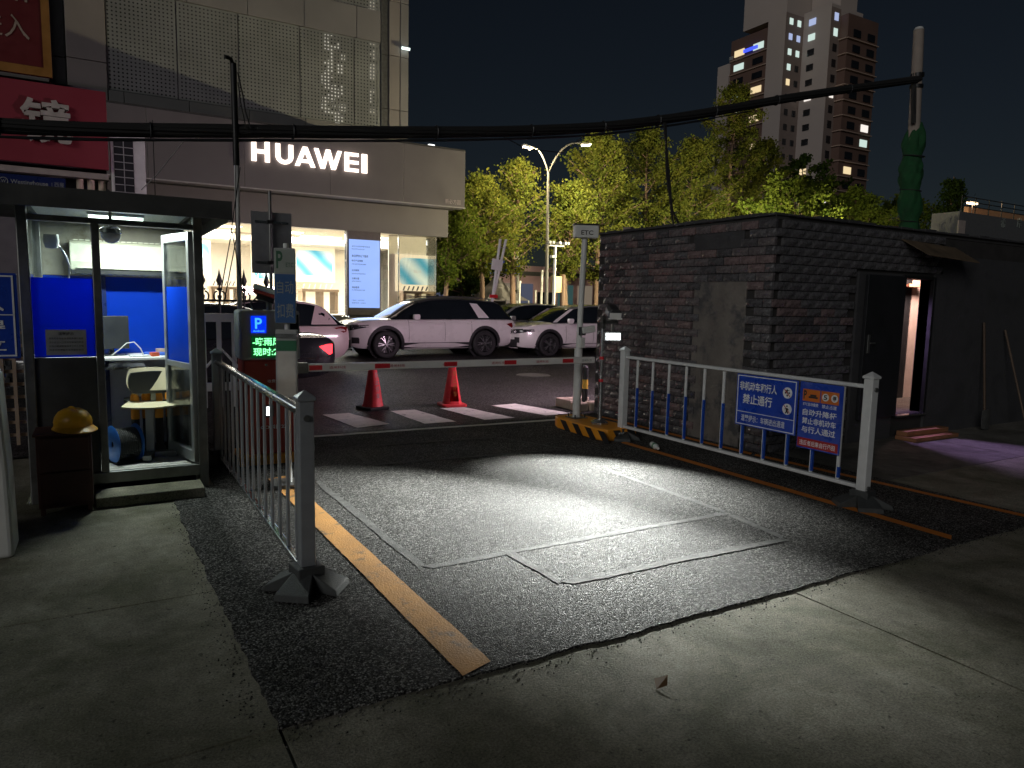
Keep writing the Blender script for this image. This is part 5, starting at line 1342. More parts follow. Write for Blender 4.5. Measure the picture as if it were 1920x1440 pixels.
hat_body = [(0.0, .34, .74, .40), (.05, .30, .78, .60), (.15, .26, .82, .74), (.4, .22, .88, .87), (1.2, .21, .95, .89), (2.4, .21, .98, .895), (3.5, .22, .99, .89), (4.05, .28, .98, .84), (4.2, .42, .92, .78)]
car('parked_hatchback', 'pinkish white hatchback with dark red tail lamp behind the black sedan', (0.62, 16.4, 0.003), 0, 4.2, 1.79, hat_body, hat_gh, (.85, 3.42), .325, paint_red, paint_red, dict(
    group='cars parked past the barrier', roof=(1.9, 3.75), pillars=[[(3.35, 1.0), (3.95, 1.0), (3.72, 1.32), (3.50, 1.42)]], seams=[(1.5, .35, .95), (2.5, .35, .97)], handles=[(2.3, .84), (3.2, .85)], mirror=(1.55, 1.0), spokes=5,
    face=dict(grille=(.46, .62, .40, -.02), bars=3, lamp=(.60, .74, .5), plate=.40, tail=(.82, .95, .34))))
car('parked_wagon', 'silver wagon half hidden behind the white crossover', (10.2, 21.4, 0.003), 0, 4.4, 1.86, suv2_body, suv2_gh, (.98, 3.55), .345, paint_silver, paint_silver, dict(
    suv=True, group='cars parked past the barrier', roof=(1.9, 4.0), pillars=[[(1.18, 1.0), (1.30, 1.0), (1.98, 1.40), (1.86, 1.40)]], seams=[(1.55, .40, .98), (2.55, .40, .98)], handles=[], mirror=(1.62, 1.05), spokes=5,
    face=dict(grille=(.62, .78, .40, -.02), bars=3, lamp=(.66, .80, .75), plate=.40, tail=(.78, .92, .3))))

# ------------------------------------------------------------------ bicycle in front of the shop
BK = thing('bicycle', 'dark bicycle parked under the shop window', 'bicycle', (6.05, 22.3, 0.003), R(10))
fr_m = M['black_metal']; r_ = .33
for x in (0.0, 1.02):
    w = bpy.data.objects.new('wheel', None); w.location = (x, 0, r_); put(w, BK)
    MB().tube([(math.cos(2 * math.pi * i / 28) * r_, 0, math.sin(2 * math.pi * i / 28) * r_) for i in range(28)], .02, 6, closed=True).build('tyre', tyre_m, w, smooth=True)
    MB().tube([(math.cos(2 * math.pi * i / 28) * r_ * .92, 0, math.sin(2 * math.pi * i / 28) * r_ * .92) for i in range(28)], .012, 6, closed=True).build('rim', chrome, w, smooth=True)
    s = MB()
    for i in range(12): s.cyl((0, 0, 0), (math.cos(math.pi * i / 6) * r_ * .9, 0, math.sin(math.pi * i / 6) * r_ * .9), .003, 4)
    s.cyl((0, -.04, 0), (0, .04, 0), .02, 8); s.build('spokes', chrome, w)
fr = MB()
for a, b in (((0.0, .33), (.40, .30)), ((.40, .30), (.28, .78)), ((0.0, .33), (.31, .70)), ((.40, .30), (.86, .80)), ((.30, .68), (.84, .84)), ((.84, .92), (1.02, .33))): fr.cyl((a[0], 0, a[1]), (b[0], 0, b[1]), .018, 8)
fr.build('frame', fr_m, BK, smooth=True)
MB().tube([(.78, -.25, .98), (.83, -.12, 1.02), (.84, 0, .98), (.83, .12, 1.02), (.78, .25, .98)], .012, 6).cyl((.84, 0, .86), (.84, 0, .99), .014, 8).build('handlebar', chrome, BK, smooth=True)
vs, fs = slabshape(6, 5, lambda u, v: (.25 + rr(u, v, .26, .16)[0], rr(u, v, .26, .16)[1] * (1 - .5 * u), .86), .05); MB().add(vs, fs).cyl((.28, 0, .77), (.27, 0, .82), .014, 8).build('saddle', M['rubber'], BK, smooth=True)
MB().lathe([(.0, -.01), (.09, -.01), (.09, .01), (0, .01)], (0, 0, 0), 16, Matrix.Translation((.40, -.05, .30)) @ Euler((R(90), 0, 0)).to_matrix().to_4x4()).build('chainring', chrome, BK)
MB().box(.95, 1.25, -.14, .14, .72, .74).box(.95, 1.25, -.14, -.12, .74, .92).box(.95, 1.25, .12, .14, .74, .92).box(1.23, 1.25, -.12, .12, .74, .92).box(.95, .97, -.12, .12, .74, .92).build('basket', M['dark_steel'], BK)

# ------------------------------------------------------------------ shop with lit sign
SY, GY = 24.0, 24.8           # fascia plane, glass plane
ST = thing('shop_building', 'grey-clad corner shop with lit white sign and glass front', 'building', (6.5, GY, 0))
clad = mat('grey_brown_cladding', (0.150, 0.142, 0.145), 0.5, 0.1, var=0.08, scale=1.2)
fx0, fx1 = -3.0, 11.78
seams = [fx0, 1.4, 4.1, 6.8, 9.4, fx1]
for a, b in zip(seams, seams[1:]):
    MB().box(a + .004, b - .004, SY, GY + .3, 4.98, 6.98).build('fascia_panel', clad, ST, bevel=.006, world=True)
MB().box(fx0, fx1 + .02, SY - .03, SY + .5, 4.945, 4.979).build('fascia_edge', mat('pale_lit_edge', (0.42, 0.40, 0.40), 0.4), ST, world=True)  # the lit line under the fascia is put into this pale edge colour
MB().box(fx0, 11.48, GY - .01, GY + .25, 3.94, 4.94).build('header_panel', clad, ST, bevel=.006, world=True)
MB().box(fx0, 11.78, SY + .02, 32.0, 6.99, 7.04).build('roof', M['kiosk_sheet'], ST, world=True)
MB().box(fx0, 11.1, GY + .0, GY + .2, 0.0, 0.98).build('plinth', mat('shop_plinth', (0.10, 0.095, 0.095), 0.5), ST, world=True)
MB().box(fx0, 2.3, GY + .0, GY + .25, 0.98, 3.93).build('side_wall', clad, ST, world=True)
# screen pier
xs0, xs1 = at(652, 500, GY).x, at(712, 500, GY).x
MB().box(xs0 - .02, xs1 + .02, GY - .05, GY + .3, 0.982, 3.93).build('screen_pier', mat('pier_cladding', (0.10, 0.085, 0.09), 0.45), ST, world=True)
xr0 = 11.05
for a, b in ((2.35, 4.6), (4.6, xs0 - .05), (xs1 + .05, 9.55), (9.55, xr0)):
    MB().box(a + .01, b - .01, GY + .06, GY + .075, 0.99, 3.92).build('window_pane', M['shop_glass'], ST, world=True)
    MB().box(b - .02, b + .008, GY + .05, GY + .09, 0.985, 3.93).build('window_mullion', M['steel'], ST, world=True)
MB().box(xr0 - .015, xr0, GY + .10, 31.5, 0.3, 3.92).build('window_pane', M['shop_glass'], ST, world=True)
# room
cream = mat('shop_cream_wall', (0.76, 0.72, 0.66), 0.6, var=0.05, scale=1)
MB().box(2.0, xr0 + .3, 31.6, 31.8, 0.2, 4.4).build('back_wall', cream, ST, world=True)
MB().box(1.8, 2.0, GY + .3, 31.6, 0.2, 4.4).build('partition_wall', cream, ST, world=True)
MB().box(2.0, 11.04, GY + .2, 31.6, .9, .98).build('shop_floor', mat('shop_floor_tile', (0.55, 0.50, 0.42), 0.3), ST, world=True)
MB().box(2.0, 11.3, GY + .26, 31.6, 3.98, 4.05).build('ceiling', mat('shop_ceiling', (0.72, 0.66, 0.55), 0.6, var=0.04), ST, world=True)
MB().box(2.0, 11.0, 29.0, 31.58, 3.70, 3.97).build('bulkhead', cream, ST, world=True)
pan = emit('ceiling_panel_light', (1.0, 0.93, 0.80), 5.0)
for k, (x, y) in enumerate(((2.9, 26.4), (2.9, 28.4), (5.2, 27.2), (7.0, 28.4), (8.6, 27.0), (10.2, 28.6))):
    MB().box(x, x + 1.5, y, y + .6, 3.955, 3.978).build('light_panel', pan, ST, world=True)
for k in range(3):
    area('panel_glow', ST, (3.3 + 3.1 * k, 27.6, 3.93), 2.4, 430.0, (1.0, 0.95, 0.86), (0, 0, -1), 3.0)
# posters: pale boards with a soft blue wave design
def wave(name):
    mt, n, l = _nm(name); p = n['Principled BSDF']
    tc = n.new('ShaderNodeTexCoord'); wv_ = n.new('ShaderNodeTexWave'); wv_.bands_direction = 'DIAGONAL'; wv_.inputs['Scale'].default_value = 0.5; wv_.inputs['Distortion'].default_value = 4; wv_.inputs['Detail'].default_value = 2; wv_.inputs['Detail Scale'].default_value = 0.6
    l.new(tc.outputs['Object'], wv_.inputs['Vector'])
    cr = n.new('ShaderNodeValToRGB'); cr.color_ramp.elements[0].color = (0.06, 0.36, 0.58, 1); cr.color_ramp.elements[1].color = (0.70, 0.82, 0.84, 1)
    l.new(wv_.outputs[1], cr.inputs[0]); l.new(cr.outputs[0], p.inputs['Base Color']); l.new(cr.outputs[0], p.inputs['Emission Color']); p.inputs['Emission Strength'].default_value = 0.35
    return mt
wave_m = wave('blue_wave_print'); board = emit('lit_poster_board', (1.0, 0.86, 0.66), 0.55, (0.7, 0.62, 0.5))
def poster(x0, x1, z0, z1, y, lab):
    t = thing('wall_poster', lab, 'poster', ((x0 + x1) / 2, y, z0))
    MB().box(x0, x1, y, y + .06, z0, z1).build('backlit_board', board, t, world=True)
    w, h = x1 - x0, z1 - z0
    pts = []
    cx, cz, a, b, rr2 = x0 + w * .52, z0 + h * .55, w * .42, h * .36, h * .12
    for (sx_, sz_, a0) in ((1, 1, 0), (-1, 1, 90), (-1, -1, 180), (1, -1, 270)):
        for i in range(6): pts.append((cx + sx_ * (a - rr2) + rr2 * math.cos(R(a0 + 18 * i)), cz + sz_ * (b - rr2) + rr2 * math.sin(R(a0 + 18 * i))))
    MB().prism(pts, 'xz', y - .012, y - .002).build('printed_image', wave_m, t, world=True)
    letters('新品上市', (cx, y - .014, cz), w * .18, h * .08, 'S', M['text_white'], t)
p0, p1 = at(742, 476, 25.7), at(818, 548, 25.7)
MB().box(p0.x - .25, 11.02, 25.78, 25.84, .981, 3.97).build('display_wall', cream, ST, world=True)
poster(p0.x, p1.x, p1.z, p0.z, 25.7, 'lit wall poster with blue wave behind the right-hand shop pane')
p0, p1 = at(556, 462, 30.5), at(628, 530, 30.5)
poster(p0.x - .2, p1.x, p1.z, p0.z, 30.5, 'lit wall poster with blue wave left of the blue screen')
p0, p1 = at(470, 452, 30.5), at(545, 540, 30.5)
poster(p0.x, p1.x - .35, p1.z, p0.z, 30.5, 'lit wall poster mostly hidden behind the white sign back')
p0, p1 = at(380, 450, 28.5), at(396, 522, 28.5)
poster(p0.x - .5, p1.x, p1.z, p0.z, 28.5, 'narrow pale wall poster seen beside the kiosk post')
# display tables
wood_t = mat('display_table_oak', (0.30, 0.22, 0.15), 0.5)
for k, (px0, px1, Y, lab) in enumerate(((566, 636, 27.0, 'pale display table under the poster left of the screen'), (756, 815, 25.05, 'display table with small devices behind the right-hand pane'), (395, 452, 26.6, 'display shelf with goods seen beside the kiosk'))):
    x0, x1 = at(px0, 540, Y).x, at(px1, 540, Y).x
    t = thing('display_table', lab, 'table', ((x0 + x1) / 2, Y, .98))
    MB().box(x0, x1, Y, Y + (.9 if Y > 26 else .5), 1.80, 1.90).build('table_top', wood_t, t, bevel=.01, world=True)
    for x in (x0 + .03, (x0 + x1) / 2, x1 - .15):
        MB().box(x, x + .12, Y + .05, Y + (.8 if Y > 26 else .45), .981, 1.799).build('leg', wood_t, t, world=True)
    for i in range(6):
        xx = lerp(x0 + .15, x1 - .2, i / 5)
        o = MB().cbox((xx, Y + .3, 2.0), (.02, .10, .17), (0, R(22), 0)).build('device_stand', M['dark_plastic'] if k else M['cream_plastic'], t, world=True)
# big screen in the pier
SC = thing('display_screen', 'tall glowing blue screen between the shop panes', 'screen', ((xs0 + xs1) / 2, GY - .05, 1.3))
sz0, sz1 = at(680, 577, GY).z, at(680, 450, GY).z
def grad(name):
    mt, n, l = _nm(name); p = n['Principled BSDF']; p.inputs['Base Color'].default_value = (.02, .02, .02, 1)
    t = noise(n, l, .5, 2); cr = n.new('ShaderNodeValToRGB'); cr.color_ramp.elements[0].color = (0.22, 0.38, 1.0, 1); cr.color_ramp.elements[1].color = (0.42, 0.60, 1.0, 1)
    l.new(t.outputs[0], cr.inputs[0]); l.new(cr.outputs[0], p.inputs['Emission Color']); p.inputs['Emission Strength'].default_value = 1.05
    return mt
MB().box(xs0 + .03, xs1 - .03, GY - .085, GY - .051, sz0, sz1).build('screen_face', grad('screen_blue'), SC, world=True)
cxs = (xs0 + xs1) / 2; tx0 = xs0 + .18; ht = sz1 - sz0
for (s, u, w_, h_, b_) in (('本店为您提供服务热线', .90, .66, .05, 0), ('营业时间10:00-22:00', .86, .46, .045, 0), ('本店提供以下服务', .76, .60, .09, .01), ('电子产品销售', .69, .40, .075, .01), ('手机电脑平板智能穿戴等', .64, .52, .045, 0), ('以旧换新', .55, .27, .075, .01), ('旧机评估抵扣购新机等服务', .50, .50, .045, 0), ('分期付款', .43, .27, .075, .01), ('支持多种分期方式', .39, .34, .045, 0), ('维修服务', .30, .27, .075, .01), ('专业维修贴膜清洁保养', .26, .48, .045, 0), ('门店地址：北京市海淀区', .11, .46, .045, 0), ('客服热线：950800', .07, .50, .045, 0)):
    letters(s, (tx0 + w_ / 2 - .06, GY - .087, sz0 + ht * u), w_, h_, 'S', M['text_dark'], SC, b_)
area('screen_glow', SC, (cxs, GY - .12, (sz0 + sz1) / 2), xs1 - xs0, 14.0, (0.55, 0.68, 1.0), (0, -1, 0), ht)
# illuminated letters
SG = thing('shop_sign', 'large glowing white letters on the shop fascia', 'sign', (6.2, SY - .05, 5.8))
lt_m = emit('lit_white_letters', (1.0, 0.80, 0.68), 2.6)
z0_, z1_ = at(580, 320, SY).z * 0 + 5.80, 6.42
def boxpx(a, b): return at(a, 300, SY).x, at(b, 300, SY).x
def stroke(mb, pts, y0, y1): mb.prism(pts, 'xz', y0, y1)
ya_, yb_ = SY - .10, SY - .04
sw = .145
def letter(ch, a, b):
    x0, x1 = boxpx(a, b); mb = MB(); h = z1_ - z0_
    def bar(p, q, w, e):   # slanted stroke between (x,z) with horizontal width w
        mb.prism([(p[0], p[1]), (p[0] + w, p[1]), (q[0] + w, q[1]), (q[0], q[1])], 'xz', ya_ - e, yb_)
    if ch == 'H':
        bar((x0, z0_), (x0, z1_), sw, 0); bar((x1 - sw, z0_), (x1 - sw, z1_), sw, 0); mb.box(x0 + sw, x1 - sw, ya_ + .002, yb_, (z0_ + z1_) / 2 - .06, (z0_ + z1_) / 2 + .06)
    elif ch == 'U':
        rad = (x1 - x0) / 2; cx = (x0 + x1) / 2; o = []; i_ = []
        for k in range(13):
            an = math.pi + math.pi * k / 12; o.append((cx + rad * math.cos(an), z0_ + rad * .9 + rad * .9 * math.sin(an))); i_.append((cx + (rad - sw) * math.cos(an), z0_ + rad * .9 + (rad * .9 - .125) * math.sin(an)))
        P = [(x0, z1_)] + o + [(x1, z1_), (x1 - sw, z1_)] + i_[::-1] + [(x0 + sw, z1_)]
        mb.prism(P, 'xz', ya_, yb_)
    elif ch == 'A':
        m_ = (x0 + x1) / 2; bar((x0, z0_), (m_ - sw / 2, z1_), sw, 0); bar((x1 - sw, z0_), (m_ - sw / 2, z1_), sw, .003); mb.box(x0 + .2, x1 - .2, ya_ + .002, yb_, z0_ + .12, z0_ + .22)
    elif ch == 'W':
        q = (x1 - x0 - sw); xa = [x0, x0 + q * .27, x0 + q * .5, x0 + q * .73, x1 - sw]
        for k in range(4):
            za, zb = (z1_, z0_) if k % 2 == 0 else (z0_, z1_); bar((xa[k], za), (xa[k + 1], zb), sw * .95, .003 * k)
    elif ch == 'E':
        bar((x0, z0_), (x0, z1_), sw, 0)
        for z in (z0_, (z0_ + z1_) / 2 - .055, z1_ - .11): mb.box(x0 + sw, x1, ya_ + .002, yb_, z, z + .11)
    else: bar((x0, z0_), (x0, z1_), x1 - x0, 0)
    o = mb.build('letter', lt_m, SG, world=True)
    bm = bmesh.new(); bm.from_mesh(o.data); bmesh.ops.triangulate(bm, faces=[f for f in bm.faces if len(f.verts) > 4]); bm.to_mesh(o.data); bm.free()
for ch, a, b in (('H', 471, 505), ('U', 516, 549), ('A', 552, 590), ('W', 588, 640), ('E', 645, 671), ('I', 677, 687)): letter(ch, a, b)
sl = letters('新必方圆', (at(849, 377, SY).x, SY - .012, 5.15), .62, .17, 'S', mat('dim_pink_letters', (0.42, 0.36, 0.36), 0.4), SG, 0.0)

# ------------------------------------------------------------------ tall building with perforated facade
PY = 28.0
TB = thing('office_block', 'tall grey block with perforated metal facade above the shop', 'building', (4, PY, 0))
stone = mat('grey_stone_cladding', (0.165, 0.163, 0.165), 0.6, var=0.12, scale=0.6)
stone2 = mat('brown_stone_cladding', (0.185, 0.172, 0.165), 0.6, var=0.12, scale=0.6)
perf = perforated('perforated_metal', (0.20, 0.215, 0.210), 0.128, 0.23)
MB().box(-14, 11.1, PY + .6, PY + 10, 7.05, 34).build('core_wall', mat('dark_core', (0.035, 0.035, 0.037), 0.8), TB, world=True)
pxs = [at(q, 200, PY).x for q in (205, 335, 449, 563, 664, 713)]
for z0, z1 in ((8.30, 11.55), (12.75, 16.2), (17.4, 20.8)):
    for a, b in zip(pxs, pxs[1:]):
        MB().box(a + .02, b - .02, PY, PY + .01, z0, z1).build('perforated_panel', perf, TB, world=True)
for a in pxs: 
    MB().box(a - .018, a + .018, PY + .02, PY + .12, 8.2, 30).build('panel_joint', M['dark_steel'], TB, world=True)
for k, a in enumerate(range(-1, 11, 2)):
    for z0, z1 in ((11.57, 12.73), (16.22, 17.38), (7.06, 8.28)):
        MB().box(max(pxs[0], a + .01), min(pxs[-1], a + 1.99), PY - .04, PY + .3, z0, z1).build('band_panel', stone, TB, bevel=.01, world=True)
for k in range(12):
    z0 = 7.06 + k * 2.05
    for (a, b, m_) in ((pxs[-1] + .03, pxs[-1] + .33, M['dark_steel']), (pxs[-1] + .35, 10.75, stone2), (10.78, 11.12, stone)):
        MB().box(a, b, PY - .06 if b > 10.7 else PY - .02, PY + .59, z0 + .01, z0 + 2.04).build('pier_panel', m_, TB, bevel=.012, world=True)
    for (a, b, m_) in ((-6.0, -3.2, stone), (-3.17, -1.1, stone2), (-1.07, -0.62, M['black_metal']), (-0.60, pxs[0] - .03, stone2)):
        MB().box(a, b, PY - .06 if m_ is not M['black_metal'] else PY + .1, PY + .58, z0 + .01, z0 + 2.04).build('pier_panel', m_, TB, bevel=.012, world=True)
litw = emit('lit_office_window', (1.0, 0.95, 0.82), 0.55)
rl = random.Random(11)
for k in range(64):
    col_ = rl.random()
    px = rl.gauss(613, 5) if col_ < .4 else (rl.uniform(618, 645) if col_ < .72 else rl.gauss(697, 2.5)) ; py = rl.uniform(58, 238) if k < 50 else rl.uniform(0, 28)
    w_, h_ = rl.uniform(.10, .26), rl.uniform(.10, .42)
    c = at(px, py, PY + .55); dy = rl.uniform(0, .03); MB().box(c.x - w_ / 2, c.x + w_ / 2, PY + .52 + dy, PY + .59, c.z - h_ / 2, c.z + h_ / 2).build('window', litw, TB, world=True)
c = at(758, 94, PY); fl = MB().cbox((10.95, PY - .20, c.z), (.30, .16, .10), (R(20), 0, 0))
tag(fl.build('facade_lamp', emit('facade_lamp', (0.85, 1.0, 0.95), 2.0)), 'small white lamp on the corner of the tall block', 'lamp')
c = at(815, 268, SY); tag(MB().cbox((c.x, SY + .3, 7.10), (.22, .12, .06)).cyl((c.x, SY + .3, 7.04), (c.x, SY + .3, 7.08), .02).build('roof_lamp', emit('roof_lamp', (1, 1, 1), 2.0)), 'small white lamp on the shop roof edge', 'lamp')
# ------------------------------------------------------------------ shops at the left with red boards
LY = 14.0
SB = thing('shophouse', 'dark shop row behind the kiosk under red sign boards', 'building', (-3, LY, 0))
shopw = mat('shop_row_wall', (0.14, 0.14, 0.145), 0.6, var=0.15)
MB().box(-9, 0.2, LY + .3, LY + 6, 0, 3.18).build('wall', shopw, SB, world=True)
MB().box(-9, 0.2, LY + .3, LY + 6, 3.19, 5.0).build('upper_wall', shopw, SB, world=True)
MB().box(-9, 0.22, LY - .05, LY + .29, 3.47, 3.56).build('pipe_ledge', mat('ledge_pale', (0.36, 0.33, 0.29), 0.6), SB, world=True)
for k in range(3):
    MB().cyl((-.20 + .16 * k, LY + .1, 2.4), (-.20 + .16 * k, LY + .1, 3.46), .055, 12).build('wall_pipe', mat('pale_pipe', (0.55, 0.45, 0.35), 0.5), SB, smooth=True, world=True)
MB().tube([(-.35, LY - .02, 3.05), (-.2, LY - .03, 3.15), (-.05, LY - .03, 3.02), (.1, LY - .03, 3.2), (.22, LY - .03, 3.3)], .03, 8).build('loose_hose', M['rubber'], SB, smooth=True, world=True)
S3 = thing('shop_board', 'red shop board with one large white character', 'sign', (-1.5, LY - .06, 3.6))
MB().box(-6, 0.23, LY - .12, LY - .052, 3.62, 4.87).build('board', mat('board_red', (0.26, 0.035, 0.05), 0.45, var=0.08, scale=1), S3, bevel=.01, world=True)
letters('镜', (-0.61, LY - .19, 4.28), .68, .68, 'S', mat('board_letters', (0.46, 0.44, 0.38), 0.5), S3, .02, depth=.05)
S4 = thing('hanging_board', 'dark red board with gold border above the red shop board', 'sign', (-1.5, LY - .1, 5))
MB().box(-4, -.50, LY - .15, LY - .08, 4.96, 7.6).build('board', mat('board_maroon', (0.12, 0.012, 0.012), 0.5, var=0.1), S4, world=True)
gold = mat('board_gold', (0.30, 0.15, 0.03), 0.45)
MB().box(-4, -.50, LY - .17, LY - .152, 4.96, 5.09).box(-.61, -.50, LY - .17, LY - .152, 5.0905, 7.6).build('border', gold, S4, world=True)
bl = mat('board_pale_letters', (0.36, 0.30, 0.22), 0.5)
letters('免费进入', (-1.45, LY - .16, 5.65), 1.35, .36, 'S', bl, S4, .0); letters('加', (-.98, LY - .16, 6.22), .4, .4, 'S', bl, S4, .0)
S5 = thing('brand_plate', 'narrow navy name plate with pale lettering under the red board', 'sign', (-1, LY - .06, 3.2))
MB().box(-3, -.40, LY - .02, LY + .05, 3.20, 3.43).build('board', M['sign_navy'], S5, world=True)
letters('Westinghouse', (-.89, LY - .023, 3.31), .50, .085, 'S', M['text_grey'], S5, .012); letters('| 西屋', (-.505, LY - .023, 3.315), .17, .085, 'S', M['text_grey'], S5, .0)
MB().tube([(-1.23 + .055 * math.cos(2 * math.pi * i / 20), LY - .025, 3.315 + .055 * math.sin(2 * math.pi * i / 20)) for i in range(20)], .007, 5, closed=True).build('emblem_ring', M['text_grey'], S5, world=True)
letters('W', (-1.23, LY - .025, 3.315), .065, .05, 'S', M['text_grey'], S5, .01)
# outdoor air conditioner tower
OA = thing('condenser_unit', 'tall pale outdoor condenser unit with dark grille', 'air conditioner', (0.5, LY, 3.1))
MB().box(.26, .78, LY - .05, LY + .5, 2.3, 4.24).build('case', M['grey_pole'], OA, bevel=.01, world=True)
MB().box(.31, .60, LY - .056, LY - .051, 2.4, 4.16).build('grille_back', M['dark_plastic'], OA, world=True)
for k in range(15): MB().box(.30, .61, LY - .066, LY - .057, 2.42 + k * .123, 2.433 + k * .123).build('grille_slat', M['grey_plastic'], OA, world=True)
MB().box(.448, .462, LY - .068, LY - .0665, 2.4, 4.16).build('grille_bar', M['grey_plastic'], OA, world=True)
MB().box(.70, .80, LY + .1, LY + .5, 0.0, 2.299).box(.26, .36, LY + .1, LY + .5, 0, 2.299).build('stand', M['dark_steel'], OA, world=True)
# ------------------------------------------------------------------ poles and overhead cables
UP_ = thing('thin_utility_pole', 'thin steel pole with black upper half in front of the shop sign', 'pole', (1.37, 8.5, 0))
MB().cyl((1.37, 8.5, 0), (1.37, 8.5, 3.02), .026, 12).build('lower_pole', M['grey_pole'], UP_, smooth=True, world=True)
MB().cyl((1.37, 8.5, 3.02), (1.36, 8.5, 4.10), .034, 12).build('upper_pole', M['black_metal'], UP_, smooth=True, world=True)
MB().tube([(1.36, 8.5, 4.08), (1.33, 8.47, 4.13), (1.27, 8.44, 4.13)], .022, 8).build('hook', M['black_metal'], UP_, smooth=True, world=True)
MB().tube([(1.40, 8.47, 4.0), (1.44, 8.46, 3.8), (1.47, 8.46, 3.6), (1.52, 8.46, 3.43)], .008, 6).tube([(1.40, 8.47, 3.9), (1.42, 8.46, 3.7), (1.47, 8.46, 3.43)], .006, 6).build('drop_wires', M['rubber'], UP_, smooth=True, world=True)
def wire_set(name, label, sets, r=.005, m_=None):
    mb = MB()
    for pts in sets: mb.tube(pts, r, 5)
    return tag(mb.build(name, m_ or M['rubber'], smooth=True), label, 'cable')
wire_set('guy_wire', 'thin black guy wires running down beside the thin pole', [[(1.40, 8.45, 3.0), (1.27, 8.4, 2.2), (1.12, 8.35, 1.45)], [(1.36, 8.45, 3.3), (1.33, 8.4, 2.2), (1.17, 8.35, 1.45)], [(1.30, 8.45, 2.3), (1.37, 8.42, 1.8), (1.40, 8.4, 1.5)]], .006)
CPTS = [(-6.0, 8.7, 3.45), (-2.5, 8.6, 3.14), (-.76, 8.55, 3.16), (1.40, 8.55, 3.40), (4.40, 8.6, 3.80), (6.45, 8.62, 4.15), (8.2, 8.65, 4.57), (10.65, 8.7, 5.24), (14.32, 8.75, 6.17)]
def smooth_line(pts, n=10):
    tab = [(p[0], p[1], p[2]) for p in pts]; out = []
    for i in range(len(tab) - 1):
        for k in range(n):
            x = lerp(tab[i][0], tab[i + 1][0], k / n); y, z = spline(tab, x); out.append(Vector((x, y, z)))
    out.append(Vector(pts[-1])); return out
base_line = smooth_line(CPTS)
CBN = thing('cable_bundle', 'thick black bundle of overhead cables crossing the whole view', 'cable', (1.4, 8.55, 3.4))
rc = random.Random(8)
for k in range(9):
    a = 2 * math.pi * k / 8; ro = .042 if k < 8 else 0.0; ph = rc.uniform(0, 6)
    pts = [p + Vector((0, math.cos(a + i * .09) * ro, math.sin(a + i * .09) * ro * 1.1)) for i, p in enumerate(base_line)]
    MB().tube(pts, .029 if k < 8 else .036, 7).build('cable', M['rubber'], CBN, smooth=True, world=True)
for i in range(8, len(base_line) - 2, 6):
    p = base_line[i]; MB().tube([p + Vector((0, .074 * math.cos(2 * math.pi * q / 14), .08 * math.sin(2 * math.pi * q / 14))) for q in range(14)], .010, 5, closed=True).build('cable_tie', M['dark_plastic'], CBN, world=True)
for k in range(4):
    pts = [p + Vector((0, -.05, -.095 - .02 * abs(math.sin(i * .22 + k * 1.3)) * (1 if i < 62 else .3))) for i, p in enumerate(base_line[:66])]
    MB().tube(pts, .009, 5).build('loose_cable', M['dark_plastic'], CBN, smooth=True, world=True)
wire_set('drop_cable', 'pair of black cables dropping from the bundle to the hut roof', [[(7.55, 8.55, 4.35), (7.62, 8.5, 3.7), (7.70, 8.45, 3.05), (7.80, 8.4, 2.85), (8.0, 8.35, 2.70)], [(7.58, 8.55, 4.35), (7.60, 8.5, 3.6), (7.72, 8.45, 2.9), (7.70, 8.35, 2.62)]], .018)
wire_set('slack_wire', 'thin pale wire hanging between the condenser and the cable bundle', [[(.70, 13.9, 3.35), (.85, 12.5, 3.42), (1.05, 10.5, 3.60), (1.30, 8.7, 3.42)]], .008, M['grey_plastic'])
wire_set('vertical_wire', 'thin black wire hanging in front of the shop fascia', [[(.62, 9.5, 3.6), (.62, 9.5, 2.4)]], .005)
wire_set('swag_wire', 'slack black wire swagging from the bundle towards the street lamp', [[(4.6, 8.6, 3.85), (5.2, 8.7, 3.70), (5.8, 8.7, 3.72), (6.3, 8.65, 4.1)]], .007)
# concrete pole with green wrap at the right
RP = thing('concrete_pole', 'concrete utility pole wrapped in green netting behind the hut', 'pole', (14.5, 8.8, 0))
MB().tube([(14.62, 8.8, 0), (14.45, 8.8, 4.0), (14.25, 8.8, 7.10)], [.15, .12, .095], 18).build('shaft', mat('pole_concrete', (0.34, 0.29, 0.25), 0.8, var=0.15, bump=.3), RP, smooth=True, world=True)
MB().lathe([(.095, 0), (.07, .05), (0, .06)], (14.25, 8.8, 7.10), 18).build('pole_cap', M['grey_pole'], RP, smooth=True, world=True)
rg_ = random.Random(2); vs = []; fs = []
lv = 44; na = 40
ties = (0.0, .16, .34, .55, .78, 1.0)
for k in range(lv + 1):
    t = k / lv; z = 2.4 + 2.95 * t; cx = 14.53 - .17 * t - .05 * math.sin(t * 5)
    near = min(abs(t - q) for q in ties); puff = min(1.0, near / .07)
    for i in range(na):
        a = 2 * math.pi * i / na
        crease = abs(math.sin(2.5 * a + 2.2 * math.sin(t * 9) + t * 7)) * .6 + abs(math.sin(4 * a - t * 16)) * .4
        r2 = (.165 + .075 * puff * crease + .03 * math.sin(a + t * 8)) * (1.0 if t < .88 else lerp(1, .62, (t - .88) / .12)) + rg_.uniform(-.004, .004)
        vs.append((cx + r2 * math.cos(a), 8.8 + r2 * math.sin(a), z))
for k in range(lv):
    for i in range(na): fs.append([k * na + i, k * na + (i + 1) % na, (k + 1) * na + (i + 1) % na, (k + 1) * na + i])
MB().add(vs, fs).build('green_wrap', mat('green_netting', (0.009, 0.075, 0.022), 0.85, var=0.3, scale=9, bump=.5, bscale=60), RP, smooth=True, world=True)
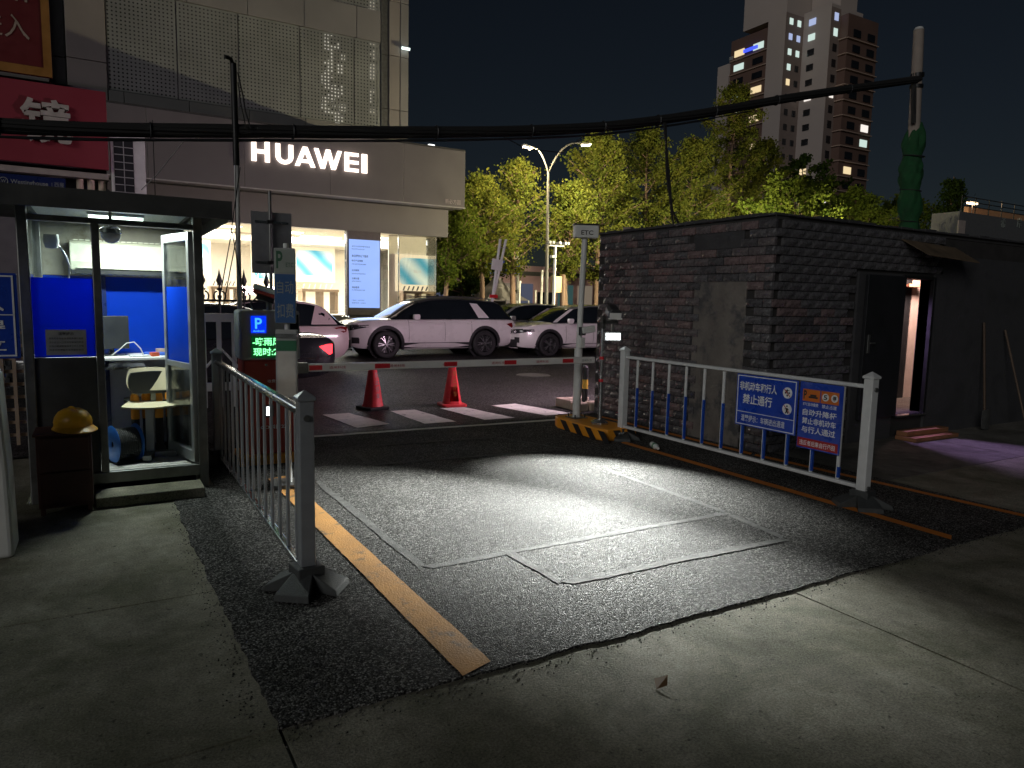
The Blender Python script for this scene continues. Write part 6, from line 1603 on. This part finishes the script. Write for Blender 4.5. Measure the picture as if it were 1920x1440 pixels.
for q in ties[1:-1]:
    cx = 14.53 - .17 * q - .05 * math.sin(q * 5); MB().tube([(cx + .195 * math.cos(2 * math.pi * i / 20), 8.8 + .195 * math.sin(2 * math.pi * i / 20), 2.4 + 2.95 * q + .03 * math.sin(2 * math.pi * i / 20)) for i in range(20)], .012, 5, closed=True).build('tie_rope', M['rubber'], RP, smooth=True, world=True)
for z in (6.22, 6.0): MB().cyl((14.33, 8.8, z), (14.325, 8.8, z + .07), .125, 16).build('clamp_band', M['black_metal'], RP, smooth=True, world=True)
MB().tube([(14.15, 8.75, 6.1), (14.10, 8.72, 5.8), (14.16, 8.72, 5.5), (14.22, 8.75, 5.3)], .035, 6).tube([(14.12, 8.70, 6.0), (14.16, 8.7, 5.7), (14.20, 8.7, 5.3)], .025, 6).build('cable_tail', M['rubber'], RP, smooth=True, world=True)

# ------------------------------------------------------------------ road signs between kiosk and shop
RS = thing('road_sign', 'back of a white rounded road sign on a thin pole', 'sign', (1.81, 9.0, 0))
MB().cyl((1.81, 8.96, 0), (1.81, 8.96, 2.84), .020, 12).build('post', M['dark_steel'], RS, smooth=True, world=True)
MB().box(1.60, 2.07, 9.0, 9.012, 1.87, 2.60).build('panel', mat('sign_back_grey', (0.30, 0.31, 0.32), 0.4, 0.4), RS, bevel=.0, world=True)
for z in (2.0, 2.48): MB().box(1.64, 2.03, 8.985, 8.999, z - .012, z + .012).build('channel', M['steel'], RS, world=True); MB().box(1.775, 1.845, 8.93, 8.984, z - .02, z + .02).build('bracket', M['black_metal'], RS, world=True)
WF = thing('picket_fence', 'white picket fence panel behind the payment machine', 'fence', (1.4, 9.1, 0))
for x in [0.86 + .17 * k for k in range(7)]:
    MB().box(x, x + .05, 9.1, 9.13, .25, 1.28).build('picket', M['fence_white'], WF, world=True)
for z in (.45, 1.28): MB().box(.80, 2.0, 9.09, 9.14, z + .001, z + .10).build('rail', M['fence_white'], WF, world=True)
for x in (.80, 1.96): MB().box(x, x + .07, 9.08, 9.15, 0, 1.26 if x > 1 else 1.279).build('post', M['fence_white'], WF, world=True)
MB().tube([(.95, 9.085, .60), (1.25, 9.085, .95), (1.55, 9.085, .60)], .018, 6).build('brace', M['fence_white'], WF, world=True)
IF_ = thing('iron_fence', 'black wrought iron fence with spear finials beside the kiosk', 'fence', (1.4, 11, 0))
for x in [at(q, 560, 11).x for q in (380, 412, 458, 500)]:
    MB().cyl((x, 11, 0), (x, 11, 1.72), .014, 8).build('bar', M['black_metal'], IF_, world=True)
    MB().lathe([(.0, 1.70), (.045, 1.80), (.02, 1.88), (0, 1.98)], (x, 11, 0), 8).lathe([(.02, 1.66), (.05, 1.68), (.02, 1.70)], (x, 11, 0), 8).build('finial', M['black_metal'], IF_, smooth=True, world=True)
    for s in (-1, 1):
        MB().tube([(x + s * (.03 + .05 * math.sin(a)), 11, 1.58 + .07 * math.cos(a)) for a in [i * .45 for i in range(12)]], .012, 6).build('scroll', M['black_metal'], IF_, smooth=True, world=True)
for z in (.4, 1.52): MB().cyl((at(370, 560, 11).x, 11, z), (at(510, 560, 11).x, 11, z), .016, 8).build('rail', M['black_metal'], IF_, world=True)
GB = tag(MB().prism([(-.22, 0), (.22, 0), (.22, .9), (.17, 1.2), (-.17, 1.2), (-.22, .9)], 'xz', -.2, .2, Matrix.Translation((2.05, 13.8, .003))).build('waste_bin', M['dark_plastic'], bevel=.02), 'dark waste bin standing by the iron fence', 'bin')

# ------------------------------------------------------------------ street lamp with two arms
SL = thing('street_lamp', 'double-armed street lamp with one glaring warm head among the trees', 'street lamp', (18.05, 28.0, 0))
lampgrey = mat('street_lamp_grey', (.07, .07, .068), .6)
MB().tube([(18.05, 28, 0), (18.0, 28, 4), (17.95, 28, 7.5)], [.10, .075, .05], 14).build('column', lampgrey, SL, smooth=True, world=True)
for s, ex, ez in ((-1, 17.0, 8.45), (1, 19.8, 8.95)):
    dx = ex - 17.95
    pts = [(17.95 + dx * q, 28, 7.45 + (ez - 7.42) * (1 - (1 - q) ** 2.6)) for q in [i / 10 for i in range(11)]]
    MB().tube(pts, .04, 8).build('arm', lampgrey, SL, smooth=True, world=True)
    hd = MB().cbox((ex + s * .18, 28, ez + .02), (.55, .22, .10), (0, R(-8 * s), 0)).build('lamp_head', M['grey_plastic'], SL, bevel=.03, world=True)
    MB().cbox((ex + s * .2, 28, ez - .05), (.40, .17, .04), (0, R(-8 * s), 0)).build('lens', emit('street_lens_%d' % (s + 1), (1.0, 0.80, 0.50) if s < 0 else (1, .95, .85), 40.0 if s < 0 else 6.0), hd, world=True)
    beam('street_glow', SL, (ex + s * .2, 27.85, ez - .22), 3000.0 if s < 0 else 4500.0, (1.0, 0.78, 0.42) if s < 0 else (1.0, .84, .50), (0.35 if s < 0 else 0.6, 0.6, -0.55), 165, 0.3, .15)

for (x_, y_, lab) in ((23.0, 21.0, 'assumed short street lamp, unseen under the trees behind the left end of the hut'), (33.0, 21.0, 'assumed short street lamp, unseen under the trees behind the hut corner')):  # assumed lamps, unseen behind the hut, added to light the trees
    G2 = thing('street_lamp', lab, 'street lamp', (x_, y_, 0))
    MB().tube([(0, 0, 0), (0, 0, 4.5)], [.08, .05], 12).build('column', M['grey_pole'], G2, smooth=True)
    MB().lathe([(0, .26), (.24, .20), (.30, .06), (.28, .03), (0, .03)], (0, 0, 4.5), 16).build('lamp_head', M['grey_plastic'], G2, smooth=True)
    MB().lathe([(0, 0), (.22, 0.0), (.22, .028), (0, .028)], (0, 0, 4.5), 16).build('lens', emit('assumed_lamp_lens', (1.0, .85, .55), 12.0), G2)
    beam('assumed_lamp_glow', G2, (x_, y_, 4.42), 30000.0, (1.0, .86, .52), (-0.15, 1.0, 0.12), 160, 0.3, .12)
# ------------------------------------------------------------------ trees
bark = mat('ginkgo_bark', (0.13, 0.085, 0.06), 0.85, var=0.3, scale=5, bump=.6, bscale=20)
leaf_y = leafmat('ginkgo_leaves', (0.105, 0.105, 0.018), (0.060, 0.088, 0.018))
leaf_g = leafmat('green_leaves', (0.045, 0.075, 0.012), (0.085, 0.105, 0.016))
leaf_d = leafmat('dark_leaves', (0.022, 0.045, 0.012), (0.04, 0.06, 0.012))
def tree(name, label, px, Y, top_py, spread, base, seed, lm, nleaf, lsize, style='ginkgo', group=None):
    rt = random.Random(seed)
    x = xr(px, Y); h = at(px, top_py, Y).z
    t = thing(name, label, 'tree', (x, Y, 0), 0, group)
    tr = MB(); r0 = .09 + h * .009
    bend = rt.uniform(-.15, .15)
    tp = [(bend * math.sin(k * .7), .1 * math.sin(k * 1.1 + seed), h * .97 * k / 9) for k in range(10)]
    tr.tube(tp, [lerp(r0, .025, k / 9) for k in range(10)], 10)
    cl = []          # leaf cluster centres with size
    nl = 46 if style == 'ginkgo' else 34
    def trunk_at(z): 
        k = min(8.999, z / (h * .97) * 9); i = int(k); a, b = tp[i], tp[i + 1]; return Vector((lerp(a[0], b[0], k - i), lerp(a[1], b[1], k - i), z))
    for k in range(nl):
        u = (k + rt.random() * .8) / nl
        z = lerp(base, h * .96, u); a = k * 2.399 + rt.uniform(-.4, .4)
        prof = (math.sin(min(1, u / .28) * math.pi / 2) * (1 - u) ** .62 + .06) if style == 'ginkgo' else math.sqrt(max(.03, 1 - (2 * u - .85) ** 2 / 1.4))
        ln = spread * prof * rt.uniform(.7, 1.15)
        up = rt.uniform(.35, .75) if style == 'ginkgo' else rt.uniform(.1, .5)
        d = Vector((math.cos(a), math.sin(a), up)).normalized()
        p0 = trunk_at(z * .98); pts = []
        for q in range(5):
            s = q / 4; pts.append(p0 + d * ln * s + Vector((0, 0, (.10 if style == 'ginkgo' else -.12) * ln * s * s)))
        tr.tube(pts, [lerp(.045, .008, q / 4) * (1.2 - u * .5) for q in range(5)], 5)
        for q in range(2, 5):
            cl.append((pts[q], .28 + .20 * (1 - q / 5) + .05 * ln))
        for s in range(4):
            b0 = pts[1 + s % 4]; sd2 = (d + Vector((rt.uniform(-.9, .9), rt.uniform(-.9, .9), rt.uniform(-.3, .7)))).normalized(); l2 = ln * rt.uniform(.22, .42)
            e = b0 + sd2 * l2; tr.tube([b0, b0.lerp(e, .5), e], [.014, .01, .005], 4)
            cl += [(b0.lerp(e, .6), .30), (e, .34)]
    tr.build('trunk', bark, t, smooth=True)
    cr = MB(); vs = []; fs = []
    for i in range(int(nleaf * .78)):
        c, s = cl[rt.randrange(len(cl))]
        p = c + Vector((rt.gauss(0, s * .62), rt.gauss(0, s * .62), rt.gauss(0, s * .45)))
        n_ = Vector((rt.gauss(0, 1), rt.gauss(0, 1), rt.gauss(0.5, .8))).normalized(); a_ = n_.orthogonal().normalized(); b_ = n_.cross(a_); w = lsize * rt.uniform(.6, 1.25)
        th = rt.uniform(0, 6.28); a2 = a_ * math.cos(th) + b_ * math.sin(th); b2 = n_.cross(a2)
        k = len(vs); vs += [tuple(p - a2 * w * .5), tuple(p + b2 * w * .42 + n_ * w * .1), tuple(p + a2 * w * .55), tuple(p - b2 * w * .42 + n_ * w * .1)]; fs.append((k, k + 1, k + 2, k + 3))
    me = bpy.data.meshes.new('crown'); me.from_pydata(vs, [], fs); me.materials.append(lm); put(bpy.data.objects.new('crown', me), t)
    return t
GT = 'yellow-green ginkgo trees along the street'
for a in (
    ('ginkgo_tree', 'small ginkgo right beside the shop corner', 838, 29.5, 372, 2.1, 2.4, 1, leaf_g, 10000, .14),
    ('ginkgo_tree', 'ginkgo with a thin trunk second from the shop corner', 898, 31, 324, 2.3, 2.9, 2, leaf_y, 12000, .14),
    ('ginkgo_tree', 'sparse ginkgo just left of the street lamp post', 962, 32, 288, 2.3, 3.0, 3, leaf_y, 9000, .14),
    ('ginkgo_tree', 'ginkgo just right of the street lamp post', 1062, 31, 335, 2.0, 3.0, 4, leaf_y, 11000, .14),
    ('ginkgo_tree', 'ginkgo standing over the ETC box', 1118, 33, 236, 3.1, 2.8, 5, leaf_y, 20000, .15),
    ('ginkgo_tree', 'broad ginkgo behind the left end of the brick hut', 1205, 35, 224, 3.3, 2.6, 6, leaf_y, 21000, .15),
    ('ginkgo_tree', 'dense ginkgo behind the middle of the brick hut', 1285, 33, 244, 3.1, 2.4, 7, leaf_y, 21000, .15),
    ('ginkgo_tree', 'tallest ginkgo overlapping the left side of the tower', 1356, 36, 128, 3.6, 2.6, 8, leaf_y, 25000, .155),
    ('ginkgo_tree', 'ginkgo in front of the foot of the tower', 1415, 40, 240, 3.2, 2.6, 9, leaf_y, 17000, .20)):
    tree(*a, group=GT)
DT = 'darker round trees behind the hut roof'
for a in (
    ('street_tree', 'bright green round tree behind the hut corner', 1478, 24, 334, 2.4, 1.8, 10, leaf_g, 14000, .20, 'round'),
    ('street_tree', 'dark tree peeping above the bright green tree', 1490, 42, 280, 3.2, 3.0, 11, leaf_d, 14000, .26, 'round'),
    ('street_tree', 'dim olive tree right of the tower foot', 1592, 34, 345, 3.4, 2.0, 12, leaf_g, 16000, .24, 'round'),
    ('street_tree', 'dim olive tree left of the green-wrapped pole', 1668, 36, 360, 3.4, 2.0, 13, leaf_g, 15000, .24, 'round'),
    ('street_tree', 'dark conical tree right behind the green-wrapped pole', 1765, 30, 318, 1.9, 2.0, 14, leaf_d, 8000, .22, 'ginkgo'),
    ('street_tree', 'dark tree hidden low behind the shop corner', 866, 40, 440, 2.6, 1.6, 15, leaf_d, 8000, .24, 'round')):
    tree(*a, group=DT)

# ------------------------------------------------------------------ apartment tower (floors of 2.8 m)
TX, TYY = 118.2, 100.0
AT = thing('apartment_tower', 'tall pale and brown apartment tower with scattered lit windows', 'building', (TX, TYY, 0))
tw = mat('tower_pale_render', (0.44, 0.385, 0.36), 0.7, var=0.08, scale=.05); tg = mat('tower_shaded_render', (0.24, 0.19, 0.17), 0.7, var=0.1, scale=.05); tb = mat('tower_brown_tile', (0.14, 0.085, 0.068), 0.7, var=0.15, scale=.08)
led_m = mat('tower_ledge', (0.42, 0.31, 0.25), 0.7)
TH = at(1457, 15, 100).z; FH = 2.86; NF = int(TH / FH)
MB().box(118.6, 134, 104.31, 114.2, 0, TH - 1.5).build('brown_wing', tb, AT, world=True)
MB().box(118.2, 130, 100, 104.3, 0, TH).build('pale_wing', tw, AT, world=True)
MB().box(118.2, 132, 114.21, 117.4, 0, TH - 6).build('end_wing', tw, AT, world=True)
MB().box(123.4, 133, 93.8, 99.99, 0, TH + .6).build('pale_wing', tw, AT, world=True)
MB().box(126.2, 135.5, 92.0, 93.79, 0, TH - 1.2).box(133.01, 135.5, 93.80, 104, 0, TH - 1.2).build('brown_wing', tb, AT, world=True)
MB().box(119.5, 131, 101, 112, TH + .01, TH + 7.5).build('roof_block', tw, AT, world=True)
MB().box(126.5, 131.5, 94.2, 100.8, TH + .61, TH + 9).build('roof_block', tw, AT, world=True)
# south return faces: their shade is put into a darker skin colour
MB().box(118.21, 123.4, 99.95, 99.995, 0, TH - .1).build('shaded_return_face', tg, AT, world=True)
MB().box(123.41, 126.19, 93.75, 93.795, 0, TH).build('shaded_return_face', tg, AT, world=True)
wf_dark = M['window_dark']
lit = [emit('lit_room_%d' % k, c, s) for k, (c, s) in enumerate((((1.0, .78, .45), .9), ((.80, 1.0, .92), .75), ((1.0, .92, .85), 1.0), ((.55, .65, 1.0), .7)))]
winm = {}
def win(face, x, y, z, w, h, m_):
    key = (face, w, h, m_.name)
    if key not in winm:
        mb = MB()
        if face == 'W': mb.box(-.10, .05, -w / 2, w / 2, -h / 2, h / 2)
        else: mb.box(-w / 2, w / 2, -.10, .05, -h / 2, h / 2)
        o = mb.build('window', m_, AT); winm[key] = o.data; o.location = (x - TX, y - TYY, z); return o
    return inst(winm[key], 'window', AT, (x - TX, y - TYY, z))
sillm = {}
def ledge(face, a0, a1, c, z):
    key = (face, round(a1 - a0, 2))
    if key not in sillm:
        mb = MB()
        if face == 'W': mb.box(-.35, .02, 0, a1 - a0, -.09, .09)
        else: mb.box(0, a1 - a0, -.35, .02, -.09, .09)
        o = mb.build('ledge', led_m, AT); sillm[key] = o.data
        o.location = (c - TX, a0 - TYY, z) if face == 'W' else (a0 - TX, c - TYY, z); return
    inst(sillm[key], 'ledge', AT, (c - TX, a0 - TYY, z) if face == 'W' else (a0 - TX, c - TYY, z))
tr_ = random.Random(77)
LIT = {('a', 1, 1): 2, ('a', 2, 0): 0, ('a', 3, 0): 1, ('a', 2, 1): 1, ('a', 5, 0): 1, ('a', 5, 1): 0, ('a', 6, 0): 1, ('a', 7, 1): 0, ('a', 9, 1): 0, ('b', 1, 0): 1, ('b', 1, 1): 1, ('b', 2, 0): 3, ('b', 2, 1): 3, ('b', 3, 0): 1, ('b', 3, 1): 1, ('b', 4, 0): 1, ('b', 5, 0): 0, ('b', 11, 0): 0, ('c', 1, 0): 3, ('c', 2, 0): 1, ('c', 6, 0): 2, ('c', 11, 0): 0, ('d', 1, 0): 3, ('d', 2, 0): 1, ('d', 6, 0): 2, ('d', 13, 0): 2, ('e', 9, 1): 1, ('e', 11, 0): 0, ('e', 8, 1): 2}
for fl in range(4, NF + 1):
    z = TH - (NF - fl) * FH - 1.6; k = NF - fl + 1
    def pick(s, c):
        q = LIT.get((s, k, c)); 
        return lit[q] if q is not None else wf_dark
    if z < TH - 3:
        for c, y in enumerate((111.8, 106.8)): win('W', 118.55, y, z, 2.6, 1.25, pick('a', c)); win('W', 118.55, y + 2.2, z - .5, .9, .7, M['grey_plastic']) if c == 0 and fl % 2 else None
        ledge('W', 104.31, 114.2, 118.6, z - 1.25)
    for c, x in enumerate((119.7, 122.0)): win('S', x, 99.94, z, .95, 1.15, pick('b', c))
    win('W', 123.36, 97.9, z, 1.5, 1.2, pick('c', 0))
    win('S', 124.9, 93.74, z, 1.1, 1.4, pick('d', 0))
    if z < TH - 2.4:
        for c, x in enumerate((129.0, 133.4)): win('S', x, 91.96, z, 2.2, 1.35, pick('e', c))
        ledge('S', 126.0, 135.6, 92.0, z - 1.25); ledge('W', 92.0, 93.7, 126.2, z - 1.25)
c = at(1380, 45, 104); MB().box(117.9, 118.19, 106.6, 110.2, TH - 5.0, TH - 4.4).build('neon_strip', emit('blue_roof_neon', (.06, .10, 1.0), 1.4), AT, world=True)
# ------------------------------------------------------------------ far street life beyond the cars
FB = thing('far_market_hall', 'long low pink-lit building across the far street', 'building', (30, 62.3, 0))
MB().box(8, 75, 62.3, 70, 0, 5.2).build('wall', mat('far_wall_pink', (0.40, 0.26, 0.30), 0.7, var=0.1, scale=.2), FB, world=True)
MB().box(8, 75, 61.6, 62.29, 4.2, 4.6).build('canopy', M['kiosk_sheet'], FB, world=True)
fw = [emit('far_shop_%d' % k, c, s) for k, (c, s) in enumerate((((1.0, .45, .65), .16), ((.5, .6, 1.0), .10), ((1, .8, .6), .16), ((.3, .8, .8), .08)))]
for k in range(26):
    x = 9 + k * 2.5; MB().box(x, x + 1.9, 62.2, 62.29, .6, 3.4 if k % 3 else 2.6).build('shop_window', fw[(k * 7) % 4] if k % 4 else M['window_dark'], FB, world=True)
far_col = [(.5, .5, .55), (.1, .1, .12), (.4, .4, .42), (.35, .05, .06)]
hl = emit('far_headlight', (.75, .82, 1.0), 10.0); tl_ = emit('far_taillight', (1.0, .05, .12), 6.0); pv = emit('far_purple_light', (.55, .2, 1.0), 5.0)
src = None
for k in range(9):
    x = 21 + k * 3.6 + (k % 3) * .7; y = 46 + (k % 2) * 3.2
    lab = ('far car on the street, first past the shop corner', 'far car second past the shop corner', 'far car behind the grey tent', 'far car just past the tent', 'far car behind the leaning sign', 'far car left of the white camera pole', 'far car right of the white camera pole', 'far car left of the ETC mast', 'far car seen by the hut edge')[k]
    t = thing('distant_car', lab, 'car', (x, y, .003), 0, 'cars on the far street')
    pm = mat('far_car_paint_%d' % (k % 4), far_col[k % 4], .3, coat=.8)
    def cr_(xx): 
        zb, zt, hw = spline(sed_body, xx); return [(xx, y2, z2) for y2, z2 in ((-hw, zb), (-hw, lerp(zb, zt, .7)), (-hw * .8, zt), (hw * .8, zt), (hw, lerp(zb, zt, .7)), (hw, zb))]
    v_, f_ = loft([cr_(4.72 * i / 14) for i in range(15)]); MB().add(v_, f_).build('body', pm, t, smooth=True)
    def cg(xx):
        zb, zr, hb, hr = spline(sed_gh, xx); return [(xx, y2, z2) for y2, z2 in ((-hb, zb), (-hr, zr), (hr, zr), (hb, zb))]
    v_, f_ = loft([cg(lerp(1.25, 4.15, i / 10)) for i in range(11)]); MB().add(v_, f_).build('cabin_glass', car_glass, t, smooth=True)
    for wx in (.9, 3.7):
        for s in (-1, 1): MB().cyl((wx, s * .72, .325), (wx, s * .90, .325), .325, 18).build('wheel', tyre_m, t)
    for s in (-1, 1):
        MB().cbox((-.01, s * .6, .6), (.06, .28, .10)).build('headlight', hl, t); MB().cbox((4.73, s * .6, .75), (.06, .28, .12)).build('tail_light', tl_ if k % 3 else pv, t)
TN = thing('event_tent', 'grey peaked tent between the tree trunks', 'tent', (xr(931, 38), 38, 0))
vs = [(0, 0, 3.75)]; fs = []
nn_ = 24
for k in range(1, 7):
    s = k / 6
    for i in range(nn_):
        a = 2 * math.pi * i / nn_; q = 1 / max(abs(math.cos(a)), abs(math.sin(a))); rad = 1.5 * (s ** 1.35) * lerp(1, q, .9); vs.append((rad * math.cos(a), rad * math.sin(a), 3.75 - 2.1 * (s ** .62)))
for i in range(nn_): fs.append([0, 1 + i, 1 + (i + 1) % nn_])
for k in range(5):
    for i in range(nn_): fs.append([1 + k * nn_ + i, 1 + (k + 1) * nn_ + i, 1 + (k + 1) * nn_ + (i + 1) % nn_, 1 + k * nn_ + (i + 1) % nn_])
MB().add(vs, fs).build('canopy', mat('tent_grey', (.22, .21, .21), .7), TN, smooth=True)
for sx_ in (-1, 1):
    for sy_ in (-1, 1): MB().cyl((sx_ * 1.42, sy_ * 1.42, 0), (sx_ * 1.42, sy_ * 1.42, 1.66), .04, 8).build('leg', M['grey_pole'], TN)
MB().box(-1.4, 1.4, 1.36, 1.39, 0, 1.6).build('back_wall', M['dark_plastic'], TN)
BRS = thing('direction_sign', 'blue direction sign on a gantry among the trees', 'sign', (xr(940, 42), 42, 0))
p = at(940, 500, 42); 
MB().box(-1.7, 1.4, -.02, .02, p.z - .5, p.z + .45).build('panel', M['sign_blue'], BRS); letters('北三环', (-.4, -.03, p.z), 1.2, .5, 'S', M['text_white'], BRS, 0, world=False)
MB().cyl((1.3, .12, 0), (1.3, .12, p.z + 1.2), .09, 10).build('post', M['grey_pole'], BRS); MB().cyl((1.3, .12, p.z + .6), (-1.6, .12, p.z + .6), .05, 8).build('crossbar', M['grey_pole'], BRS)
LS = thing('leaning_sign', 'leaning twin-bar white sign frame behind the SUV', 'sign', (11.45, 20.75, 0))
for o_ in (0, .22):
    MB().tube([(11.05 + o_ * .8, 20.75, 0.2 if o_ == 0 else 1.5), (11.50 + o_, 20.75, 3.62)], .045, 8).build('bar', M['white_plastic'], LS, world=True)
for k in range(4): MB().cbox((11.50 + .09 - .05 * k, 20.75, 3.35 - .42 * k), (.30, .03, .03)).build('rung', M['dark_steel'], LS, world=True)
MB().cyl((11.05, 20.75, 0), (11.05, 20.75, .2), .05, 8).build('foot', M['grey_pole'], LS, world=True)
MB().cbox((11.37, 20.70, 2.78), (.40, .03, .36), (0, R(8), 0)).build('plate', M['white_plastic'], LS, bevel=.01, world=True)
MB().cbox((11.25, 20.68, 1.75), (.30, .03, .10), (0, 0, 0)).build('red_strip', M['reflector_red'], LS, world=True)
CP = thing('camera_pole', 'white pole with a bar of small cameras past the parked cars', 'camera pole', (xr(1038, 25), 25, 0))
z_ = at(1040, 462, 25).z
MB().cyl((0, 0, 0), (0, 0, z_), .06, 12).build('pole', M['white_plastic'], CP, smooth=True); MB().box(-.30, .42, -.03, .03, z_, z_ + .05).build('crossbar', M['white_plastic'], CP)
for x in (-.34, -.18, .12, .40, .52): MB().cbox((x, -.08, z_ + .13), (.11, .24, .11), (R(-8), 0, R(20 * (x > 0) - 10))).build('camera', M['white_plastic'], CP, bevel=.01)
MB().cbox((-.14, -.05, z_ - .42), (.16, .2, .1)).build('camera', M['white_plastic'], CP, bevel=.01)
CB2 = MB().box(-.22, .22, -.15, .15, 1.75, 2.55); 
WC = thing('control_cabinet', 'tan control cabinet on a brown post right of the camera pole', 'cabinet', (xr(1045, 28), 28, 0))
MB().box(-.30, .12, -.15, .15, 2.05, 2.80).build('box', mat('tan_cabinet', (.42, .32, .15), .5), WC, bevel=.01); MB().cyl((.28, 0, 0), (.28, 0, 2.9), .12, 12).build('post', bark, WC, smooth=True); MB().box(.10, .2, -.03, .03, 2.3, 2.4).build('bracket', M['dark_steel'], WC)
for k, (px, Y, hh) in enumerate(((974, 33, 2.6), (1015, 34, 3.3), (1004, 36, 2.2))):
    o = MB().cyl((xr(px, Y), Y, 0), (xr(px, Y), Y, hh), .05 + .02 * (k == 1), 10).lathe([(.08, hh), (.08, hh + .08), (0, hh + .1)], (xr(px, Y), Y, 0), 10).build('sign_post', M['grey_pole'], smooth=True)
    tag(o, ('thin grey post right of the leaning sign', 'thick grey post left of the camera pole', 'short grey post beside the thick post')[k], 'post')
# ------------------------------------------------------------------ far right building with railing and letters
FR = thing('terrace_building', 'low building with orange-lit terrace and railing at the far right', 'building', (34, 22, 0))
def fp(px, py, y=22.0): return at(px, py, y)
a = fp(1797, 425); z_t = a.z
Lx = a.x; Rx = xr(1800, 26.0)
MB().box(Lx, Lx + 26, 22, 23.5, 0, fp(1860, 405).z).build('wall', mat('terrace_wall', (.12, .125, .13), .7, var=.2), FR, world=True)
MB().box(Lx - .15, Lx + .5, 21.9, 21.99, 3.0, fp(1790, 412).z).build('pier', mat('terrace_pier', (.42, .36, .33), .6), FR, world=True)
zt = fp(1860, 405).z
MB().box(Rx, Rx + 30, 26, 26.3, 0, at(1800, 384, 26).z).build('rear_wall', mat('orange_wall', (.46, .26, .14), .6), FR, world=True)
for z in (.35, .6, .85): MB().cyl((Lx + .3, 22.1, zt + z), (Lx + 20, 22.1, zt + z), .025, 6).build('rail', M['black_metal'], FR, world=True)
for k in range(12): MB().cyl((Lx + .3 + k * 1.4, 22.1, zt), (Lx + .3 + k * 1.4, 22.1, zt + .9), .03, 6).build('rail_post', M['black_metal'], FR, world=True)
TLm = thing('terrace_lamp', 'warm lamp glowing behind the terrace railing', 'lamp', (fp(1905, 400).x, 24.5, zt + 1.2))
MB().cbox((0, 0, 0), (.9, .2, .12)).build('diffuser', emit('terrace_lamp', (1.0, .72, .42), 9.0), TLm); MB().cyl((0, 0, -1.2), (0, 0, -.06), .03, 8).build('stem', M['black_metal'], TLm)
point('terrace_glow', TLm, (fp(1905, 400).x, 24.2, zt + 1.1), 140.0, (1.0, .62, .34), .1)
for s, px in (('希', 1880), ('岸', 1910)): letters(s, (fp(px, 418).x, 21.95, fp(px, 418).z), .5, .55, 'S', M['text_grey'], FR, 0, depth=.03)
RSg = tag(MB().box(xr(1662, 13), xr(1700, 13), 13.0, 13.06, at(1680, 436, 13).z - .6, at(1680, 424, 13).z).build('red_canopy_sign', mat('red_sign', (.5, .04, .04), .5)), 'red sign edge showing above the hut roof', 'sign')
tag(MB().box(xr(1662, 13) + .1, xr(1662, 13) + .2, 13.07, 13.17, 0, at(1680, 430, 13).z).build('sign_post', M['grey_pole']), 'grey post carrying the red sign behind the hut', 'post')
print('objects', len(bpy.data.objects))
